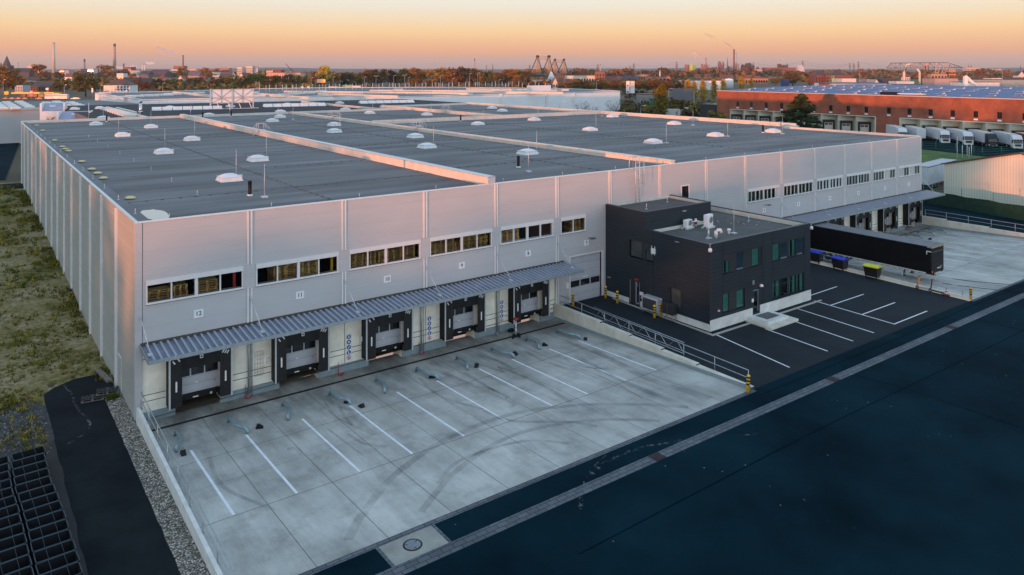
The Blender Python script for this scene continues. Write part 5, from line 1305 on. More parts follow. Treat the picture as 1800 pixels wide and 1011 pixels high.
# side road: green mesh fence, cream hall, parked white trailer
t = thing('mesh_fence', 'green windbreak mesh fence between the side road and the cream hall', 'fence', (101.0, 4, .7))
fp = [(100.4, -22), (101.3, -8.8), (103.9, 4.0), (105.6, 8.5), (113.5, 33)]
g = MB()
for i in range(4):
    for k in range(8):
        a = Vector(fp[i]) + (Vector(fp[i + 1]) - Vector(fp[i])) * k / 8; b = Vector(fp[i]) + (Vector(fp[i + 1]) - Vector(fp[i])) * (k + 1) / 8
        h0, h1 = 1.85 + .08 * math.sin(k * 2.1 + i), 1.85 + .08 * math.sin((k + 1) * 2.1 + i)
        g.mesh([(a.x - 101, a.y - 4, 0), (b.x - 101, b.y - 4, 0), (b.x - 101, b.y - 4, h1), (a.x - 101, a.y - 4, h0), (a.x - 100.97, a.y - 4, 0), (b.x - 100.97, b.y - 4, 0), (b.x - 100.97, b.y - 4, h1), (a.x - 100.97, a.y - 4, h0)], [(0, 1, 2, 3), (7, 6, 5, 4), (3, 2, 6, 7)])
mm = mat('green_windbreak_mesh', (.006, .040, .024), .8, 0, .3, 1.5, .6, 7)
g.build('screen', [mm], t)
for i in range(4):
    for k in range(3):
        a = Vector(fp[i]) + (Vector(fp[i + 1]) - Vector(fp[i])) * k / 3
        g = MB(); g.tube([(a.x - 100.9, a.y - 4, 0), (a.x - 100.9, a.y - 4, 2.9)], .05, 6); g.build('post', [M['green']], t)
g = MB()
for z in (2.2, 2.55, 2.85): g.tube([(x - 100.9, y - 4, z) for x, y in fp], .012, 4)
g.build('wire', [M['galv']], t)
ch = thing('cream_hall', 'cream corrugated metal hall with dark brown roof edge at the right', 'hall', (114.3, 7.0, .6))
wl, ea, rg = 26.0, 4.75, 7.6           # length along the street side gable, eaves, ridge
mcr = mat('cream_corrugated_sheet', (.72, .69, .58), .55, 0, .06, .4, lines=[('X', .42, .10, .80, 0)], stretch=(1, 1, .2))
A, B = Vector((114.3, 7.0)), Vector((110.6, -6.2)); dv = (B - A).normalized(); L_ = 26; nv = Vector((-dv.y, dv.x))
ang = math.atan2(dv.y, dv.x); ch.rotation_euler = (0, 0, ang)
g = MB(); half = 12.0
g.mesh([(0, 0, -.5), (half, 0, -.5), (2 * half, 0, -.5), (2 * half, 0, ea), (half, 0, rg), (0, 0, ea), (0, 30, -.5), (2 * half, 30, -.5), (2 * half, 30, ea), (half, 30, rg), (0, 30, ea)], [(0, 1, 2, 3, 4, 5), (0, 5, 10, 6), (2, 7, 8, 3), (6, 10, 9, 8, 7)])
g.build('wall', [mcr], ch)
g = MB()
for x0, z0, x1, z1 in ((-.3, ea - .02, half, rg + .06), (half, rg + .06, 2 * half + .3, ea - .02)):
    g.mesh([(x0, -.25, z0), (x1, -.25, z1), (x1, 30, z1), (x0, 30, z0), (x0, -.25, z0 + .16), (x1, -.25, z1 + .16), (x1, 30, z1 + .16), (x0, 30, z0 + .16)], [(4, 5, 6, 7), (3, 2, 1, 0), (0, 1, 5, 4), (1, 2, 6, 5), (2, 3, 7, 6), (3, 0, 4, 7)])
g.build('roof', [mat('brown_grey_roof_sheet', (.09, .06, .05), .6, 0, .3, 1.0)], ch)
# ------------------------------------------------------------------ neighbouring halls, brick warehouse, lorries
PC = {}
def paint(col, rough=.6):
    k = tuple(round(c, 3) for c in col) + (rough,)
    if k not in PC: PC[k] = mat('paint_%d' % len(PC), col, rough, 0, .12, .3)
    return PC[k]
nb = thing('neighbour_hall', 'low hall with black flat roof directly behind the grey logistics hall', 'hall', (0, 0, 0))
g = MB(); g.prism([(12, 100.2), (71, 100.2), (71, 112.2), (104, 112.2), (104, 92), (108, 92), (104.5, 164.5), (12, 178)], .3, 10.62, 0, 1)
g.build('wall', [paint((.12, .12, .13)), M['membrane2']], nb)
def ridge_glaze(px0, px1, py, w_=1.5, z=10.63):
    a, b = Vector(at(px0, py, z)), Vector(at(px1, py - (px1 - px0) * .022, z)); n = 7
    t = (b - a) / n; nn = Vector((-t.y, t.x)).normalized() * w_
    g = MB()
    for i in range(n):
        p, q = a + t * i, a + t * (i + .93)
        g.mesh([(p.x - nn.x, p.y - nn.y, z), (q.x - nn.x, q.y - nn.y, z), (q.x, q.y, z + .75), (p.x, p.y, z + .75), (p.x + nn.x, p.y + nn.y, z), (q.x + nn.x, q.y + nn.y, z)], [(0, 1, 2, 3), (3, 2, 5, 4), (0, 3, 4), (1, 5, 2)])
    g.build('glazed_ridge', [M['kerbwhite']], nb)
ridge_glaze(267, 391, 194); ridge_glaze(463, 572, 188); ridge_glaze(632, 727, 182)
for px, py in ((299, 190), (405, 188), (505, 184.5), (597, 182), (653, 180), (131, 192.5), (175, 191), (181, 209), (367, 203.5), (493, 197.5), (607, 193.5), (708, 190), (773, 188), (920, 190.5), (962, 192.5)):
    k = k0.copy(); COL.objects.link(k); k.parent = nb; k.location = (*at(px, py, 10.65), 10.63); k.scale = (1.1, 1.1, 1)
    d_ = d0.copy(); COL.objects.link(d_); d_.parent = k
for i in range(11):
    g = MB(); x, y = at(185 + i * 4.4, 192 + i * 1.35, 10.7); g.box(-1.0, -.7, 0, 1.0, .7, .5); o = g.build('roof_light', [M['kerbwhite']], nb); o.location = (x, y, 10.63)
for p, q in (((188, 189), (258, 207)), ((531, 179), (690, 194)), ((205, 190), (238, 198))):
    a, b = Vector(at(*p, 10.9)), Vector(at(*q, 10.9)); t = (b - a).normalized(); nn = Vector((-t.y, t.x)) * .3
    g = MB(); g.prism([tuple(a - nn), tuple(b - nn), tuple(b + nn), tuple(a + nn)], 10.5, 11.1); g.build('parapet', [M['cream']], nb)
x, y = at(247, 206, 10.6); g = MB(); g.tube([(x, y, 10.6), (x, y, 13.6)], .3, 10); g.tube([(x, y, 13.6), (x, y, 13.9)], .42, 10); g.tube([(x, y, 11.5), (x, y, 11.8)], .42, 10); g.build('flue', [M['chrome']], nb)
for px, py, h in ((404, 205, 3), (156, 212, 3.2), (335, 203, 2)): x, y = at(px, py, 10.6); g = MB(); g.tube([(x, y, 10.6), (x, y, 10.6 + h)], .06, 6); g.build('rooftop_pole', [M['galvlight']], nb)
bb = thing('billboard', 'back of a large braced billboard frame standing on the black roof', 'billboard', (*at(370, 192, 10.6), 10.6))
e_ = Vector(at(445, 190, 10.6)) - Vector(at(370, 192, 10.6)); bb.rotation_euler = (0, 0, math.atan2(e_.y, e_.x)); Lb = e_.length
g = MB(); g.box(0, .1, 1.3, Lb, .2, 4.7); g.build('panel', [M['white']], bb)
for i in range(3): g = MB(); g.box(Lb * i / 2 - .14, -.12, 0, Lb * i / 2 + .14, .1, 4.75); g.build('post', [M['galvlight']], bb)
g = MB()
for z in (1.4, 2.5, 2.75, 4.6): g.box(0, -.04, z, Lb, .08, z + .09)
for i in range(2):
    x0, x1 = Lb * i / 2, Lb * (i + 1) / 2; m_ = (x0 + x1) / 2
    g.box(m_ - .05, -.04, 1.4, m_ + .05, .08, 4.6)
    for a, b in (((x0, 4.6), (m_, 2.7)), ((x1, 4.6), (m_, 2.7)), ((x0, 1.4), (m_, 2.5)), ((x1, 1.4), (m_, 2.5))): g.tube([(a[0], 0, a[1]), (b[0], 0, b[1])], .05, 5)
g.build('brace', [M['galv']], bb)
g = MB()
for i in range(4): g.tube([(Lb * (i + .6) / 4, 0, 1.5), (Lb * (i + .75) / 4, -1.2, 0)], .08, 5)
g.box(-.5, -1.3, -.02, Lb + 1, -1.1, .12); g.build('strut', [M['white']], bb)
# white warehouse
ww = thing('white_warehouse', 'very long white warehouse with pale roof behind the black roofed hall', 'warehouse', (0, 0, 0))
ZW = 10.7
k1, k1b, k2, k2b = at(250, 176, ZW), at(167, 164, ZW), at(690, 171, ZW), at(1090, 160.6, ZW)
q1 = at(560, 173.6, ZW); q1 = (k2[0] - 1, k1[1] + (k2[0] - k1[0]) * -.02)
foot = [k1, q1, (k2[0], k2[1]), k2b, at(1000, 156.2, ZW), at(800, 153.6, ZW), at(600, 154.2, ZW), at(452, 156.2, ZW), at(300, 161, ZW), k1b]
g = MB(); g.prism(foot, .3, ZW, 0, 1); g.build('wall', [M['whitewall'], M['membrane3']], ww)
for i in range(len(foot)):
    a, b = Vector(foot[i]), Vector(foot[(i + 1) % len(foot)]); t = (b - a).normalized(); nn = Vector((-t.y, t.x)) * .25
    g = MB(); g.prism([tuple(a), tuple(b), tuple(b + nn), tuple(a + nn)], ZW - .3, ZW + .22); g.build('parapet', [M['white']], ww)
for px in (857, 939, 992): 
    t_ = (px - 690) / 400; x, y = k2[0] + (k2b[0] - k2[0]) * t_, k2[1] + (k2b[1] - k2[1]) * t_
    g = MB(); g.box(x - .5, y - .35, .5, x + .5, y + .1, ZW + .1); g.build('pier', [M['white']], ww)
rr_ = random.Random(21)
slm = MB(); slm.box(-2, -.8, 0, 2, .8, .55); sl0 = None
for px0, px1, py0, py1, n in ((185, 360, 163.5, 173.5, 16), (445, 560, 163, 170, 9), (565, 700, 160, 169, 12), (700, 960, 157.5, 166, 18)):
    for i in range(n):
        px, py = px0 + (px1 - px0) * ((i * .618) % 1), py0 + (py1 - py0) * ((i * .37 + .1) % 1)
        x, y = at(px, py, ZW)
        if sl0 is None: sl0 = slm.build('roof_light', [M['kerbwhite']], ww); o = sl0
        else: o = sl0.copy(); COL.objects.link(o)
        o.location = (x, y, ZW)
for p, q in (((440, 162.5), (545, 170.5)), ((500, 159.5), (830, 163)), ((560, 164), (700, 168)), ((650, 158), (900, 158.8)), ((305, 161), (368, 166.5)), ((760, 160), (990, 161.5)), ((820, 155.5), (1000, 157))):
    a, b = Vector(at(*p, ZW + .8)), Vector(at(*q, ZW + .8)); t = (b - a).normalized(); nn = Vector((-t.y, t.x)) * .35
    g = MB(); g.prism([tuple(a - nn), tuple(b - nn), tuple(b + nn), tuple(a + nn)], ZW, ZW + .8); g.build('fire_wall', [M['cream']], ww)
rm = MB(); rm.tube([(0, 0, 0), (0, 0, 3.4)], .10, 5); r1 = None
for i in range(60):
    px, py = 450 + 520 * ((i * .618) % 1), 154.5 + 12 * ((i * .379) % 1)
    if px > 700 and py > 163: py = 160
    if r1 is None: r1 = rm.build('lightning_rod', [M['galvlight']], ww); o = r1
    else: o = r1.copy(); COL.objects.link(o)
    o.location = (*at(px, py, ZW), ZW)
g = MB(); x, y = at(948, 161.5, ZW); g.box(x - 5, y - 1.5, ZW, x + 5, y + 2, ZW + 2.6); g.build('rooftop_unit', [M['white']], ww)
for i, px in enumerate((893, 902, 912, 925, 972)): g = MB(); x, y = at(px, 162.5, ZW); g.box(x - 1.4, y - .8, ZW, x + 1.4, y + .8, ZW + (.8, 1.5, .9, .7, 1.2)[i]); g.build('rooftop_duct', [M['cream']], ww)
# white hall with rooflight rows at the far left
lh = thing('pale_hall', 'pale grey hall with rows of white rooflights beyond the car park at the left', 'hall', (0, 0, 0))
va = 181.0
g = MB(); g.prism([(-60, va), (25.5, va - 1), (35, va + 10), (27, va + 50), (-60, va + 55)], .4, 10.0, 0, 1); g.build('wall', [mat('pale_metal_wall', (.46, .47, .47), .5, 0, .05, .2, lines=[('X', 1.0, .05, .93, 0)]), M['membrane3']], lh)
g = MB(); g.box(-60, va - 1.2, 9.8, 26, va - .6, 10.2); g.build('parapet', [M['cream']], lh)
sl = None
for px0, py0, dx, dy, n in ((0, 190, -3.5, -3.2, 4), (6, 190.5, -3.9, -3.0, 5), (28, 190.5, -4.2, -2.8, 5), (52, 188.6, -4.6, -2.6, 5), (121, 187.5, -5.5, -2.3, 5), (141, 186.5, -5.6, -2.2, 4), (112, 189, -6, -2.6, 3), (88, 183, -6.5, -2.2, 2)):
    for i in range(n):
        x, y = at(px0 + dx * i, py0 + dy * i * .9, 10.2)
        if sl is None:
            g = MB(); g.bbox(-1.15, -1.3, 0, 1.15, 1.3, .55, .2); sl = g.build('roof_light', [M['kerbwhite']], lh); o = sl
        else: o = sl.copy(); COL.objects.link(o)
        o.location = (x, y, 10.0)
st_ = thing('white_annex', 'small white annex with sloping lilac roof and red slash sign at the hall corner', 'building', (*atd(70, 172), .5))
ux = Vector((math.cos(-YAW + .5), math.sin(-YAW + .5)))
st_.rotation_euler = (0, 0, -YAW + .45)
lil = paint((.30, .29, .38), .5)
g = MB(); g.box(0, 0, 0, 4.9, 6, 9.9); g.profx([(0, 9.9), (6, 9.9), (6, 11.5), (5.6, 11.5)], 0, 4.9, 0); g.box(-.02, -.05, 9.9, .4, 6, 11.7); g.box(4.6, -.05, 9.9, 4.95, 6, 11.7); g.build('wall', [M['white']], st_)
g = MB(); g.mesh([(.4, -.06, 10.0), (4.6, -.06, 10.0), (4.6, 5.6, 11.56), (.4, 5.6, 11.56)], [(0, 1, 2, 3)]); g.build('roof', [lil], st_)
g = MB(); g.box(1.2, -.06, 7.4, 3.1, -.02, 8.7); g.build('sign_board', [M['cream']], st_)
g = MB(); g.mesh([(1.9, -.08, 7.7), (2.3, -.08, 7.6), (2.95, -.08, 8.4), (2.6, -.08, 8.45)], [(0, 1, 2, 3)]); g.mesh([(1.4, -.08, 8.0), (1.9, -.08, 7.95), (1.9, -.08, 8.1), (1.4, -.08, 8.15)], [(0, 1, 2, 3)], 1); g.build('red_slash', [M['red'], M['ink']], st_)
s2 = thing('white_annex', 'lower white annex with sloping lilac roof beside the red slash sign', 'building', (*atd(101, 160), .5)); s2.rotation_euler = (0, 0, -YAW + .4)
g = MB(); g.box(0, 0, 0, 6.0, 5, 8.8); g.box(-.1, -.1, 8.8, .2, 5, 10.4); g.box(5.8, -.1, 8.8, 6.1, 5, 10.4); g.build('wall', [M['white']], s2)
g = MB(); g.mesh([(.2, -.06, 8.9), (5.8, -.06, 8.9), (5.8, 5, 10.3), (.2, 5, 10.3)], [(0, 1, 2, 3)]); g.build('roof', [lil], s2)
for s_, a, b, z in ((st_, 2.2, 3.0, 10.9), (s2, 2.9, 2.6, 9.7)): g = MB(); g.box(a - .6, b - .4, z - .6, a + .6, b + .4, z + .25); g.build('roof_hatch', [M['white']], s_)
# red brick warehouse
bw = thing('brick_warehouse', 'long red brick warehouse with blue roof and saw tooth loading docks', 'warehouse', (0, 0, 0))
UB, ZB = 207.0, 12.4
mbk = brickmat('red_brick', ('Y', 'Z'), (.36, .095, .05), (.28, .075, .042), (.24, .12, .08), 1.0, .6, .2, .03)
GR = [(61.0, 9), (118.2, 9)]
holes = [(59.6 - 5.5 * 10, 59.6, .3, 6.15), (67.0, 67.0 + 5.7 * 9, .3, 6.15)]
WV = [115, 109.5, 103.7, 97.9, 92.2, 86.5, 80.8, 75.2, 69.6, 62.9, 57.1, 51.4, 45.7, 40.0, 34.4, 28.7, 22.9, 17.2]
for v in WV: holes.append((v - .55, v + .55, 7.35, 9.0))
g = MB(); wallgrid(g, 'x', UB, .3, -20, 123.8, .3, ZB, holes, 0, 0); g.face([(UB, 123.8, .3), (300, 123.8, .3), (300, 123.8, 12.9), (UB, 123.8, ZB)]); g.build('wall', [mbk], bw)
for v in WV:
    f = MB(); f.box(UB + .12, v - .55, 7.35, UB + .2, v + .55, 9.0, 0); f.box(UB + .08, v - .03, 7.35, UB + .12, v + .03, 9.0, 1); f.build('window', [M['glass_dark'], M['anthplain']], bw)
    f = MB(); f.box(UB - .06, v - .5, 6.62, UB, v + .5, 7.05); f.build('number_plate', [M['white']], bw)
g = MB(); g.box(UB - .12, -20, ZB, UB + .3, 124, ZB + .16); g.build('parapet_cap', [M['cream']], bw)
g = MB(); g.mesh([(UB + .3, -20, ZB + .05), (UB + .3, 123.9, ZB + .05), (240, 123.9, 13.4), (300, 123.9, 13.7), (300, -20, 13.7), (240, -20, 13.4)], [(0, 1, 2, 5), (5, 2, 3, 4)])
g.build('roof', [mat('blue_roof_sheet', (.055, .10, .22), .6, 0, .25, .25, lines=[('Y', 2.0, .1, .8, 0)])], bw)
rr_ = random.Random(8); fl = None
for i in range(96):
    u, v = UB + 3 + 60 * ((i * .618) % 1) ** 1.3, -15 + 136 * ((i * .7549) % 1)
    z = ZB + .05 + (u - UB) / 33 * 1.0 if u < 240 else 13.4 + (u - 240) / 60 * .3
    if fl is None:
        f = MB(); f.mesh([(-.8, -.9, .1), (.8, -.9, .1), (.8, .9, .1), (-.8, .9, .1), (-.8, -.9, .15), (.8, -.9, .5), (.8, .9, .5), (-.8, .9, .15)], [(0, 1, 5, 4), (2, 3, 7, 6), (3, 0, 4, 7)], 0); f.mesh([(-.8, -.9, .15), (.8, -.9, .5), (.8, .9, .5), (-.8, .9, .15)], [(0, 1, 2, 3)], 2); f.box(.8, -.9, .1, .9, .9, .52, 1); fl = f.build('roof_flap', [M['white'], M['cream'], paint((.06, .11, .23))], bw); o = fl
    else: o = fl.copy(); COL.objects.link(o)
    o.location = (u, v, z); o.rotation_euler = (0, 0, rr_.uniform(-.2, .2))
g = MB(); g.box(UB + 1, 61, ZB + .2, UB + 2.2, 66, ZB + 1.1); g.box(UB + 1, 54, ZB + .5, UB + 3, 61, ZB + .8, 1); g.build('rooftop_duct', [M['dark'], M['cream']], bw)
TA = R(40); tx, ty = math.cos(TA), math.sin(TA)
mcs = mat('cream_concrete', (.55, .52, .40), .8, 0, .1, .5, lines=[('Z', 1.35, .06, .75, 0)])
def saw(v0, pitch):
    pl, rl = pitch * math.cos(TA), pitch * math.sin(TA)
    p0, p1, p2 = (UB + .05, v0), (UB + .05 + ty * pl, v0 - tx * pl), (UB + .05, v0 - pitch)
    g = MB(); g.face([(*p0, .3), (*p1, .3), (*p1, 6.1), (*p0, 6.1)]); g.face([(*p1, .3), (*p2, .3), (*p2, 6.1), (*p1, 6.1)]); g.face([(*p0, 6.1), (*p1, 6.1), (*p2, 6.1)])
    g.build('dock_wall', [mcs], bw)
    c = Vector(((p0[0] + p1[0]) / 2, (p0[1] + p1[1]) / 2)); nrm = Vector((-tx, -ty)); t = Vector((-ty, tx))
    def q(a, b, zz0, zz1, d0_, d1_, g_, m):
        pts = [c + t * a + nrm * d0_, c + t * b + nrm * d0_, c + t * b + nrm * d1_, c + t * a + nrm * d1_]; g_.prism([tuple(p) for p in pts], zz0, zz1, m)
    g = MB(); q(-1.75, -1.25, 1.1, 4.5, .02, .5, g, 0); q(1.25, 1.75, 1.1, 4.5, .02, .5, g, 0); q(-1.25, 1.25, 3.7, 4.5, .02, .5, g, 0); sh = g.build('dock_shelter', [M['curtain']], bw)
    g = MB(); q(-1.25, 1.25, 1.5, 3.7, .02, .08, g, 0); q(-1.0, -.1, 2.9, 3.35, .08, .1, g, 1); q(.1, 1.0, 2.9, 3.35, .08, .1, g, 1); q(-1.25, 1.25, .9, 1.5, .02, .2, g, 2); g.build('dock_door', [M['cream'], M['glass_dark'], M['black']], sh)
    return c
for k in range(9): saw(67.0 + 5.7 * (k + 1), 5.7)
CEN = [saw(59.6 - 5.5 * k, 5.5) for k in range(10)]
g = MB(); g.box(UB - .05, 59.6, .3, UB + .02, 59.9, 6.2); g.box(UB - .05, 66.7, .3, UB + .02, 67, 6.2); g.box(UB - .05, 6, 6.1, UB + .02, 59.6, 6.3); g.box(UB - .05, 67, 6.1, UB + .02, 118.3, 6.3); g.build('dock_trim', [M['cream']], bw)
g = MB(); g.box(208, 124, .3, 224, 132, 7.5); g.build('dark_annex', [M['anthplain']], bw)
# lorries
def lorry(cabm, boxm, lab, stripe=None, tractor=True, loc=(0, 0), rz=0):
    S = .86
    t = thing('lorry', lab, 'lorry', (loc[0], loc[1], .715), rz, 'lorries docked at the brick warehouse', S)
    W = 1.27; y0 = 3.0 if tractor else .0
    g = MB(); g.box(-W, y0, 1.05, W, 16.4, 3.95); g.build('trailer_box', [boxm], t)
    g = MB(); g.box(-W - .01, y0 - .02, 3.95, W + .01, 16.42, 4.0); g.box(-W - .015, y0, 1.0, W + .015, 16.4, 1.12, 1); g.build('trailer_frame', [M['kerbwhite'], M['galv']], t)
    g = MB(); g.box(-W + .05, y0 + 4, .45, -W + .1, 13, 1.0); g.box(W - .1, y0 + 4, .45, W - .05, 13, 1.0); g.box(-.5, y0, .7, .5, 16.3, 1.0); g.build('side_guard', [M['midgrey']], t)
    for y in ((1.45, 4.6) if tractor else ()) + (12.2, 13.5, 14.8):
        for s in (-1, 1): g = MB(); g.wheel((s * (W - .2), y, .5), .5, .34); g.wheel((s * (W - .17), y, .5), .28, .32, m=1); g.build('wheel', [M['tyre'], M['galvlight']], t)
    if stripe:
        g = MB()
        for k in range(3): g.box(-W - .02, 9 + k * 1.2, 2.6 - k * .25, -W - .01, 14.2 - k * .6, 2.75 - k * .25)
        g.build('lettering_band', [stripe], t)
    if tractor:
        g = MB(); pr = [(0, .45), (0, 1.55), (.18, 2.75), (.75, 3.55), (1.3, 3.85), (2.35, 3.85), (2.35, .9), (1.95, .9), (1.85, .45)]
        g.profx(pr, -1.22, 1.22); g.build('cab', [cabm], t)
        g = MB(); n0 = len(g.v); g.mesh([(-1.1, -.03, 1.62), (1.1, -.03, 1.62), (1.05, .15, 2.65), (-1.05, .15, 2.65)], [(0, 1, 2, 3)]); g.build('windscreen', [M['glass_dark']], t)
        for s in (-1, 1):
            g = MB(); g.mesh([(s * 1.23, .22, 1.75), (s * 1.23, 1.2, 1.75), (s * 1.23, 1.2, 2.55), (s * 1.23, .34, 2.55)], [(0, 1, 2, 3)]); g.build('side_window', [M['glass_dark']], t)
            g = MB(); g.box(s * 1.36 - .12, -.05, 1.9, s * 1.36 + .12, .12, 2.6); g.build('mirror', [M['black']], t)
            g = MB(); g.box(s * .95 - .2, -.06, .62, s * .95 + .2, -.0, .8); g.build('headlight', [M['lamp']], t)
        g = MB(); g.box(-.8, -.04, .78, .8, 0, 1.42)
        for k in range(4): g.box(-.8, -.06, .84 + k * .15, .8, -.04, .90 + k * .15, 1)
        g.build('grille', [M['black'], M['midgrey']], t)
        g = MB(); g.bbox(-1.24, -.08, .28, 1.24, .25, .60, .05); g.box(-.26, -.1, .4, .26, -.08, .5, 1); g.build('bumper', [cabm, M['ylid']], t)
        g = MB(); g.box(-1.15, -.22, 2.66, 1.15, .15, 2.74); g.build('sun_visor', [M['black']], t)
    return t
RZ = -math.atan2(tx, ty)
def front(k, L): c = CEN[k]; return (c.x - tx * L, c.y - ty * L)
LT = 16.4 * .86 + .3
wl2 = mat('lorry_white', (.66, .67, .68), .4, 0, .05, .5)
lorry(wl2, wl2, 'white lorry with silver grille, third from the brick pier', None, True, front(1, LT), RZ)
lorry(wl2, wl2, 'white lorry with blue lettering on its trailer side', mat('blue_lettering', (.08, .12, .30), .5), True, front(2, LT), RZ)
lorry(paint((.008, .018, .020), .4), wl2, 'lorry with black cab and white trailer', None, True, front(3, LT), RZ)
lorry(wl2, paint((.50, .55, .56)), 'white lorry with pale grey curtain trailer near the photo edge', None, True, front(4, LT), RZ)
lorry(M['red'], paint((.35, .03, .03)), 'dark red lorry cut off by the right photo edge', None, True, front(5, LT - 3), RZ)
lorry(wl2, wl2, 'white trailer without a cab docked beside the brick pier', None, False, front(0, 12.2), RZ)
lorry(wl2, wl2, 'white lorry half hidden by the grey hall corner', None, True, (front(0, LT + .8)[0], front(0, LT + .8)[1] + 5.6), RZ)
# flag poles, lamp post, far fence, parked white trailer
for i, (px, py, yt) in enumerate(((1682.5, 279, 240), (1691.5, 277, 255), (1700, 275, 253), (1703.5, 278, 258), (1707.5, 273, 254))):
    x, y = at(px, py, .7); D_ = depth(x, y); h = (py - yt) * D_ / F_PX
    t = thing('flag_pole', 'thin white flag pole on the grass verge before the docked lorries', 'pole', (x, y, .7), 0, 'flag poles on the grass verge')
    g = MB(); g.tube([(0, 0, 0), (0, 0, h)], .07, 6, r2=.05); g.build('pole', [M['white']], t)
    if i == 4: g = MB(); g.mesh([(.07, 0, h - .1), (.5, .05, h - .3), (.45, .1, h - 1.6), (.07, 0, h - 1.4)], [(0, 1, 2, 3)]); g.build('flag', [paint((.3, .42, .55))], t); t['label'] = 'flag pole with a drooping pale blue flag on the grass verge'
t = thing('wire_fence', 'green wire fence around the lorry yard beyond the cream hall', 'fence', (*at(1640, 263, .7), .7))
a0 = Vector(t.location[:2]); pts = [Vector(at(px, py, .7)) - a0 for px, py in ((1622, 262), (1645, 263), (1680, 266), (1712, 272), (1727, 274), (1760, 272), (1800, 270))]
for p in pts: g = MB(); g.tube([(p.x, p.y, 0), (p.x, p.y, 1.9)], .06, 5); g.build('post', [M['green']], t)
g = MB()
for z in (.3, .9, 1.4, 1.85): g.tube([(p.x, p.y, z) for p in pts], .022, 4)
g.build('wire', [M['green']], t)
pt = thing('lorry_trailer', 'long white curtain side trailer parked between the grey hall and the cream hall', 'trailer', (133.0, 14.2, .72))
a, b = Vector(at(1668, 318, .8)), Vector(at(1617, 333, .8)); dd = (a - b).normalized(); pt.location = (a.x + .3, a.y + .1, .72); pt.rotation_euler = (0, 0, math.atan2(dd.y, dd.x) - math.pi / 2 + math.pi)
g = MB(); g.box(-1.2, .0, 1.0, 1.2, 13.6, 3.75); g.build('curtain', [paint((.56, .60, .64))], pt)
g = MB(); g.box(-1.22, -.02, 3.75, 1.22, 13.62, 3.8); g.box(-1.23, 0, 3.62, 1.23, 13.6, 3.70, 1); g.build('roof', [paint((.42, .41, .44)), M['black']], pt)
g = MB(); g.box(-1.22, 0, .9, 1.22, 13.6, 1.0)
for i in range(24): g.box(1.19, .2 + i * .56, .74, 1.23, .3 + i * .56, .9); g.box(-1.23, .2 + i * .56, .74, -1.19, .3 + i * .56, .9)
g.build('side_rail', [M['kerbwhite']], pt)
g = MB(); g.box(-.5, .1, .5, .5, 13.5, .9); g.build('chassis', [M['black']], pt)
for y in (9.0, 10.3, 11.6):
    for s in (-1, 1): g = MB(); g.wheel((s * .98, y, .5), .5, .34); g.wheel((s * 1.02, y, .5), .28, .3, m=1); g.build('wheel', [M['tyre'], M['midgrey']], pt)
# ------------------------------------------------------------------ trees
def leaf_mat(name, c1, c2, rand=.25):
    m, n, l, b = nodes(name)
    tcn = N(n, 'ShaderNodeTexCoord'); x = N(n, 'ShaderNodeTexNoise'); x.inputs['Scale'].default_value = 9; x.inputs['Detail'].default_value = 3; l.new(tcn.outputs['Object'], x.inputs['Vector'])
    rp = N(n, 'ShaderNodeValToRGB'); rp.color_ramp.elements[0].position = .35; rp.color_ramp.elements[1].position = .65
    rp.color_ramp.elements[0].color = (*c1, 1); rp.color_ramp.elements[1].color = (*c2, 1); l.new(x.outputs['Fac'], rp.inputs[0])
    oi = N(n, 'ShaderNodeObjectInfo'); hs = N(n, 'ShaderNodeHueSaturation')
    mr = N(n, 'ShaderNodeMapRange'); mr.inputs[3].default_value = 1 - rand; mr.inputs[4].default_value = 1 + rand; l.new(oi.outputs['Random'], mr.inputs[0]); l.new(mr.outputs[0], hs.inputs['Value'])
    mr2 = N(n, 'ShaderNodeMapRange'); mr2.inputs[3].default_value = .485; mr2.inputs[4].default_value = .515; l.new(oi.outputs['Random'], mr2.inputs[0]); l.new(mr2.outputs[0], hs.inputs['Hue'])
    l.new(rp.outputs[0], hs.inputs['Color']); l.new(hs.outputs[0], b.inputs['Base Color']); b.inputs['Roughness'].default_value = .8; b.inputs['Specular IOR Level'].default_value = .15
    return m
M['bark'] = mat('tree_bark', (.06, .045, .035), .9, 0, .3, 8)
LM = {'rust': leaf_mat('rust_leaves', (0.1275, 0.0567, 0.0189), (0.2817, 0.1438, 0.0386)), 'orange': leaf_mat('orange_leaves', (0.2012, 0.0908, 0.0154), (0.3891, 0.2118, 0.0429)), 'olive': leaf_mat('olive_leaves', (0.0805, 0.0794, 0.0189), (0.2012, 0.1589, 0.0343)),
      'dark': leaf_mat('dark_brown_leaves', (0.0570, 0.0454, 0.0206), (0.1342, 0.0908, 0.0343)), 'green': leaf_mat('green_leaves', (0.0402, 0.0643, 0.0154), (0.1140, 0.1438, 0.0300)), 'gold': leaf_mat('golden_leaves', (0.2817, 0.1740, 0.0154), (0.4830, 0.3405, 0.0429)),
      'bush': leaf_mat('dark_green_leaves', (0.0120, 0.0340, 0.0154), (0.0335, 0.0719, 0.0257)), 'cedar': leaf_mat('cedar_needles', (0.0134, 0.0340, 0.0189), (0.0604, 0.0832, 0.0257)), 'poplar': leaf_mat('poplar_leaves', (0.1342, 0.1362, 0.0154), (0.3220, 0.2572, 0.0215))}
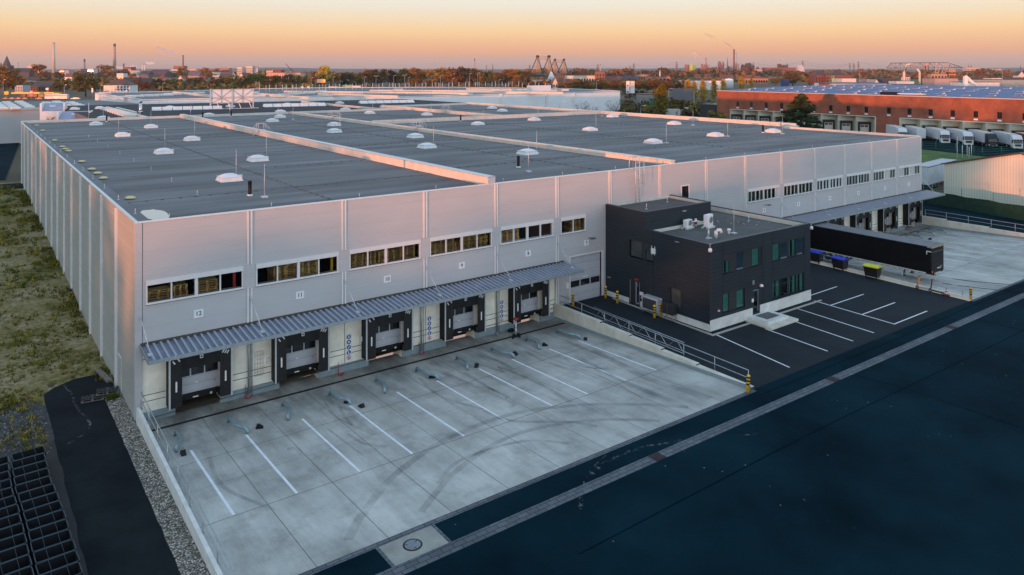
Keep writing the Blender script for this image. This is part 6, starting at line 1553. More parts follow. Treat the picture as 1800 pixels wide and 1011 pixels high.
def leafquads(mb, pts, size, rng, m=0):
    for p in pts:
        a, b_ = rng.uniform(0, 6.283), rng.uniform(-1, 1); s = size * rng.uniform(.6, 1.3)
        n_ = Vector((math.cos(a) * math.sqrt(1 - b_ * b_), math.sin(a) * math.sqrt(1 - b_ * b_), b_))
        x = n_.orthogonal().normalized() * s; y = n_.cross(x).normalized() * s * rng.uniform(.6, 1)
        P_ = Vector(p); mb.mesh([P_ - x - y * .3, P_ + x * .2 - y, P_ + x + y * .4, P_ - x * .3 + y], [(0, 1, 2, 3)], m)
def tree_master(kind, shape, seed, nl=1300):
    """unit-height tree: trunk with limbs and a crown of leaf clumps"""
    rng = random.Random(seed); tr_ = MB(); cr_ = MB(); pts = []
    def clump(c, r, n, flat=1):
        for _ in range(n):
            d_ = Vector((rng.gauss(0, 1), rng.gauss(0, 1), rng.gauss(0, 1))).normalized() * r * rng.random() ** .45
            pts.append((c[0] + d_.x, c[1] + d_.y, max(.03, c[2] + d_.z * flat)))
    if shape == 'round':
        tr_.tube([(0, 0, 0), (.01, 0, .18), (0, .01, .42)], .030, 7, r2=.014)
        nb_ = 20
        for i in range(nb_):
            a = rng.uniform(0, 6.283); h = rng.uniform(.26, .88); rr = (.40 * math.sin(math.pi * min(1, (h - .08) / .95)) ** .7) * rng.uniform(.45, 1)
            c = (rr * math.cos(a), rr * math.sin(a), h); clump(c, rng.uniform(.09, .17), nl // nb_, .85)
            if i < 9: tr_.tube([(0, 0, .2 + .25 * rng.random()), (c[0] * .5, c[1] * .5, c[2] * .75), c], .011, 5, r2=.003)
        sz = .029
    elif shape == 'poplar':
        tr_.tube([(0, 0, 0), (0, 0, .9)], .018, 6, r2=.003)
        for i in range(26):
            h = .10 + .86 * i / 25; w_ = .13 * math.sin(math.pi * min(1, .12 + .88 * (h - .05))) ** .6 + .015; a = rng.uniform(0, 6.283)
            c = (w_ * .55 * math.cos(a), w_ * .55 * math.sin(a), h); clump(c, w_ * .95, nl // 20, 1.4)
            if i % 3 == 0: tr_.tube([(0, 0, h - .1), c], .005, 4, r2=.002)
        sz = .020
    elif shape == 'cedar':
        tr_.tube([(0, 0, 0), (.01, 0, .5), (0, 0, .99)], .022, 7, r2=.003)
        for i in range(44):
            h = .12 + .86 * (i / 43); L_ = (.50 * (1 - h) ** .72 + .02) * rng.uniform(.65, 1.1); a = i * 2.4 + rng.uniform(-.4, .4)
            e_ = (L_ * math.cos(a), L_ * math.sin(a), h - .03 + .02 * rng.random()); tr_.tube([(0, 0, h), e_], .006, 4, r2=.002)
            for k in range(5):
                f = .3 + .7 * k / 4; clump((e_[0] * f, e_[1] * f, h + (e_[2] - h) * f), .035 + .045 * (1 - h), nl // 200, .6)
        sz = .017
    elif shape == 'bare':
        tr_.tube([(0, 0, 0), (.01, 0, .3), (0, .01, .6)], .02, 6, r2=.01)
        def br(p, d_, L_, r, n):
            q = Vector(p) + d_ * L_; tr_.tube([p, tuple((Vector(p) + q) / 2 + Vector((rng.uniform(-.01, .01), rng.uniform(-.01, .01), 0))), tuple(q)], r, 4, r2=r * .55)
            if n:
                for _ in range(3): br(tuple(q), (d_ + Vector((rng.uniform(-.7, .7), rng.uniform(-.7, .7), rng.uniform(-.1, .5)))).normalized(), L_ * .68, r * .55, n - 1)
        for i in range(7): br((0, 0, .22 + .05 * i), Vector((math.cos(i * 2.4) * .7, math.sin(i * 2.4) * .7, .7)).normalized(), .2, .009, 3)
        for _ in range(nl // 4): pts.append((rng.gauss(0, .16), rng.gauss(0, .16), rng.uniform(.35, .9)))
        sz = .007
    else:                                                   # shrub
        for i in range(5): tr_.tube([(0, 0, 0), (.2 * math.cos(i * 1.3), .2 * math.sin(i * 1.3), .5)], .02, 5, r2=.006)
        for i in range(14):
            a = rng.uniform(0, 6.283); rr = rng.uniform(.1, .5); clump((rr * math.cos(a), rr * math.sin(a), rng.uniform(.22, .72)), rng.uniform(.18, .28), nl // 14, .85)
        sz = .035
    leafquads(cr_, pts, sz, rng)
    t = thing('tree', 'x', 'tree'); tr_.build('trunk', [M['bark']], t, False); cr_.build('crown', [LM[kind]], t, False)
    return t
TM = {}
SHP = {'poplar': 'poplar', 'gold': 'round', 'cedar': 'cedar', 'bare': 'bare', 'bush': 'shrub'}
DESC = {'rust': 'rust brown', 'orange': 'orange', 'olive': 'olive brown', 'dark': 'dark brown', 'green': 'dull green', 'gold': 'golden yellow', 'poplar': 'yellow green', 'bush': 'dark green', 'cedar': 'dark green'}
NAMES = {'poplar': 'poplar_tree', 'cedar': 'conifer_tree', 'bare': 'bare_tree', 'bush': 'shrub'}
tr_rng = random.Random(77)
def tree(kind, x, y, h, label, group='autumn trees between the halls and the town', wide=1.0, shape=None, z=.66):
    shape = shape or SHP.get(kind, 'round'); var = tr_rng.randrange(3) if shape == 'round' else 0
    key = (kind, shape, var); k2_ = 'dark' if kind == 'bare' else kind
    if key not in TM:
        t = tree_master(k2_, shape, hash(shape) % 7 * 0 + len(TM) + 3, 7000 if shape == 'cedar' else 1700); TM[key] = t
    else: t = dup(TM[key], (0, 0, 0))
    t.location = (x, y, z); t.rotation_euler = (0, 0, tr_rng.uniform(0, 6.283)); t.scale = (h * wide, h * wide, h); t['label'] = label; t['group'] = group; t['category'] = 'shrub' if kind == 'bush' else 'tree'
    t.name = NAMES.get(kind, 'tree'); return t
def tree_px(kind, px, pb, hp, label, wide=1.0, zg=.66, D=None, **kw):
    D = D or F_PX * (CAM_Z - zg) / (pb - HY); x, y = atd(px, D)
    return tree(kind, x, y, hp * D / F_PX, label, wide=wide, z=zg, **kw)
# town side, left part of the skyline
A_ = [('rust', 8, 166, 50, 1.1, 'at the left photo edge below the church'), ('orange', 70, 146, 32, 1.15, 'broad crown beside the pink tower block'), ('olive', 106, 164, 26, 1.2, 'behind the yellow filling station roof'), ('olive', 150, 170, 44, 1.15, 'largest one left of the white apartment house'),
      ('orange', 188, 142, 27, 1.3, 'in front of the second tall chimney'), ('olive', 168, 162, 26, 1, 'between the largest olive tree and the white house'), ('dark', 28, 158, 24, 1.1, 'beside the church nave'), ('dark', 104, 142, 14, 1.3, 'in the roofs under the first tall chimney'), ('rust', 243, 161, 20, 1.2, 'right of the white apartment house'),
      ('rust', 259, 161, 17, 1.2, 'before the dark terraced roofs'), ('olive', 276, 159, 20, 1.2, 'before the long house row'), ('dark', 291, 160, 19, 1.1, 'behind the white warehouse roof end'), ('olive', 306, 159, 19, 1.1, 'near the street lamp left of the billboard'), ('rust', 322, 142, 22, 1.2, 'under the smoking chimney'),
      ('orange', 335, 157, 19, 1.1, 'small one left of the billboard'), ('dark', 349, 158, 21, 1.1, 'just left of the billboard'), ('orange', 360, 141, 21, 1.3, 'round one among the houses above the billboard'), ('dark', 377, 158, 21, 1.1, 'behind the left half of the billboard'), ('olive', 393, 157, 23, 1.1, 'behind the billboard middle'),
      ('olive', 410, 158, 27, 1.1, 'behind the right half of the billboard'), ('dark', 428, 158, 24, 1.1, 'just right behind the billboard'), ('green', 446, 160, 34, 1.15, 'dense one below the white chimney'), ('olive', 459, 159, 28, 1.1, 'right of the white chimney'), ('rust', 475, 158, 23, 1.1, 'before the long red and white building'),
      ('olive', 489, 158, 25, 1.1, 'under the crane boom'), ('rust', 505, 158, 26, 1.1, 'below the crane foot'), ('olive', 519, 158, 26, 1.1, 'right end of the red and white building'), ('olive', 534, 157, 25, 1.1, 'behind the white tent roofs'), ('orange', 548, 158, 21, 1.0, 'left of the road sign gantry'), ('rust', 560, 155, 27, 1.1, 'behind the road sign gantry'),
      ('gold', 573, 156, 39, .95, 'tallest pale one above the road sign gantry'), ('rust', 586, 156, 27, 1.1, 'right of the tallest pale tree'), ('dark', 600, 155, 25, 1.2, 'behind the white lorries'), ('dark', 615, 155, 25, 1.2, 'above the green roofed lorry'), ('olive', 628, 155, 24, 1.2, 'left of the first tall street lamp'), ('rust', 641, 154, 27, 1.2, 'behind the first tall street lamp'),
      ('rust', 653, 153, 30, 1.2, 'behind the double street lamp'), ('dark', 667, 153, 31, 1.2, 'right of the double street lamp'), ('rust', 683, 152, 29, 1.2, 'left of the third street lamp'), ('dark', 697, 152, 28, 1.2, 'right of the third street lamp'), ('green', 712, 153, 31, 1.1, 'dull one among the rust trees'), ('orange', 728, 153, 33, 1.0, 'tall narrow one left of the park'),
      ('dark', 742, 153, 26, 1.1, 'in the gap before the park'), ('rust', 727, 155, 16, 1.4, 'low crown by the roadside lamps'), ('orange', 762, 153, 31, 1.2, 'left crown of the park group'), ('orange', 777, 152, 32, 1.2, 'second crown of the park group'), ('rust', 791, 153, 33, 1.2, 'third crown of the park group'), ('rust', 804, 153, 36, 1.2, 'highest crown of the park group'),
      ('dark', 817, 153, 33, 1.2, 'right shoulder of the park group'), ('dark', 829, 153, 31, 1.1, 'under the far red chimney'), ('rust', 841, 153, 29, 1.1, 'under the far transmitter mast'), ('green', 854, 153, 30, 1.1, 'right of the far transmitter mast'), ('olive', 867, 154, 24, 1.2, 'low one right of the park'), ('rust', 881, 153, 27, 1.2, 'left of the brown tree pair'),
      ('orange', 894, 153, 30, 1.1, 'left one of the brown tree pair'), ('orange', 907, 153, 31, 1.1, 'right one of the brown tree pair'), ('dark', 921, 154, 28, 1.1, 'left of the bridge towers'), ('gold', 810, 156, 10, 1.5, 'tiny yellow one in front of the park'), ('rust', 752, 156, 14, 1.6, 'low round one at the park edge'), ('rust', 800, 156, 13, 1.5, 'low one below the highest park crown'), ('rust', 826, 157, 12, 1.6, 'low one right of the tiny yellow tree')]
for k, px, pb, hp, wd, place in A_: tree_px(k, px, pb, hp + 2, f'{DESC[k]} tree, {place}', wd)
rr_ = random.Random(31)
# hedgerow trees across the middle distance
B_ = [('rust', 934, 160, 16, 'beside the green roofed shed'), ('dark', 947, 161, 17, 'in front of the green roofed shed'), ('rust', 985, 162, 16, 'below the large brown roofed house'), ('orange', 999, 162, 17, 'under the gabled front of the brown house'), ('olive', 1012, 161, 18, 'left under the long pale depot'), ('dark', 1026, 161, 18, 'middle under the long pale depot'), ('olive', 1039, 161, 17, 'right under the long pale depot'),
      ('dark', 1052, 162, 19, 'at the foot of the brown tower block'), ('orange', 1066, 161, 17, 'below the small red houses'), ('rust', 1081, 163, 20, 'left of the tall sign tower'), ('olive', 1095, 166, 22, 'behind the sign tower legs'), ('rust', 1122, 162, 20, 'right of the sign tower'), ('olive', 1137, 163, 20, 'below the terraced red houses'), ('rust', 1149, 164, 22, 'left behind the tall yellow poplar'),
      ('rust', 1172, 164, 21, 'right behind the tall yellow poplar'), ('dark', 1188, 163, 20, 'behind the grey barn'), ('rust', 1200, 160, 18, 'above the grey barn roof'), ('dark', 1108, 178, 22, 'in the dark thicket under the sign tower'), ('dark', 1124, 182, 22, 'in the thicket left of the green container'), ('dark', 1178, 196, 24, 'in the thicket right of the tall poplar'), ('olive', 1194, 198, 22, 'behind the dark green bush'), ('dark', 1136, 200, 20, 'left of the tall poplar foot'), ('rust', 1207, 194, 16, 'beside the white parked lorries'),
      ('orange', 1425, 146, 21, 'broad one left of the two towered brick house'), ('olive', 1398, 148, 20, 'left of the broad orange tree'), ('dark', 1393, 152, 26, 'dark pointed one by the blue container'), ('orange', 1440, 151, 15, 'wide low one before the brick house'), ('orange', 1424, 152, 14, 'wide low one left of the green crane frame'), ('rust', 1530, 134, 12, 'right of the two towered brick house'), ('rust', 1515, 135, 13, 'beside the mast on the right'),
      ('dark', 1583, 156, 10, 'low one before the white depot'), ('green', 1630, 157, 19, 'dense one left of the pale warehouse'), ('green', 1652, 157, 13, 'round bush before the pale warehouse'), ('olive', 1758, 158, 11, 'low yellowing one near the white dome'), ('rust', 1722, 137, 15, 'on the meadow left of the lamp'), ('rust', 1770, 137, 14, 'on the meadow right of the lamp'), ('olive', 1362, 151, 12, 'above the blue roof left of centre'), ('dark', 1376, 152, 12, 'just above the blue roof')]
for k, px, pb, hp, place in B_: tree_px(k, px, pb, hp + 2, f'{DESC[k]} tree, {place}', 1.2, group='trees across the middle distance')
# yellow poplars behind the brick warehouse
for i, (px, pb, hp, place) in enumerate(((1209, 176, 36, 'first of the row beside the grey barn'), (1222, 176, 32, 'second of the row beside the grey barn'), (1237, 177, 35, 'third of the row beside the grey barn'), (1256, 174, 34, 'left of the white storage tank'), (1271, 165, 26, 'in front of the white storage tank'), (1304, 163, 28, 'above the left end of the blue roof'), (1320, 161, 22, 'smaller one above the blue roof'))):
    tree_px('gold', px, pb, hp, f'yellow poplar, {place}', 1.25, shape='poplar', group='yellow poplars').name = 'poplar_tree'
tree_px('poplar', 1160, 208, 58, 'tall yellow green poplar standing alone behind the grey hall', 1.45, group='yellow poplars')
tree('cedar', *atd(1408, 183), 13.5, 'large dark conifer in front of the brick warehouse', 'single trees', 1.3)
tree('olive', *atd(1264, 235), 6.8, 'round olive tree at the left end of the brick warehouse', 'single trees', 1.45)
tree('bush', *atd(1219, 215), 4.6, 'dark green bush behind the roof edge of the grey hall', 'single trees', 1.5)
for px, D_, yt, lab in ((1024, 235, 172, 'bare tree before the white warehouse wall'), (1042, 237, 181, 'small bare tree right of the larger bare one'), (1082, 240, 168, 'dark twiggy tree at the right end of the white warehouse'), (1115, 228, 160, 'pale bare birch below the sign tower'), (1150, 225, 180, 'bare tree left of the tall poplar')):
    tree('bare', *atd(px, D_), zat(yt, D_) - .66, lab, 'bare trees', .9)
for px, D_, h, lab in ((1505, 430, 5, 'left of the white gable'), (1545, 430, 5, 'right of the white gable'), (1605, 420, 5, 'before the white depot windows')): tree('bare', *atd(px, D_), h, f'small bare tree {lab} beyond the blue roof', 'bare trees', 1.6)
# unseen trees and hedge added west of the site, sized to shade the hall
for i in range(42):
    v = -190 + i * 8.2 + rr_.uniform(-2, 2); u = -215 + rr_.uniform(-22, 22) - (20 if i % 2 else 0)
    tree('rust', u, v, (12.5, 11, 13.5, 12, 14, 13, 12, 13, 10.5, 11.5, 9.6, 10.8, 10, 11.5, 12.8, 13.6)[i % 16] + 1.4 + (2 if v < -124 else .6 if v < -112 else -1.6 if v < -86 else 1.5), 'unseen autumn tree added west of the site to shade the hall', 'unseen trees shading the hall', 1.5, z=.6)
for i in range(34):  # hedge row added to close light gaps below the unseen trees
    tree('bush', -190 + rr_.uniform(-6, 6), -195 + i * 7.4, 6.5 + rr_.uniform(0, 1.5), 'unseen shrub added west of the site to shade the hall', 'hedge west of the site', 1.5, z=.5)

# ------------------------------------------------------------------ far woods
def wood(px0, px1, D, h, kinds, label, n=2600, dp=160):
    rng = random.Random(int(px0 + D)); g = MB(); x0 = (px0 - HX) / F_PX * D; x1 = (px1 - HX) / F_PX * D
    for i in range(n):
        t = rng.random(); px = px0 + (px1 - px0) * t; d_ = D + rng.uniform(0, dp)
        prof = h * (.45 + .35 * (.5 + .5 * math.sin(t * 37 + D)) + .2 * (.5 + .5 * math.sin(t * 91 + 2)))
        x, y = atd(px, d_); z = .5 + prof * rng.random() ** .7
        leafquads(g, [(x, y, z)], D * .0022 + 1.0, rng, rng.randrange(len(kinds)))
    o = g.build('far_wood', [LM[k] for k in kinds], None, False); o['kind'] = 'stuff'; tag(o, label, 'wood')
wood(-20, 470, 1750, 15, ['dark', 'rust', 'olive'], 'far brown woods behind the town roofs at the left', 2600, 400)
wood(430, 960, 1500, 17, ['dark', 'rust', 'olive'], 'far woods behind the park trees and the road sign', 2800, 300)
wood(900, 1330, 1700, 22, ['rust', 'orange', 'dark'], 'far reddish woods between the bridge and the steelworks', 3200, 350)
wood(1290, 1830, 1900, 19, ['rust', 'dark'], 'far reddish woods behind the gantry crane', 3200, 400)
wood(1120, 1480, 1150, 5, ['rust', 'orange', 'olive'], 'hedges and gardens before the green field', 1700, 120)
wood(900, 1180, 760, 8, ['rust', 'olive', 'dark'], 'brown thicket before the red houses', 2200, 120)
wood(1090, 1260, 300, 5, ['dark', 'olive'], 'dark thicket behind the grey hall beside the poplar', 1500, 60)
wood(1480, 1830, 1450, 4, ['rust', 'dark'], 'low hedges along the green meadow', 600, 60)
wood(-20, 300, 700, 7, ['dark', 'olive', 'rust'], 'gardens and hedges between the houses of the left town', 2200, 500)
wood(280, 560, 620, 8, ['dark', 'olive', 'rust'], 'dense gardens behind the billboard', 2200, 350)
wood(560, 940, 540, 6, ['dark', 'rust'], 'undergrowth below the park trees', 1500, 120)
# hills on the horizon
g = MB(); rng = random.Random(4)
for D, amp, base in ((7600, 10, 14), (9000, 22, 20)):
    n = 80; pv = None
    for i in range(n + 1):
        px = -100 + 2000 * i / n; x, y = atd(px, D); h = base + amp * (.5 + .5 * math.sin(i * .23 + D)) * (.4 + .6 * (.5 + .5 * math.sin(i * .61))); x2, y2 = atd(px, D + 900)
        x3, y3 = atd(px, D - 900); cur = ((x3, y3, 0), (x, y, h), (x2, y2, 0))
        if pv:
            for k in range(2): g.face([pv[k], cur[k], cur[k + 1], pv[k + 1]], 0, True)
        pv = cur
struct('hills', g, mat('hill_woods', (.06, .055, .05), .95, 0, .4, .004, detail=8))
g = MB()
for q in ([(1170, 141), (1300, 140), (1296, 133), (1200, 133)], [(1440, 146), (1820, 148), (1820, 135), (1560, 133)], [(1320, 145), (1420, 145), (1400, 137), (1330, 137)]): g.face([(*at(px, py, .7), .70) for px, py in q])
struct('meadow', g, M['grassland'])
# ------------------------------------------------------------------ weeds on the dirt field
def tufts(name, n, area, cols, label, hgt=(.12, .4), seed=1, cluster=.9):
    rng = random.Random(seed); g = MB()
    for i in range(n):
        u, v = area(rng)
        if math.sin(u * .9 + 1.7) * math.sin(v * .33 + u * .3) + .5 * math.sin(v * 1.1) < rng.uniform(-.9, 1.1) * cluster - .1: continue
        h = rng.uniform(*hgt) * (1 + .02 * max(0, v)); m = rng.randrange(len(cols)); R_ = h * .8
        for k in range(9):
            a = rng.uniform(0, 6.283); r = R_ * rng.random(); x, y = u + r * math.cos(a), v + r * math.sin(a); z = zL(v); wv = h * .16; a2 = rng.uniform(0, 6.283); le = h * rng.uniform(.3, .8)
            g.face([(x - wv * math.sin(a2), y + wv * math.cos(a2), z - .02), (x + wv * math.sin(a2), y - wv * math.cos(a2), z - .02), (x + le * math.cos(a2), y + le * math.sin(a2), z + h * rng.uniform(.5, 1.1))], m)
    o = g.build(name, cols, None, False); o['kind'] = 'stuff'; tag(o, label, 'weeds')
wm = [leaf_mat('weed_olive', (.09, .09, .012), (.21, .18, .02)), leaf_mat('weed_green', (.04, .065, .012), (.11, .12, .02)), leaf_mat('weed_dry', (.18, .13, .045), (.30, .22, .075))]
wy = [leaf_mat('weed_yellow', (.30, .24, .01), (.50, .40, .012)), wm[0]]
def fa(rng):
    while True:
        v = 7.2 + 88 * rng.random() ** 1.6; u = -.15 - (14 if v > 20 else 11) * rng.random() ** 1.2
        if not (u > -3.9 and v < 9.3): return u, v
tufts('weeds', 6500, fa, wm, 'patchy olive weeds on the bare dirt field beside the hall', (.05, .16), 1)
tufts('weeds', 900, fa, [wm[1], wm[0], wm[0]], 'taller green weeds on the dirt field beside the hall', (.14, .28), 2)
def fe(rng): v = 7.5 + 85 * rng.random() ** 1.3; return -.1 - .9 * rng.random() ** 1.5, v
tufts('weeds', 420, fe, [wm[1], wm[0], wm[0]], 'green weeds growing along the foot of the hall side wall', (.10, .26), 3, .5)
tufts('yellow_flowers', 700, fa, wy, 'yellow flowering weeds scattered over the dirt field', (.08, .22), 4)
def fl_(rng): return -4.2 - 5 * rng.random(), -.9 + 8 * rng.random()
tufts('weeds', 1200, fl_, [wy[0], wm[0], wm[1]], 'yellow green weeds on the dark rubble near the crates', (.06, .2), 5, .8)
tufts('weeds', 60, lambda r: (-.35 + .5 * r.random() - .4, 4.0 + .5 * r.random()), [wm[1]], 'small green weed clump beside the dark pallets', (.15, .3), 6, .2)
g = MB(); rng = random.Random(9)
for i in range(1400):
    u, v = -4.1 - 5 * rng.random(), -1.2 + 7 * rng.random(); s = rng.uniform(.02, .07); z = zL(v)
    p = [(u + s * math.cos(k * 1.57 + i), v + s * math.sin(k * 1.57 + i), z) for k in range(4)]; g.mesh(p + [(u, v, z + s * 1.2)], [(0, 1, 4), (1, 2, 4), (2, 3, 4), (3, 0, 4)], rng.randrange(3))
o = g.build('rubble', [paint((.05, .055, .055)), paint((.12, .12, .12)), paint((.22, .21, .2))], None, False); o['kind'] = 'stuff'; tag(o, 'dark stony rubble between the weeds and the crates', 'rubble')
g = MB(); g.face([(-10, -1.2, zL(0) + .012), (-5.6, -1.5, zL(0) + .010), (-4.6, -.6, zL(0) + .010), (-3.9, .3, zL(0) + .010), (-3.85, 3.0, zL(3) + .010), (-3.95, 5.5, zL(5) + .010), (-4.6, 6.9, zL(6) + .010), (-6.2, 6.6, zL(6) + .010), (-10, 6.8, zL(6) + .02)]); struct('rubble_bed', g, mat('dark_rubble_ground', (.022, .026, .026), .95, 0, .5, 3.0, .5, 20, detail=9, col2=(.05, .048, .045)))
# ------------------------------------------------------------------ town and industry on the skyline
BRK, DKR, CRM, PNK, GRY, WHT, RED, TAN = (.26, .09, .05), (.045, .040, .042), (.55, .50, .42), (.52, .36, .28), (.20, .21, .23), (.62, .61, .58), (.36, .08, .05), (.38, .27, .18)
RRD = (.17, .055, .035)
def house(px0, px1, yt, yb, label, wall=WHT, roof='flat', rc=DKR, D=None, win=(0, 0), name='house', cat='house', zg=.5, deep=12, yaw=0, rise=.45, chim=0, wy=(.2, .85)):
    D = D or F_PX * (CAM_Z - zg) / (yb - HY)
    w_ = (px1 - px0) * D / F_PX; x, y = atd((px0 + px1) / 2, D); h = zat(yt, D) - zg
    t = thing(name, label, cat, (x, y, zg - 0), -YAW + R(yaw)); W_ = w_ / 2
    eh = h if roof == 'flat' else h * (1 - rise)
    g = MB(); g.box(-W_, 0, 0, W_, deep, eh)
    if roof == 'gable_front': g.profy([(-W_, eh), (W_, eh), (0, h)], 0, deep)
    g.build('wall', [paint(wall)], t)
    r = MB(); o = .3
    if roof == 'flat': r.box(-W_ - .1, -.1, eh, W_ + .1, deep + .1, eh + .35)
    elif roof == 'gable': r.profx([(-o, eh - .1), (deep / 2, h), (deep + o, eh - .1)], -W_ - o, W_ + o)
    elif roof == 'hip':
        k = min(W_ * .8, deep / 2); r.mesh([(-W_ - o, -o, eh), (W_ + o, -o, eh), (W_ + o, deep + o, eh), (-W_ - o, deep + o, eh), (-W_ + k, deep / 2, h), (W_ - k, deep / 2, h)], [(0, 1, 5, 4), (1, 2, 5), (2, 3, 4, 5), (3, 0, 4), (3, 2, 1, 0)])
    elif roof == 'gable_front': r.mesh([(-W_ - o, -o, eh - .15), (0, -o, h + .1), (0, deep + o, h + .1), (-W_ - o, deep + o, eh - .15), (W_ + o, -o, eh - .15), (W_ + o, deep + o, eh - .15)], [(0, 1, 2, 3), (1, 4, 5, 2)])
    ro = r.build('roof', [paint(rc)], t)
    for i in range(chim):
        c = MB(); cx_ = -W_ + 2 * W_ * (i + .7) / (chim + .4); c.box(cx_ - .5, deep * .5 - .4, h - .8, cx_ + .5, deep * .5 + .4, h + 1.2); c.build('chimney', [paint(BRK)], ro)
    nx, nz = win
    if nx:
        m0 = None; sx, sz = 2 * W_ / nx, eh * (wy[1] - wy[0]) / nz
        for i in range(nx):
            for j in range(nz):
                if m0 is None:
                    q = MB(); q.box(-sx * .26, -.1, 0, sx * .26, -.02, sz * .6); m0 = q.build('window', [M['glass_dark']], t); wo = m0
                else: wo = m0.copy(); COL.objects.link(wo)
                wo.location = (-W_ + sx * (i + .5), 0, eh * wy[0] + sz * (j + .15))
    return t
def chimney(px, yt, yb, D, w_px, label, col, top=None, taper=.7, base=None, name='chimney', n=14):
    x, y = atd(px, D); h = zat(yt, D); r = w_px / 2 * D / F_PX
    t = thing(name, label, 'chimney', (x, y, 0)); g = MB(); g.lathe([(r, 0), (r * (1 + taper) / 2, h * .5), (r * taper, h)], n); g.build('shaft', [paint(col)], t)
    if top: g = MB(); g.lathe([(r * taper * 1.06, h * .84), (r * taper * 1.05, h + .5)], n); g.build('top_band', [paint(top)], t)
    else: g = MB(); g.lathe([(r * taper * 1.12, h - 2), (r * taper * 1.12, h)], n); g.build('rim', [paint(tuple(c * .6 for c in col))], t)
    return t
# church
x, y = atd(7, 1500); t = thing('church', 'dark church with pointed spire at the left photo edge', 'church', (x, y, .5), -YAW)
g = MB(); g.box(-8.5, 0, 0, 8.5, 17, 27); g.box(-12, 3, 0, -8.5, 12, 22); g.build('tower', [paint((.07, .055, .055))], t)
g = MB(); g.mesh([(-5.2, 3, 27), (5.2, 3, 27), (5.2, 14, 27), (-5.2, 14, 27), (0, 8.5, 47.5)], [(0, 1, 4), (1, 2, 4), (2, 3, 4), (3, 0, 4)]); g.build('spire', [paint((.045, .045, .055))], t)
for s in (-6.5, 6.5): g = MB(); g.lathe([(1.6, 25), (1.6, 29), (.1, 34)], 8, s, 1); g.build('turret', [paint((.06, .055, .06))], t)
g = MB(); g.profx([(2, 6), (2, 14), (11, 22), (20, 14), (20, 6)], 8.5, 49); g.box(8.5, 3, 0, 49, 19, 6); g.build('nave', [paint((.035, .033, .045))], t)
# left town
H = house
H(48, 68, 115, 126, 'pale pink tower block between the church and the tall chimney', PNK, D=2400, win=(6, 4), name='tower_block', cat='building', deep=30)
H(56, 66, 113.5, 126, 'pink upper block behind the tower block', PNK, D=2450, name='tower_block', cat='building', deep=30)
H(105, 112, 122, 130, 'grey office block right of the tall pale chimney', GRY, D=1800, win=(5, 3), name='office_block', cat='building', deep=20)
H(113, 121, 123, 131, 'bluish flat block behind the small roofs', (.26, .30, .33), D=1700, name='office_block', cat='building', deep=20)
H(130, 142, 122, 131, 'dark grey factory hall in the left skyline', (.12, .13, .16), D=2000, name='factory_hall', cat='building', deep=40)
H(142, 158, 121, 130, 'long dark factory under the small chimney', (.10, .11, .14), D=2100, name='factory_hall', cat='building', deep=40)
H(154, 164, 120.5, 128, 'orange lit white block left of the round orange tree', CRM, D=1900, win=(4, 3), name='office_block', cat='building', deep=20)
H(143, 160, 127, 132, 'row of cream houses with dark roofs under the factories', CRM, 'gable', DKR, D=1250, win=(8, 1), deep=10)
H(114, 126, 129, 135, 'small red roofed houses right of the pale chimney', WHT, 'gable', RRD, D=1200, win=(5, 1), deep=10, chim=1)
H(126, 141, 128, 134, 'red roofed terrace in the left town', CRM, 'gable', RRD, D=1250, win=(6, 1), deep=10, chim=2)
H(44, 66, 135, 147, 'dark roofed house with white gable strip below the church nave', WHT, 'gable', DKR, D=1000, win=(5, 1), deep=12, rise=.55)
H(124, 133, 137, 145, 'white gabled house with dark roof left of the big olive tree', WHT, 'gable_front', DKR, D=1000, win=(2, 1), deep=14)
H(48, 92, 143, 166, 'brick apartment house with steep dark tiled roof behind the filling station', (.17, .065, .04), 'gable', (.05, .035, .032), D=640, win=(7, 2), name='apartment_house', cat='house', deep=14, yaw=-18, rise=.5, wy=(.3, .95))
H(26, 40, 150, 166, 'pale blue balcony house at the foot of the church', (.35, .40, .45), D=620, win=(3, 2), deep=10)
H(182, 228, 140, 168, 'white apartment house with brown hipped roof and dormers', (.66, .67, .69), 'hip', (.10, .055, .04), D=560, win=(8, 3), name='apartment_house', cat='house', deep=12, rise=.36, wy=(.2, .98), chim=1)
H(196, 208, 139, 146, 'white gable just above the brown hipped roof', WHT, 'gable_front', DKR, D=640, deep=10)
H(212, 240, 136, 150, 'terrace with blackish roofs right of the white apartment house', (.16, .13, .10), 'gable', (.035, .035, .042), D=700, win=(5, 1), deep=12, rise=.6, chim=2)
H(240, 262, 137, 150, 'second blackish roofed terrace right of the white apartment house', (.30, .28, .2), 'gable', (.032, .032, .04), D=760, win=(4, 1), deep=12, rise=.6, chim=2)
H(262, 300, 141, 153, 'long dark house row before the town centre', (.20, .12, .08), 'gable', (.06, .045, .04), D=740, win=(9, 1), deep=12, rise=.5, chim=3)
H(300, 372, 142, 154, 'longest dark tiled house row left of the billboard', (.12, .08, .06), 'gable', (.065, .045, .04), D=800, win=(14, 1), deep=12, rise=.5, chim=4)
H(205, 217, 129, 135, 'white flat house between the red tree and the dark roofs', WHT, D=1100, win=(4, 1), deep=12)
H(216, 230, 118, 126, 'dark red factory with white chimney pots', (.20, .06, .05), D=2200, win=(5, 2), name='factory_hall', cat='building', deep=30)
H(228, 246, 124, 130, 'pale grey hall beside the dark red factory', (.38, .38, .38), D=1800, name='factory_hall', cat='building', deep=30)
H(244, 260, 125, 132, 'dark sheds at the foot of the twin white chimneys', (.10, .09, .11), 'gable', DKR, D=1600, name='factory_hall', cat='building', deep=30)
H(262, 290, 122.5, 131, 'dark violet roofed hall right of the twin chimneys', (.13, .06, .07), 'gable', (.07, .045, .06), D=1700, name='factory_hall', cat='building', deep=30, rise=.7)
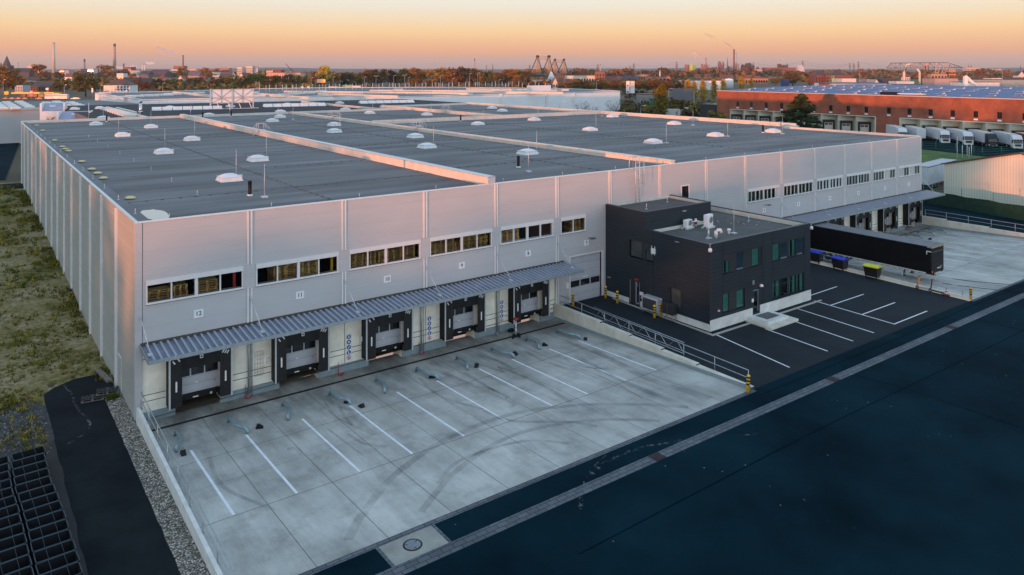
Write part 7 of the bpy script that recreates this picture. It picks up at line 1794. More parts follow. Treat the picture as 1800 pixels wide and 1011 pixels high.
H(268, 286, 129, 136, 'yellow wall house with red roof in the town centre', (.48, .40, .10), 'gable', RRD, D=1150, win=(5, 1), deep=12, chim=1)
H(277, 290, 135, 143, 'white walled flat roofed house left of the pine', WHT, 'gable', RRD, D=950, win=(4, 1), deep=12, rise=.35)
H(289, 300, 138, 142, 'low teal roofed shed right of the white house', (.10, .20, .22), D=930, deep=10)
H(300, 312, 122, 130, 'cream lit apartment block left of the smoking chimney', CRM, D=1900, win=(5, 3), name='office_block', cat='building', deep=20)
H(305, 322, 116, 124, 'rusty steel plant frame beside the smoking chimney', (.26, .10, .07), D=2300, win=(6, 3), name='steel_plant', cat='building', deep=30)
H(312, 322, 120, 128, 'sunlit orange block at the foot of the smoking chimney', PNK, D=2000, win=(4, 3), name='office_block', cat='building', deep=20)
H(324, 345, 121, 130, 'long orange lit apartment block right of the smoking chimney', PNK, D=1850, win=(10, 3), name='apartment_block', cat='building', deep=20)
H(330, 350, 126, 135, 'grey roofed houses below the orange apartment block', (.3, .26, .24), 'gable', (.12, .10, .12), D=1250, win=(6, 1), deep=12, chim=2)
H(312, 322, 133, 139, 'cream gable before the rust tree', CRM, 'gable_front', RRD, D=1000, win=(2, 1), deep=14)
H(350, 360, 133, 138, 'small orange gabled house beside the round orange tree', TAN, 'gable', RRD, D=1000, win=(3, 1), deep=10)
H(368, 380, 121, 128, 'brown brick block in the middle of the left skyline', (.24, .10, .08), D=1950, win=(5, 3), name='apartment_block', cat='building', deep=20)
H(378, 403, 120, 126, 'long red brown block left of the two cream towers', (.33, .13, .08), D=2050, win=(9, 2), name='apartment_block', cat='building', deep=20)
H(373, 388, 127, 133, 'white and teal flat roofed school', (.55, .58, .52), D=1350, win=(7, 2), name='school', cat='building', deep=16)
H(388, 406, 127, 139, 'dark glazed office block left of the red gables', (.09, .10, .13), D=1150, win=(8, 4), name='office_block', cat='building', deep=16, yaw=10)
H(403, 418, 127, 139, 'white gable with steep red brown roof, left of a pair', CRM, 'gable_front', RRD, D=1050, win=(3, 2), deep=16, yaw=25, rise=.7)
H(414, 434, 128, 138, 'white gable with steep red brown roof, right of a pair', CRM, 'gable_front', RRD, D=1000, win=(3, 2), deep=18, yaw=-20, rise=.7)
H(416.5, 425.5, 118, 129, 'round cream apartment tower, left of a pair', CRM, D=1700, win=(5, 4), name='apartment_tower', cat='building', deep=16)
H(432.5, 444, 116, 129, 'cream apartment tower, right of a pair', CRM, D=1700, win=(6, 5), name='apartment_tower', cat='building', deep=16)
H(444.2, 450, 117.5, 129, 'blue grey slab joined to the right cream tower', (.24, .28, .34), D=1705, name='apartment_tower', cat='building', deep=16)
H(470, 528, 128, 136, 'long white banded factory with red brick bays', (.55, .30, .22), D=1150, win=(14, 1), name='factory_hall', cat='building', deep=30)
H(468, 480, 124, 131, 'pale stepped block above the long factory', PNK, D=1300, win=(4, 2), name='factory_hall', cat='building', deep=20)
H(482, 494, 123, 129, 'dark red box on the long factory roof', (.16, .05, .045), D=1300, name='factory_hall', cat='building', deep=20)
H(500, 512, 124.5, 129, 'small pink roof house beside the crane', PNK, D=1320, name='factory_hall', cat='building', deep=14)
H(526, 540, 128, 134, 'right wing of the long factory', (.33, .14, .09), D=1180, win=(4, 1), name='factory_hall', cat='building', deep=24)
chimney(94.5, 75, 126, 2600, 5.6, 'tall pale chimney standing alone at the left', (.50, .42, .33), None, .72)
chimney(201.5, 77, 120, 2800, 6, 'tall brown chimney with dark top band', (.40, .26, .18), (.05, .04, .045), .62)
chimney(148.5, 104, 122, 2700, 3.2, 'small brown chimney above the long dark factory', (.36, .22, .15), (.10, .07, .06), .85)
chimney(217.5, 112, 124, 2300, 2.6, 'short dark chimney on the dark red factory', (.10, .06, .06), None, .9)
chimney(22, 115, 126, 2700, 3.8, 'stout brown stack right of the church', (.30, .17, .11), None, .8)
chimney(31.8, 110, 126, 2700, 1.5, 'thin pale mast right of the church', (.34, .24, .20), None, .8)
chimney(171.5, 116, 124, 2200, 4.5, 'square dark red stack above the orange tree', (.20, .07, .06), None, .95, n=4)
chimney(250.4, 112, 126, 2100, 2.3, 'left one of the twin white chimneys', (.62, .54, .46), None, .9)
chimney(254.4, 112, 126, 2100, 2.3, 'right one of the twin white chimneys', (.62, .54, .46), None, .9)
chimney(321.8, 97, 122, 2400, 3.2, 'dark red smoking chimney above the town', (.22, .09, .06), None, .75)
chimney(452, 116, 140, 900, 2.2, 'slim white chimney right of the cream towers', (.62, .60, .58), None, .95)
chimney(834.5, 103, 124, 3500, 2.0, 'far red tipped chimney above the park trees', (.42, .24, .20), (.16, .06, .06), .8)
chimney(855, 115, 124, 3500, 1.6, 'far short chimney right of the red tipped one', (.22, .12, .13), None, .8)
chimney(1160, 123.5, 143, 1150, 2.0, 'slim white chimney before the green field', (.66, .62, .58), None, .95)
chimney(1055.5, 113, 132, 1300, 1.7, 'slim pale chimney beside the brown tower block', (.50, .34, .30), None, .95)
# lattice masts, pylons, crane
def pylon(px, yt, D, label, arms=3, wd=1.0, col=(.20, .13, .13)):
    x, y = atd(px, D); h = zat(yt, D); t = thing('power_pylon', label, 'pylon', (x, y, 0), -YAW + R(20), 'distant power pylons'); b = h * .09 * wd; r = max(.35, D * .00018)
    g = MB()
    for sx in (-1, 1):
        for sy in (-1, 1): g.tube([(sx * b, sy * b, 0), (sx * b * .3, sy * b * .3, h * .6), (0, 0, h)], r, 4)
    for i in range(7):
        z0, z1 = h * i / 8, h * (i + 1) / 8; f = lambda z: b * (1 - .7 * min(1, z / (h * .6))) if z < h * .6 else b * .3 * (1 - (z - h * .6) / (h * .4))
        for sy in (-1, 1): g.tube([(-f(z0), sy * f(z0), z0), (f(z1), sy * f(z1), z1)], r * .7, 4); g.tube([(f(z0), sy * f(z0), z0), (-f(z1), sy * f(z1), z1)], r * .7, 4)
    g.build('lattice', [paint(col)], t)
    for i in range(arms):
        g = MB(); z = h * (.62 + .13 * i); a = h * (.20 - .03 * i) * wd; g.tube([(-a, 0, z), (0, 0, z + h * .03), (a, 0, z)], r, 4); g.tube([(-a, 0, z), (a, 0, z)], r, 4); g.build('cross_arm', [paint(col)], t)
for px, yt, D, lab, ar in ((931, 113.5, 3000, 'pylon left of the bridge towers', 3), (1051, 112, 3000, 'pylon beside the slim pale chimney', 3), (1107.5, 114.5, 3600, 'smaller one of two pylons above the terraced houses', 2), (1114, 110.5, 3400, 'taller one of two pylons above the terraced houses', 3), (1189.5, 107.5, 2800, 'pylon left of the gas holders', 3), (1411, 105.5, 2700, 'pylon on the white mound', 3), (1494, 110, 2800, 'left one of three pylons', 3), (1501, 108.5, 2900, 'middle one of three pylons', 2), (1509, 107, 2700, 'right one of three pylons', 3), (1702.5, 113, 3600, 'left one of two faint pylons by the pale flats', 2), (1707, 113, 3600, 'right one of two faint pylons by the pale flats', 2), (1794, 114, 3400, 'pylon at the right photo edge', 2), (866, 111, 3600, 'transmitter mast above the park trees', 0), (573, 121, 3000, 'pylon tip above the tallest pale tree', 2), (641, 119.5, 3200, 'pylon tip above the road lamps', 2), (715, 118, 3300, 'pylon tip above the dull green tree', 2)): pylon(px, yt, D, lab, ar, .8)
def cable(p, q, D, label):
    g = MB(); pts = []
    for i in range(17):
        t_ = i / 16; px = p[0] + (q[0] - p[0]) * t_; py = p[1] + (q[1] - p[1]) * t_ + 5 * 4 * t_ * (1 - t_); x, y = atd(px, D); pts.append((x, y, zat(py, D)))
    g.tube(pts, .24, 4); tag(g.build('power_line', [paint((.16, .11, .12))]), label, 'cable', 'distant power lines')
for p, q, D, lab in (((931, 116), (1051, 114), 3000, 'upper power line left of the slim pale chimney'), ((1051, 115), (1114, 113), 3200, 'power line between the bridge and the red houses'), ((1114, 113), (1189, 110), 3100, 'power line left of the gas holders'), ((1411, 108), (1501, 111), 2750, 'upper power line right of the white mound'), ((1411, 112), (1494, 114), 2750, 'lower power line right of the white mound'), ((1330, 112), (1411, 108), 2750, 'power line between the furnaces and the white mound'), ((1509, 110), (1640, 116), 2800, 'power line right of the three pylons')): cable(p, q, D, lab)
x, y = atd(514, 1320); t = thing('tower_crane', 'dark crane boom leaning left above the long factory', 'crane', (x, y, 0), -YAW); zt, zb = zat(112, 1320), zat(126, 1320)
g = MB(); g.tube([(0, 0, zb), (-12, 0, zt)], .45, 5); g.tube([(1, 0, zb), (-12, 0, zt)], .45, 5); g.build('boom', [paint((.10, .07, .07))], t); g = MB(); g.box(-1.5, -1.5, 0, 2, 1.5, zb + 1); g.build('mast', [paint((.10, .07, .07))], t)
# suspension bridge
bp0, bp1 = atd(956, 1050), atd(984, 1380)
t = thing('suspension_bridge', 'suspension bridge with two pairs of tan towers and dark cables', 'bridge', (*bp0, 0))
steel, dk = paint((.42, .27, .15), .6), paint((.03, .035, .04))
prevc = None
for (px0, px1, yt, yb, D) in ((945.0, 965.0, 97.5, 131, 1050), (975.5, 991.3, 103.5, 130.5, 1380)):
    tops = []
    for px in (px0, px1):
        x, y = atd(px, D); zt = zat(yt, D); r_ = Matrix.Rotation(-YAW, 3, 'Z'); g = MB(); w_ = 2.0 * D / F_PX
        for s in (-1, 1):
            a, b = r_ @ Vector((s * w_, 0, 0)), r_ @ Vector((s * w_ * .30, 0, 0)); g.tube([(x + a.x - bp0[0], y + a.y - bp0[1], 0), (x + b.x - bp0[0], y + b.y - bp0[1], zt)], 1.1 * D / F_PX, 4)
        g.build('tower_leg', [steel], t); g = MB(); g.box(x - bp0[0] - 1.6, y - bp0[1] - 1.6, zt - 3, x - bp0[0] + 1.6, y - bp0[1] + 1.6, zt); g.build('tower_cap', [dk], t); tops.append((x - bp0[0], y - bp0[1], zt))
    a, b = Vector(tops[0]), Vector(tops[1]); g = MB()
    for dz in (2.5 * D / F_PX, 6.5 * D / F_PX): g.tube([a - Vector((0, 0, dz)), b - Vector((0, 0, dz))], .45 * D / F_PX, 5)
    for i in range(1, 7): q = a + (b - a) * i / 7; g.tube([q - Vector((0, 0, 2.5 * D / F_PX)), q - Vector((0, 0, 6.5 * D / F_PX))], .28 * D / F_PX, 4)
    g.build('portal_beam', [steel], t)
    # cables falling away on both sides of each tower
    for tp in tops:
        for s, L_ in ((-1, 17.5), (1, 13)):
            g = MB(); pts = []
            for i in range(11):
                f = i / 10; off = r_ @ Vector((s * L_ * f * D / F_PX, 60 * f * s, 0)); pts.append((tp[0] + off.x, tp[1] + off.y, tp[2] + (zat(yb, D) - tp[2]) * (1.25 * f - .25 * f * f)))
            g.tube(pts, .75 * D / F_PX, 5); g.build('cable', [dk], t)
            g = MB()
            for i in range(1, 7): g.tube([pts[i], (tp[0] + (pts[i][0] - tp[0]) * .8, tp[1] + (pts[i][1] - tp[1]) * .8, zat(yb, D))], .24 * D / F_PX, 4)
            g.build('hanger', [steel], t)
g = MB(); a, b = atd(945, 980), atd(995, 1500); zz = zat(131, 1050); n_ = Vector((b[1] - a[1], a[0] - b[0])).normalized() * 9
g.prism([(a[0] - n_.x - bp0[0], a[1] - n_.y - bp0[1]), (a[0] + n_.x - bp0[0], a[1] + n_.y - bp0[1]), (b[0] + n_.x - bp0[0], b[1] + n_.y - bp0[1]), (b[0] - n_.x - bp0[0], b[1] - n_.y - bp0[1])], zz - 2.5, zz); g.build('deck', [dk], t)
# centre and right middle ground
H(935, 966, 141, 152, 'grey shed with green roof edge below the bridge', (.30, .33, .37), D=800, win=(8, 1), name='shed', cat='building', deep=20, rc=(.02, .20, .12))
H(964, 975, 126, 138, 'small white turret house beside the bridge', WHT, 'hip', WHT, D=950, win=(2, 2), deep=10)
H(966, 1001, 131, 148, 'large house with brown hipped roof below the bridge', (.26, .14, .09), 'hip', (.15, .065, .035), D=760, win=(6, 1), deep=22, rise=.75, chim=0)
H(972, 980, 137, 146, 'white gabled bay on the brown roofed house', CRM, 'gable_front', RRD, D=752, win=(2, 1), deep=6)
H(990, 1006, 139, 147, 'brown roofed side wing right of the large house', (.28, .15, .10), 'gable', (.14, .06, .04), D=770, win=(4, 1), deep=12, rise=.5)
H(997, 1049, 133, 142, 'long pale depot with dark flat roof and white roof boxes', (.58, .56, .48), D=920, win=(11, 1), name='depot', cat='building', deep=40)
H(1048, 1063, 125.5, 143, 'brown tower block right of the long pale depot', (.24, .11, .06), D=900, win=(3, 3), name='tower_block', cat='building', deep=14)
H(1063, 1079, 134, 141, 'small bright red house right of the brown tower block', (.48, .10, .05), 'gable', RRD, D=920, win=(5, 1), deep=12)
H(1079, 1094, 135, 142, 'brick house left of the dark roofed terrace', BRK, 'gable', RRD, D=930, win=(4, 1), deep=12, chim=1)
H(1092, 1124, 133.5, 143, 'terrace with blue black roof and white dormers', BRK, 'gable', (.06, .055, .07), D=950, win=(8, 1), deep=14, chim=3)
H(1120, 1140, 131, 137, 'pale flat brick school behind the dark terrace', (.38, .20, .13), D=1150, win=(7, 1), name='school', cat='building', deep=16)
H(1138, 1178, 135, 142, 'sunlit brick school with wide pale windows around the white chimney', (.40, .16, .09), D=1050, win=(6, 1), name='school', cat='building', deep=18)
H(1172, 1180, 132, 141, 'dark red house at the edge of the green field', (.20, .06, .045), 'hip', RRD, D=1050, win=(2, 1), deep=12)
for i, (a, b, yt, yb) in enumerate(((1268, 1277, 133.5, 138), (1278, 1290, 133, 138), (1295, 1304, 134, 138), (1310, 1322, 133, 138.5), (1326, 1338, 134, 139), (1350, 1362, 135, 140), (1386, 1398, 131, 136), (1240, 1250, 131, 134), (1222, 1232, 131.5, 134.5))):
    H(a, b, yt - 1, yb, f'small sunlit farmhouse in the fields, {ORD[i]} from the right of the scattered row' if 0 else f'small red roofed house in the fields {["behind the white tank", "left of the yellow gate tower", "right of the yellow gate tower", "above the yellow poplar pair", "right of the poplar pair", "above the blue roof", "by the brown garden trees", "under the black steelworks tip", "nearest the green gas holder"][i]}', WHT if i % 2 else TAN, 'gable', RRD, D=1350, win=(3, 1), deep=12, rise=.5)
H(1267, 1279, 134.5, 140, 'brick gatehouse with dark hipped roof at the field edge', BRK, 'hip', (.09, .05, .04), D=1080, win=(3, 1), deep=10)
H(1280, 1285, 133, 139, 'small yellow gate tower beside the brick gatehouse', (.52, .36, .10), 'hip', (.12, .07, .04), D=1080, deep=7)
H(1310, 1350, 138, 145, 'long orange brick terrace above the blue roof', (.46, .18, .09), D=980, win=(9, 1), name='terrace', cat='house', deep=14)
H(1200, 1216, 141.5, 152, 'low white tank shed left of the white storage hall', (.5, .5, .5), D=760, name='storage_hall', cat='building', deep=20)
H(1218, 1272, 142, 166, 'long white storage hall behind the yellow poplars', (.66, .67, .68), D=700, name='storage_hall', cat='building', deep=30)
x, y = atd(1281, 760); t = thing('storage_tank', 'round white storage tank behind the yellow poplars', 'tank', (x, y, .5)); g = MB(); g.lathe([(4.6, 0), (4.6, 9.3), (4.4, 9.6), (.2, 10.4)], 24); g.build('shell', [M['white']], t)
H(1181, 1218, 156, 176, 'grey barn with steep dark roof left of the yellow poplars', (.16, .13, .12), 'gable', (.085, .07, .062), D=390, win=(3, 1), name='barn', cat='building', deep=16, rise=.6, yaw=-15)
H(1126, 1152, 167, 178, 'low glazed depot office with white frame beside the poplar', (.20, .23, .22), D=330, win=(5, 1), name='depot_office', cat='building', deep=12)
t = H(1144, 1152, 175, 182, 'green shipping container left of the tall poplar', (.01, .16, .09), D=315, name='shipping_container', cat='container', deep=4)
t = H(1242, 1252, 183, 192, 'dark green skip beside the brick warehouse end', (.01, .11, .05), D=275, name='skip', cat='container', deep=4)
for i, (a, b, yt, yb, c, lab) in enumerate(((1170, 1196, 173.5, 181, WHT, 'white lorry trailer parked behind the tall poplar'), (1190, 1206, 172.5, 184, WHT, 'white lorry parked nose forward left of the white row'), (1206, 1226, 172, 183, (.6, .6, .58), 'white box trailer in the middle of the parked row'), (1226, 1241, 173, 186, WHT, 'white box trailer at the right end of the parked row'))):
    D = 300 + i * 6; t = thing('lorry_trailer', lab, 'trailer', (*atd((a + b) / 2, D), .72), -YAW + R(8), 'lorries parked behind the tall poplar'); w_ = (b - a) / 2 * D / F_PX
    g = MB(); g.box(-w_, 0, .9, w_, 2.5, 3.4); g.build('box', [paint(c, .4)], t); g = MB(); g.box(-w_ * .95, .3, .5, w_ * .95, 2.2, .9); g.build('chassis', [M['black']], t)
    for s in (-.7, .55, .8): g = MB(); g.wheel((w_ * s, .2, .45), .45, .3, 'y'); g.build('wheel', [M['tyre']], t)
for i, (px, py, c, lab) in enumerate(((1098, 197, (.42, .44, .44), 'grey roofed yellow delivery van, leftmost behind the roof edge'), (1108, 195.5, (.50, .5, .48), 'white roofed yellow delivery van in the parked row'), (1122, 198, (.5, .5, .48), 'yellow delivery van below the lamp post'), (1131, 196.5, (.45, .46, .46), 'yellow delivery van at the right end of the row'))):
    t = thing('delivery_van', lab, 'van', (*atd(px, 232 - i * 3), .66), -YAW + R(65), 'yellow vans behind the hall'); g = MB(); g.bbox(-1, 0, .5, 1, 5.6, 2.55, .12); g.profx([(-1.2, .5), (-1.2, 1.2), (0, 2.3), (0, .5)], -1, 1); g.build('body', [M['yellow']], t); g = MB(); g.box(-.95, .05, 2.56, .95, 5.5, 2.6); g.build('roof', [paint(c)], t)
    for s in (-1, 1):
        for y_ in (-.3, 4.4): g = MB(); g.wheel((s * .9, y_, .36), .36, .22); g.build('wheel', [M['tyre']], t)
# sign tower
D = 420; x, y = atd(1107.5, D); t = thing('sign_tower', 'tall two legged sign tower with white advertising boxes', 'sign', (x, y, .66), -YAW + .1)
zt, zm, zb = [zat(v, D) - .66 for v in (142.5, 153.5, 164)]
for s in (-1, 1): g = MB(); g.box(s * 1.3 - .25, -.25, 0, s * 1.3 + .25, .25, zt); g.build('leg', [M['midgrey']], t)
for s, z0, z1, m in ((-1, zm + .2, zt, 'white'), (1, zm + .2, zt, 'cream'), (-1, zb, zm, 'white'), (1, zb, zm, 'white')): g = MB(); g.box(s * 1.3 - (.9 if s < 0 else 1.2), -.5, z0, s * 1.3 + (.9 if s < 0 else 1.2), .3, z1); g.build('advert_box', [M[m]], t)
g = MB(); g.box(-2.0, -.52, zm + .5, -.9, -.5, zm + 1.4); g.box(-2.0, -.52, zb + .3, -.9, -.5, zb + 1.2); g.box(-2.4, -.53, zm, 2.6, -.45, zm + .15); g.build('advert_mark', [M['red']], t)
# steelworks
D = 3000
def tank(px0, px1, yt, label, col): 
    x, y = atd((px0 + px1) / 2, D); r = (px1 - px0) / 2 * D / F_PX; h = zat(yt, D); t = thing('gas_holder', label, 'gas holder', (x, y, 0)); g = MB(); g.lathe([(r, 0), (r, h), (r * .9, h + 2)], 20); g.build('shell', [paint(col)], t)
tank(1203.5, 1211, 114.5, 'brown gas holder left of the lime green one', (.26, .11, .08)); tank(1211, 1222.5, 114.5, 'lime green round gas holder in the steelworks', (.42, .50, .08))
chimney(1241, 101.5, 123, 3000, 2.6, 'pink stack beside the steam cloud', (.42, .20, .17), None, .9); chimney(1290.3, 87, 123, 3000, 3.6, 'tallest dark red chimney of the steelworks', (.20, .065, .05), None, .75); chimney(1294.2, 93, 123, 3050, 3.0, 'white chimney right behind the dark red one', (.58, .46, .42), None, .9)
chimney(1278.6, 101.5, 122, 3000, 4.0, 'dark pointed lattice tower of the steelworks', (.12, .07, .07), None, .15, n=4)
def plant(px0, px1, yt, label, col, seed, n=9):
    rng = random.Random(seed); x, y = atd((px0 + px1) / 2, D); W_ = (px1 - px0) / 2 * D / F_PX; h = zat(yt, D); t = thing('steel_plant', label, 'factory', (x, y, 0), -YAW); g = MB()
    for i in range(n):
        a = rng.uniform(-W_, W_ * .7); w_ = W_ * rng.uniform(.12, .4); hh = h * rng.uniform(.3, 1) if i else h; d0_ = rng.uniform(0, 30); g.box(a, d0_, 0, min(a + w_, W_), d0_ + 20, hh)
    g.build('building', [paint(col)], t); g = MB()
    for i in range(n): a, b = rng.uniform(-W_, W_), rng.uniform(-W_, W_); g.tube([(a, -3, h * rng.uniform(.5, .95)), (b, -3, h * rng.uniform(.25, .7))], 1.6, 5); g.tube([(a, -3, 0), (a, -3, h * rng.uniform(.6, 1.05))], 1.4, 5)
    g.build('pipework', [paint(tuple(c * .7 for c in col))], t)
plant(1236, 1246, 112.5, 'reddish coke plant under the steam cloud', (.38, .16, .13), 1); plant(1250, 1268, 117, 'low dark halls between the stacks', (.18, .08, .09), 2, 7); plant(1265, 1274, 107.5, 'tall pinkish plant block left of the pointed tower', (.30, .14, .12), 3, 6); plant(1281, 1289, 115.5, 'bluish plant left of the dark red chimney', (.15, .13, .16), 4, 6); plant(1296, 1300, 111, 'pale silo behind the white chimney', (.48, .30, .27), 5, 3)
plant(1303, 1326, 110.5, 'dark blast furnace group with slanted conveyors', (.12, .055, .055), 6, 16); plant(1325, 1335, 115, 'small furnace right of the blast furnace group', (.14, .08, .08), 7, 7); plant(1366, 1386, 112.5, 'separate dark furnace left of the white mound', (.16, .06, .05), 8, 14)
H(1323, 1340, 122, 127, 'long sunlit works hall below the furnaces', (.55, .32, .26), D=2700, win=(8, 1), name='works_hall', cat='building', deep=40); H(1345, 1400, 119, 124, 'long dark red works roof below the separate furnace', (.22, .07, .05), D=2900, name='works_hall', cat='building', deep=40)
H(1404, 1414, 115, 122, 'white mound building at the pylon foot', (.62, .50, .46), 'gable', (.55, .44, .40), D=2600, name='works_hall', cat='building', deep=30)
# two towered brick house, green frame, white halls behind the blue roof
for a, b, lab in ((1433, 1458, 'left'), (1463, 1489, 'right')): H(a, b, 124, 145, f'dark brick warehouse tower with flared roof, {lab} one of the pair', (.17, .06, .04), 'hip', (.07, .04, .035), D=820, win=(5, 4), name='granary', cat='building', deep=18, rise=.28)
H(1452, 1500, 132, 147, 'lower dark brick wing joining the two brick towers', (.19, .065, .045), D=815, win=(9, 3), name='granary', cat='building', deep=16)
x, y = atd(1463, 620); t = thing('harbour_crane', 'lime green A shaped crane frame before the brick towers', 'crane', (x, y, .6), -YAW); zt = zat(135, 620)
g = MB(); g.tube([(-3.6, 0, 3), (-.4, 0, zt), (.8, 0, zt), (2.4, 0, 3)], .42, 5); g.build('frame', [M['lime']], t); g = MB(); g.box(-4.5, -1, 0, 3, 2, 3); g.build('base', [M['midgrey']], t)
H(1480, 1505, 138, 150, 'pale block left of the white gable', (.60, .56, .52), D=620, name='depot', cat='building', deep=20); H(1505, 1535, 139, 150, 'brown roofed hall between the pale block and white gable', CRM, 'gable', (.18, .13, .11), D=640, name='depot', cat='building', deep=16, rise=.7)
H(1530, 1552, 140, 150, 'white gable of a hall behind the blue roof', WHT, 'gable_front', (.3, .27, .25), D=630, name='depot', cat='building', deep=20, rise=.7); H(1463, 1560, 147, 162, 'long pale blue flat hall right behind the blue roof', (.44, .50, .54), D=500, name='depot', cat='building', deep=30)
H(1450, 1463, 147, 160, 'low brick annex left of the pale blue hall', BRK, D=505, win=(3, 1), name='depot', cat='building', deep=10); H(1375, 1387, 140, 146, 'dark blue shipping container by the dark pointed tree', (.02, .05, .16), D=780, name='shipping_container', cat='container', deep=5)
H(1576, 1607, 143, 150, 'white depot with small dark windows behind the blue roof', WHT, D=560, win=(5, 1), name='depot', cat='building', deep=12, wy=(.5, .9)); H(1586, 1623, 149.5, 160, 'white flat shed below the white depot', (.6, .62, .62), D=510, name='depot', cat='building', deep=14)
H(1548, 1580, 139, 147, 'dark blue roofed storage building left of the white depot', (.06, .05, .07), D=680, name='depot', cat='building', deep=14)
H(1643, 1684, 138, 150, 'dusty pink block at the start of the long grey hall', (.38, .30, .28), D=600, name='long_hall', cat='building', deep=18); H(1684, 1810, 140.5, 152, 'very long grey green hall at the right behind the blue roof', (.27, .32, .31), D=610, name='long_hall', cat='building', deep=24)
H(1687, 1757, 145, 152, 'white low block beside the white slanted mast', (.66, .63, .6), D=540, win=(10, 1), name='depot', cat='building', deep=12); H(1670, 1690, 152, 160, 'pale blue domed shed left of the slanted mast', (.36, .44, .46), 'gable', (.40, .46, .46), D=470, name='shed', cat='building', deep=12); H(1700, 1745, 153, 160, 'pale green roofed shed right of the slanted mast', (.42, .44, .36), 'gable', (.42, .46, .42), D=470, name='shed', cat='building', deep=12)
H(1743, 1761, 137.5, 143, 'bright white flat roof beyond the long grey hall', (.68, .66, .62), D=820, name='depot', cat='building', deep=14); H(1760, 1810, 137, 143, 'dark container rows at the right edge', (.05, .06, .09), D=860, name='container_stack', cat='container', deep=10)
H(1698, 1722, 119, 126, 'long pale apartment slab on the right horizon', (.55, .40, .32), D=2500, win=(12, 3), name='apartment_block', cat='building', deep=20)
for i, (a, b) in enumerate(((1727, 1733), (1741, 1747), (1754, 1760))): H(a, b, 121, 126, f'{["left", "middle", "right"][i]} one of three small pink flats on the horizon', PNK, D=2600, win=(3, 2), name='apartment_block', cat='building', deep=16)
H(1790, 1802, 125.5, 133, 'house with white front at the far right edge', (.6, .5, .44), 'gable_front', DKR, D=1300, win=(2, 1), deep=14); H(1590, 1600, 131, 136, 'white farmhouse left of the lattice crane legs', WHT, 'gable', RRD, D=1300, win=(3, 1), deep=12); H(1637, 1665, 130, 136, 'orange brick stable behind the lattice legs', (.45, .24, .14), D=1300, win=(5, 1), name='stable', cat='building', deep=12)
H(1625, 1634, 111, 121, 'pale silo block behind the gantry girder', (.55, .38, .32), D=2400, win=(2, 3), name='silo', cat='building', deep=12)
x, y = atd(1787, 470); t = thing('dome', 'small white ball shaped dome at the right behind the blue roof', 'dome', (x, y, .6)); g = MB(); zc = zat(155, 470) - .6; g.lathe([(1.0 * math.sin(a), zc - 1.0 * math.cos(a)) for a in [R(10 * i + 1) for i in range(18)]], 14); g.tube([(0, 0, 0), (0, 0, zc - .8)], .15, 6); g.build('ball', [M['white']], t)
# white crane arch, gantry crane, slanted mast
x, y = atd(1602, 700); t = thing('crane_arch', 'white bent arch of a harbour crane in front of the gantry girder', 'crane', (x, y, .6), -YAW); z_ = lambda v: zat(v, 700) - .6; s_ = 700 / F_PX
g = MB(); g.tube([(-13.5 * s_, 0, 0), (-13 * s_, 0, z_(128)), (-8 * s_, 0, z_(114)), (-1 * s_, 0, z_(113))], 2.4 * s_, 4); g.build('arm', [paint((.66, .55, .46), .5)], t); g = MB(); g.tube([(14.5 * s_, 0, 0), (14.5 * s_, 0, z_(127)), (10 * s_, 0, z_(121))], 2.1 * s_, 4); g.build('arm', [paint((.66, .55, .46), .5)], t); g = MB(); g.tube([(-1 * s_, 0, z_(113)), (11 * s_, 0, z_(117))], .8 * s_, 5); g.tube([(-1 * s_, 0, z_(116)), (11 * s_, 0, z_(121))], .8 * s_, 5); g.build('tie', [paint((.45, .28, .22))], t)
D2 = 1400; x, y = atd(1620, D2); t = thing('gantry_crane', 'long dark lattice gantry crane girder on white lattice legs', 'crane', (x, y, 0), -YAW); s_ = D2 / F_PX; z_ = lambda v: zat(v, D2); dk2 = paint((.13, .07, .07))
g = MB(); X0, X1 = -54 * s_, 66 * s_
g.tube([(X0 - 7 * s_, 0, z_(120)), (X0, 0, z_(111)), (45 * s_, 0, z_(110)), (72 * s_, 0, z_(119))], .55 * s_, 4); g.tube([(X0 - 7 * s_, 0, z_(120)), (72 * s_, 0, z_(119))], .55 * s_, 4)
for i in range(14): a = X0 + (X1 - X0) * i / 14; b = X0 + (X1 - X0) * (i + 1) / 14; zt = z_(111) if b < 46 * s_ else z_(115); g.tube([(a, 0, z_(120) if i % 2 else zt), (b, 0, zt if i % 2 else z_(120))], .35 * s_, 4); g.tube([(a, 0, z_(120)), (a, 0, z_(111) if a < 46 * s_ else z_(113))], .35 * s_, 4)
g.build('girder', [dk2], t)
for a0_, b0_ in ((22, 24), (30, 40)):
    g = MB(); lg = paint((.58, .42, .34))
    for o_ in (0, 6): g.tube([((a0_ - 1 + o_ * .9) * s_, -3, 0), ((b0_ + o_ * 1.2) * s_, -3, z_(110))], .5 * s_, 4)
    for i in range(6): f0, f1 = i / 6, (i + 1) / 6; p = lambda f, o_: ((a0_ - 1 + o_ * .9) * (1 - f) * s_ + (b0_ + o_ * 1.2) * f * s_, -3, z_(110) * f); g.tube([p(f0, 0), p(f1, 6)], .3 * s_, 4); g.tube([p(f0, 6), p(f1, 0)], .3 * s_, 4)
    g.build('leg', [lg], t)
g = MB(); g.box(46 * s_, -4, z_(127), 58 * s_, 4, z_(121)); g.tube([(48 * s_, 0, 0), (50 * s_, 0, z_(127))], .5 * s_, 4); g.tube([(57 * s_, 0, 0), (59 * s_, 0, z_(124))], .5 * s_, 4); g.build('trolley', [paint((.40, .24, .16))], t); g = MB(); g.box(47 * s_, -2, z_(132), 60 * s_, 2, z_(130.5)); g.build('hopper', [M['orange']], t)
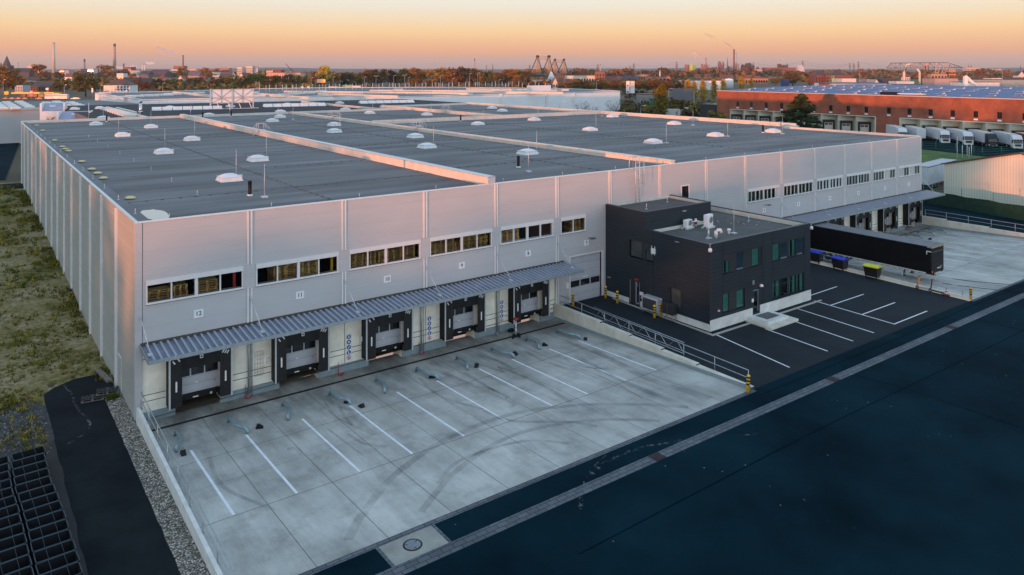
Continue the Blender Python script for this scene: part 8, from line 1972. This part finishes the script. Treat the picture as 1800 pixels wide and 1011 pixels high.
x, y = atd(1697, 480); t = thing('slanted_mast', 'white crane mast with slanted leg right behind the blue roof', 'crane', (x, y, .6), -YAW); s_ = 480 / F_PX; z_ = lambda v: zat(v, 480) - .6
g = MB(); g.box(-2.8 * s_, -1, 0, 2.8 * s_, 1, z_(134)); g.build('mast', [M['white']], t); g = MB(); g.tube([(.5 * s_, 0, z_(133.5)), (28 * s_, 0, z_(158))], 1.8 * s_, 6); g.tube([(3 * s_, 0, z_(140)), (20 * s_, 0, z_(151))], .6 * s_, 5); g.build('leg', [M['white']], t)
# road furniture behind the halls
D3 = 520; x, y = atd(566.5, D3); t = thing('sign_gantry', 'green road sign gantry with grey and orange boards', 'road sign', (x, y, .66), -YAW); s_ = D3 / F_PX; z_ = lambda v: zat(v, D3) - .66
for s in (-12, 12): g = MB(); g.tube([(s * s_, 0, 0), (s * s_, 0, z_(143))], .22, 6); g.build('post', [paint((.05, .20, .14))], t)
g = MB(); g.tube([(-12 * s_, 0, z_(143.2)), (12 * s_, 0, z_(143.2))], .22, 6); g.build('beam', [paint((.05, .20, .14))], t); g = MB(); g.box(-9 * s_, -.35, z_(145.5), -2 * s_, -.2, z_(139)); g.build('sign_board', [paint((.25, .29, .31))], t); g = MB(); g.box(-2 * s_, -.35, z_(145.8), 6 * s_, -.2, z_(139)); g.box(2.5 * s_, -.37, z_(143.5), 5 * s_, -.35, z_(140), 1); g.build('sign_board', [paint((.75, .32, .01)), M['white']], t)
def lamp(px, yt, yb, D, label, dbl=False):
    x, y = atd(px, D); zb = .66; h = zat(yt, D) - zb; t = thing('street_lamp', label, 'street lamp', (x, y, zb), -YAW, 'street lamps along the far road'); g = MB(); r_ = .03 + D * .00022; g.tube([(0, 0, 0), (0, 0, h)], r_, 6, r2=r_ * .6); g.build('pole', [M['galv']], t)
    for s in ((-1, 1) if dbl else (1,)): g = MB(); g.tube([(0, 0, h - .1), (s * .4, 0, h + .25), (s * .9, 0, h + .35)], r_ * .6, 5); g.box(s * 1.2 - .4, -.14, h + .28, s * 1.2 + .4, .14, h + .42); g.build('lamp_head', [M['galvlight']], t)
for px, yt, lab, db in ((547, 137, 'street lamp left of the sign gantry', 0), (585.5, 136, 'street lamp right of the sign gantry', 0), (640.5, 136, 'tall street lamp left of the white bus', 0), (661, 134.5, 'double armed street lamp above the white bus', 1), (692, 133.5, 'street lamp in front of the dark park edge', 0), (711, 133, 'double armed street lamp before the orange tree', 1), (717.5, 137, 'street lamp right of the double armed one', 0), (774.5, 133, 'street lamp among the park crowns', 0), (795, 139, 'street lamp before the highest park crown', 0), (825.5, 130, 'street lamp under the far red tipped chimney', 0), (839.5, 129, 'tall street lamp right of the park', 0), (877, 141, 'street lamp before the right park trees', 0), (113, 150, 'street lamp behind the filling station', 0), (286, 147, 'street lamp right of the long house row', 0), (5.5, 141, 'street lamp at the left photo edge', 0), (176, 151, 'thin mast left of the white apartment house', 0), (1048.5, 143, 'street lamp before the brown tower block', 0), (962, 139, 'mast before the brown roofed house', 0)): lamp(px, yt, 158, 500 if px < 1100 else 420, lab, db)
for px, D, yt, lab in ((1126, 225, 187.5, 'short lamp post beside the yellow vans'), (984, 190, 181, 'lamp post before the white warehouse wall'), (1616, 222, 212, 'thin lamp post before the docked white trailer'), (1511, 600, 126, 'tall thin mast behind the white halls'), (1762, 600, 122, 'thin mast on the meadow at the right'), (1175.5, 330, 157, 'lamp post behind the tall poplar'), (1220, 320, 162, 'lamp post before the grey barn')): lamp(px, yt, 0, D, lab)
# filling station and vehicles by the road
D4 = 520; x, y = atd(57, D4); t = thing('filling_station', 'filling station with long yellow canopy edge', 'filling station', (x, y, .66), -YAW); s_ = D4 / F_PX; z_ = lambda v: zat(v, D4) - .66
g = MB(); g.box(-37 * s_, 0, z_(165), 37 * s_, 10, z_(162.6)); g.build('canopy', [M['yellow']], t)
for a in (-25, -5, 15, 30): g = MB(); g.box(a * s_ - .25, 3, 0, a * s_ + .25, 3.5, z_(165)); g.build('column', [M['midgrey']], t)
g = MB(); g.box(-30 * s_, 6, 0, 20 * s_, 9.5, z_(166.5)); g.build('shop', [M['glass_dark']], t)
x, y = atd(55, 500); t = thing('price_sign', 'red and white price sign in front of the filling station', 'sign', (x, y, .66), -YAW); g = MB(); g.box(-1.0, 0, 1.5, 1.0, .3, 5.2); g.build('board', [mat('red_lit_sign', (.65, .03, .05), .4)], t); g = MB(); g.box(-.8, -.03, 3.6, .8, 0, 4.4); g.build('panel', [M['white']], t); g = MB(); g.box(-.2, .05, 0, .2, .25, 1.5); g.build('post', [M['midgrey']], t)
x, y = atd(11, 500); t = thing('price_sign', 'square yellow sign at the left photo edge', 'sign', (x, y, .66), -YAW); g = MB(); g.box(-1.4, 0, 2.6, 1.4, .3, 4.6); g.build('board', [M['yellow']], t); g = MB(); g.box(-.15, .05, 0, .15, .25, 2.6); g.build('post', [M['midgrey']], t)
for px, yt, lab, c in ((83, 154.5, 'white square sign on a pole behind the filling station', WHT), (162.5, 155, 'white and red flag sign left of the white apartment house', WHT)):
    x, y = atd(px, 500); h = zat(yt, 500) - .66; t = thing('pole_sign', lab, 'sign', (x, y, .66), -YAW); g = MB(); g.tube([(0, 0, 0), (0, 0, h)], .12, 6); g.build('pole', [M['galvlight']], t); g = MB(); g.box(-.9 if px < 100 else -.5, -.2, h - (1.4 if px < 100 else 2.8), .9 if px < 100 else .5, -.1, h); g.build('board', [M['white']], t)
def rv(px0, px1, yt, D, body, label, name, cat, top=None):
    x, y = atd((px0 + px1) / 2, D); w_ = (px1 - px0) / 2 * D / F_PX; h = max(1.3, zat(yt, D) - .66); t = thing(name, label, cat, (x, y, .66), -YAW)
    g = MB()
    if cat == 'car': g.profy([(-w_, .35), (-w_, .85), (-w_ * .6, .95), (-w_ * .35, h), (w_ * .5, h), (w_ * .75, .95), (w_, .85), (w_, .35)], 0, 1.7)
    else: g.bbox(-w_, 0, .5, w_, 2.4, h, .15)
    g.build('body', [paint(body, .35)], t); g = MB(); a, b = (-w_ * .5, w_ * .6) if cat == 'car' else (-w_ * .9, w_ * .9)
    g.box(a, -.03, h * .62 if cat != 'car' else 1.0, b, 0, h * .85); g.build('windows', [M['glass_dark']], t)
    if top: g = MB(); g.box(-w_, 0, h, w_, 2.4, h + .3); g.build('roof_box', [paint(top)], t)
    for s in (-.65, .65): g = MB(); g.wheel((w_ * s, .1, .36), .36, .22, 'y', n=10); g.build('wheel', [M['tyre']], t)
for a, b, yt, c, lab, nm, ct, tp in ((78, 92, 166, (.35, .5, .62), 'pale blue van beside the filling station', 'van', 'van', None), (92, 104, 164.5, (.55, .57, .58), 'white camper van right of the filling station', 'camper_van', 'van', None), (103, 118, 165.5, (.45, .5, .55), 'grey white camper van at the right of the row', 'camper_van', 'van', None), (124, 139, 171.5, WHT, 'white car on the road by the hall roof edge', 'car', 'car', None), (4, 14, 171, (.03, .03, .04), 'black car at the left of the filling station', 'car', 'car', None), (15, 25, 171.5, (.1, .11, .13), 'dark grey car in front of the filling station', 'car', 'car', None), (27, 36, 171, (.3, .05, .04), 'dark red car in front of the filling station', 'car', 'car', None), (38, 48, 171.5, (.04, .05, .07), 'dark blue car left of the price sign', 'car', 'car', None), (62, 74, 171.5, (.08, .08, .09), 'dark car right of the price sign', 'car', 'car', None),
                                   (577, 592, 152.5, (.66, .62, .58), 'white lorry trailer right of the sign gantry', 'box_lorry', 'lorry', None), (592, 607, 153, (.6, .5, .42), 'cream lorry trailer left of the green roofed one', 'box_lorry', 'lorry', None), (602, 620, 149.5, (.10, .30, .12), 'green roofed lorry behind the white trailers', 'box_lorry', 'lorry', None), (608, 634, 151, (.6, .55, .48), 'long pale bus before the green roofed lorry', 'bus', 'bus', None), (650, 671, 154.5, (.56, .58, .58), 'white bus under the double armed lamp', 'bus', 'bus', None), (568, 577, 153, (.05, .12, .16), 'dark teal van left of the white lorries', 'van', 'van', None), (702, 708, 150, (.03, .04, .10), 'dark blue car below the double armed lamp', 'car', 'car', None)): rv(a, b, yt, 480 if a < 200 else 500, c, lab, nm, ct, tp)
for i, (a, b) in enumerate(((525, 535), (535, 546))): H(a, b, 151.5, 158, f'white tent roof pavilion, {["left", "right"][i]} one of the pair', (.1, .1, .1), 'hip', (.55, .55, .55), D=500, name='pavilion', cat='pavilion', deep=4, rise=.4)
# smoke plumes
def plume(label, pts, D, dens, col, seed):
    rng = random.Random(seed); g = MB(); k_ = 14; ph = [rng.uniform(0, 6.28) for _ in range(6)]
    rings = []; tot = (len(pts) - 1) * 6
    for q in range(tot + 1):
        i, f = min(q // 6, len(pts) - 2), (q - 6 * min(q // 6, len(pts) - 2)) / 6
        px, py, rp = [pts[i][c] + (pts[i + 1][c] - pts[i][c]) * f for c in range(3)]
        x, y = atd(px, D); z = zat(py, D); r = rp * D / F_PX * (.25 if q in (0, tot) else 1)
        rings.append([(x + r * lump * math.cos(a) * .6, y + r * lump * math.sin(a) * .6, z + r * lump * math.sin(a + .3)) for a, lump in [(6.2832 * m_ / k_, 1 + .28 * math.sin(q * 1.1 + ph[0] + m_ * 1.8) + .2 * math.sin(q * 2.3 + m_ * 2.7 + ph[1])) for m_ in range(k_)]])
    n0 = len(g.v); g.v += [p for R_ in rings for p in R_]
    for q in range(tot):
        for m_ in range(k_): a, b_ = n0 + q * k_ + m_, n0 + q * k_ + (m_ + 1) % k_; g.f.append((a, b_, b_ + k_, a + k_)); g.m.append(0); g.sm.append(True)
    m, n, l, b = nodes('smoke'); b.inputs['Base Color'].default_value = (*col, 1); b.inputs['Roughness'].default_value = 1; b.inputs['Specular IOR Level'].default_value = 0
    lw = N(n, 'ShaderNodeLayerWeight'); lw.inputs[0].default_value = .35; mr = N(n, 'ShaderNodeMapRange'); mr.inputs[1].default_value = .75; mr.inputs[2].default_value = .05; mr.inputs[4].default_value = dens; l.new(lw.outputs['Facing'], mr.inputs[0])
    tcn = N(n, 'ShaderNodeTexCoord'); nz = N(n, 'ShaderNodeTexNoise'); nz.inputs['Scale'].default_value = 60 / D; nz.inputs['Detail'].default_value = 5; l.new(tcn.outputs['Object'], nz.inputs['Vector'])
    m2 = N(n, 'ShaderNodeMapRange'); m2.inputs[1].default_value = .38; m2.inputs[2].default_value = .62; l.new(nz.outputs['Fac'], m2.inputs[0]); mm_ = N(n, 'ShaderNodeMath', operation='MULTIPLY'); l.new(mr.outputs[0], mm_.inputs[0]); l.new(m2.outputs[0], mm_.inputs[1])
    t = N(n, 'ShaderNodeBsdfTransparent'); mx = N(n, 'ShaderNodeMixShader'); l.new(mm_.outputs[0], mx.inputs[0]); l.new(t.outputs[0], mx.inputs[1]); l.new(b.outputs[0], mx.inputs[2]); l.new(mx.outputs[0], n['Material Output'].inputs[0])
    o = g.build('smoke_plume', [m], None, False); tag(o, label, 'smoke'); o['kind'] = 'stuff'
plume('pink steam cloud above the coke plant', [(1239, 114, 1.6), (1236, 110, 3.2), (1232, 106, 4.8), (1228, 102, 6.6), (1224, 98.5, 6.8), (1221, 95, 4.5), (1219, 91, 2)], 3020, .85, (.85, .66, .62), 1)
plume('bluish smoke trailing from the dark red town chimney', [(320, 96.5, 1.0), (315, 95, 1.3), (309, 93.2, 1.7), (303, 91.5, 2.0), (297, 90, 2.1), (290, 87.5, 1.7), (283, 85.5, 1.5), (275, 82, 1.2)], 2420, .55, (.46, .48, .58), 2)
plume('grey smoke drifting left from the tallest steelworks chimney', [(1289, 86, .9), (1284, 80, 1.4), (1277, 76.5, 1.9), (1268, 72, 2.4), (1258, 67, 2.6), (1248, 63, 2.6), (1238, 59, 2.2)], 3000, .32, (.36, .30, .30), 3)
plume('thin white steam above the twin white chimneys', [(276, 116, 1.2), (272, 112, 1.7), (267, 111, 2.0), (261, 112, 1.6), (256, 109, 1.5)], 2200, .5, (.75, .7, .72), 4); plume('low white steam right of the dark topped chimney', [(243, 119, 1.5), (238, 117, 2.2), (232, 116, 2.2), (226, 118, 1.6), (210, 119, 1.8), (204, 117, 1.5)], 2300, .4, (.7, .66, .68), 5)
plume('small pale steam wisp above the separate dark furnace', [(1371, 110, 1.2), (1370, 107, 1.5), (1373, 106, 1.2)], 3000, .5, (.7, .6, .6), 6)
# ------------------------------------------------------------------ haze
g = MB(); g.box(-430, -310, -1.6, 9700, 10700, 175)
hz = bpy.data.materials.new('haze'); hz.use_nodes = True; n, l = hz.node_tree.nodes, hz.node_tree.links; n.remove(n['Principled BSDF'])
v = N(n, 'ShaderNodeVolumePrincipled'); v.inputs['Color'].default_value = (.9, .86, .88, 1); v.inputs['Density'].default_value = 4e-5; v.inputs['Anisotropy'].default_value = .2
l.new(v.outputs[0], n['Material Output'].inputs['Volume'])
ho = g.build('haze', [hz], None, False); ho['kind'] = 'stuff'; tag(ho, 'thin evening haze lying over the town and the fields', 'haze')
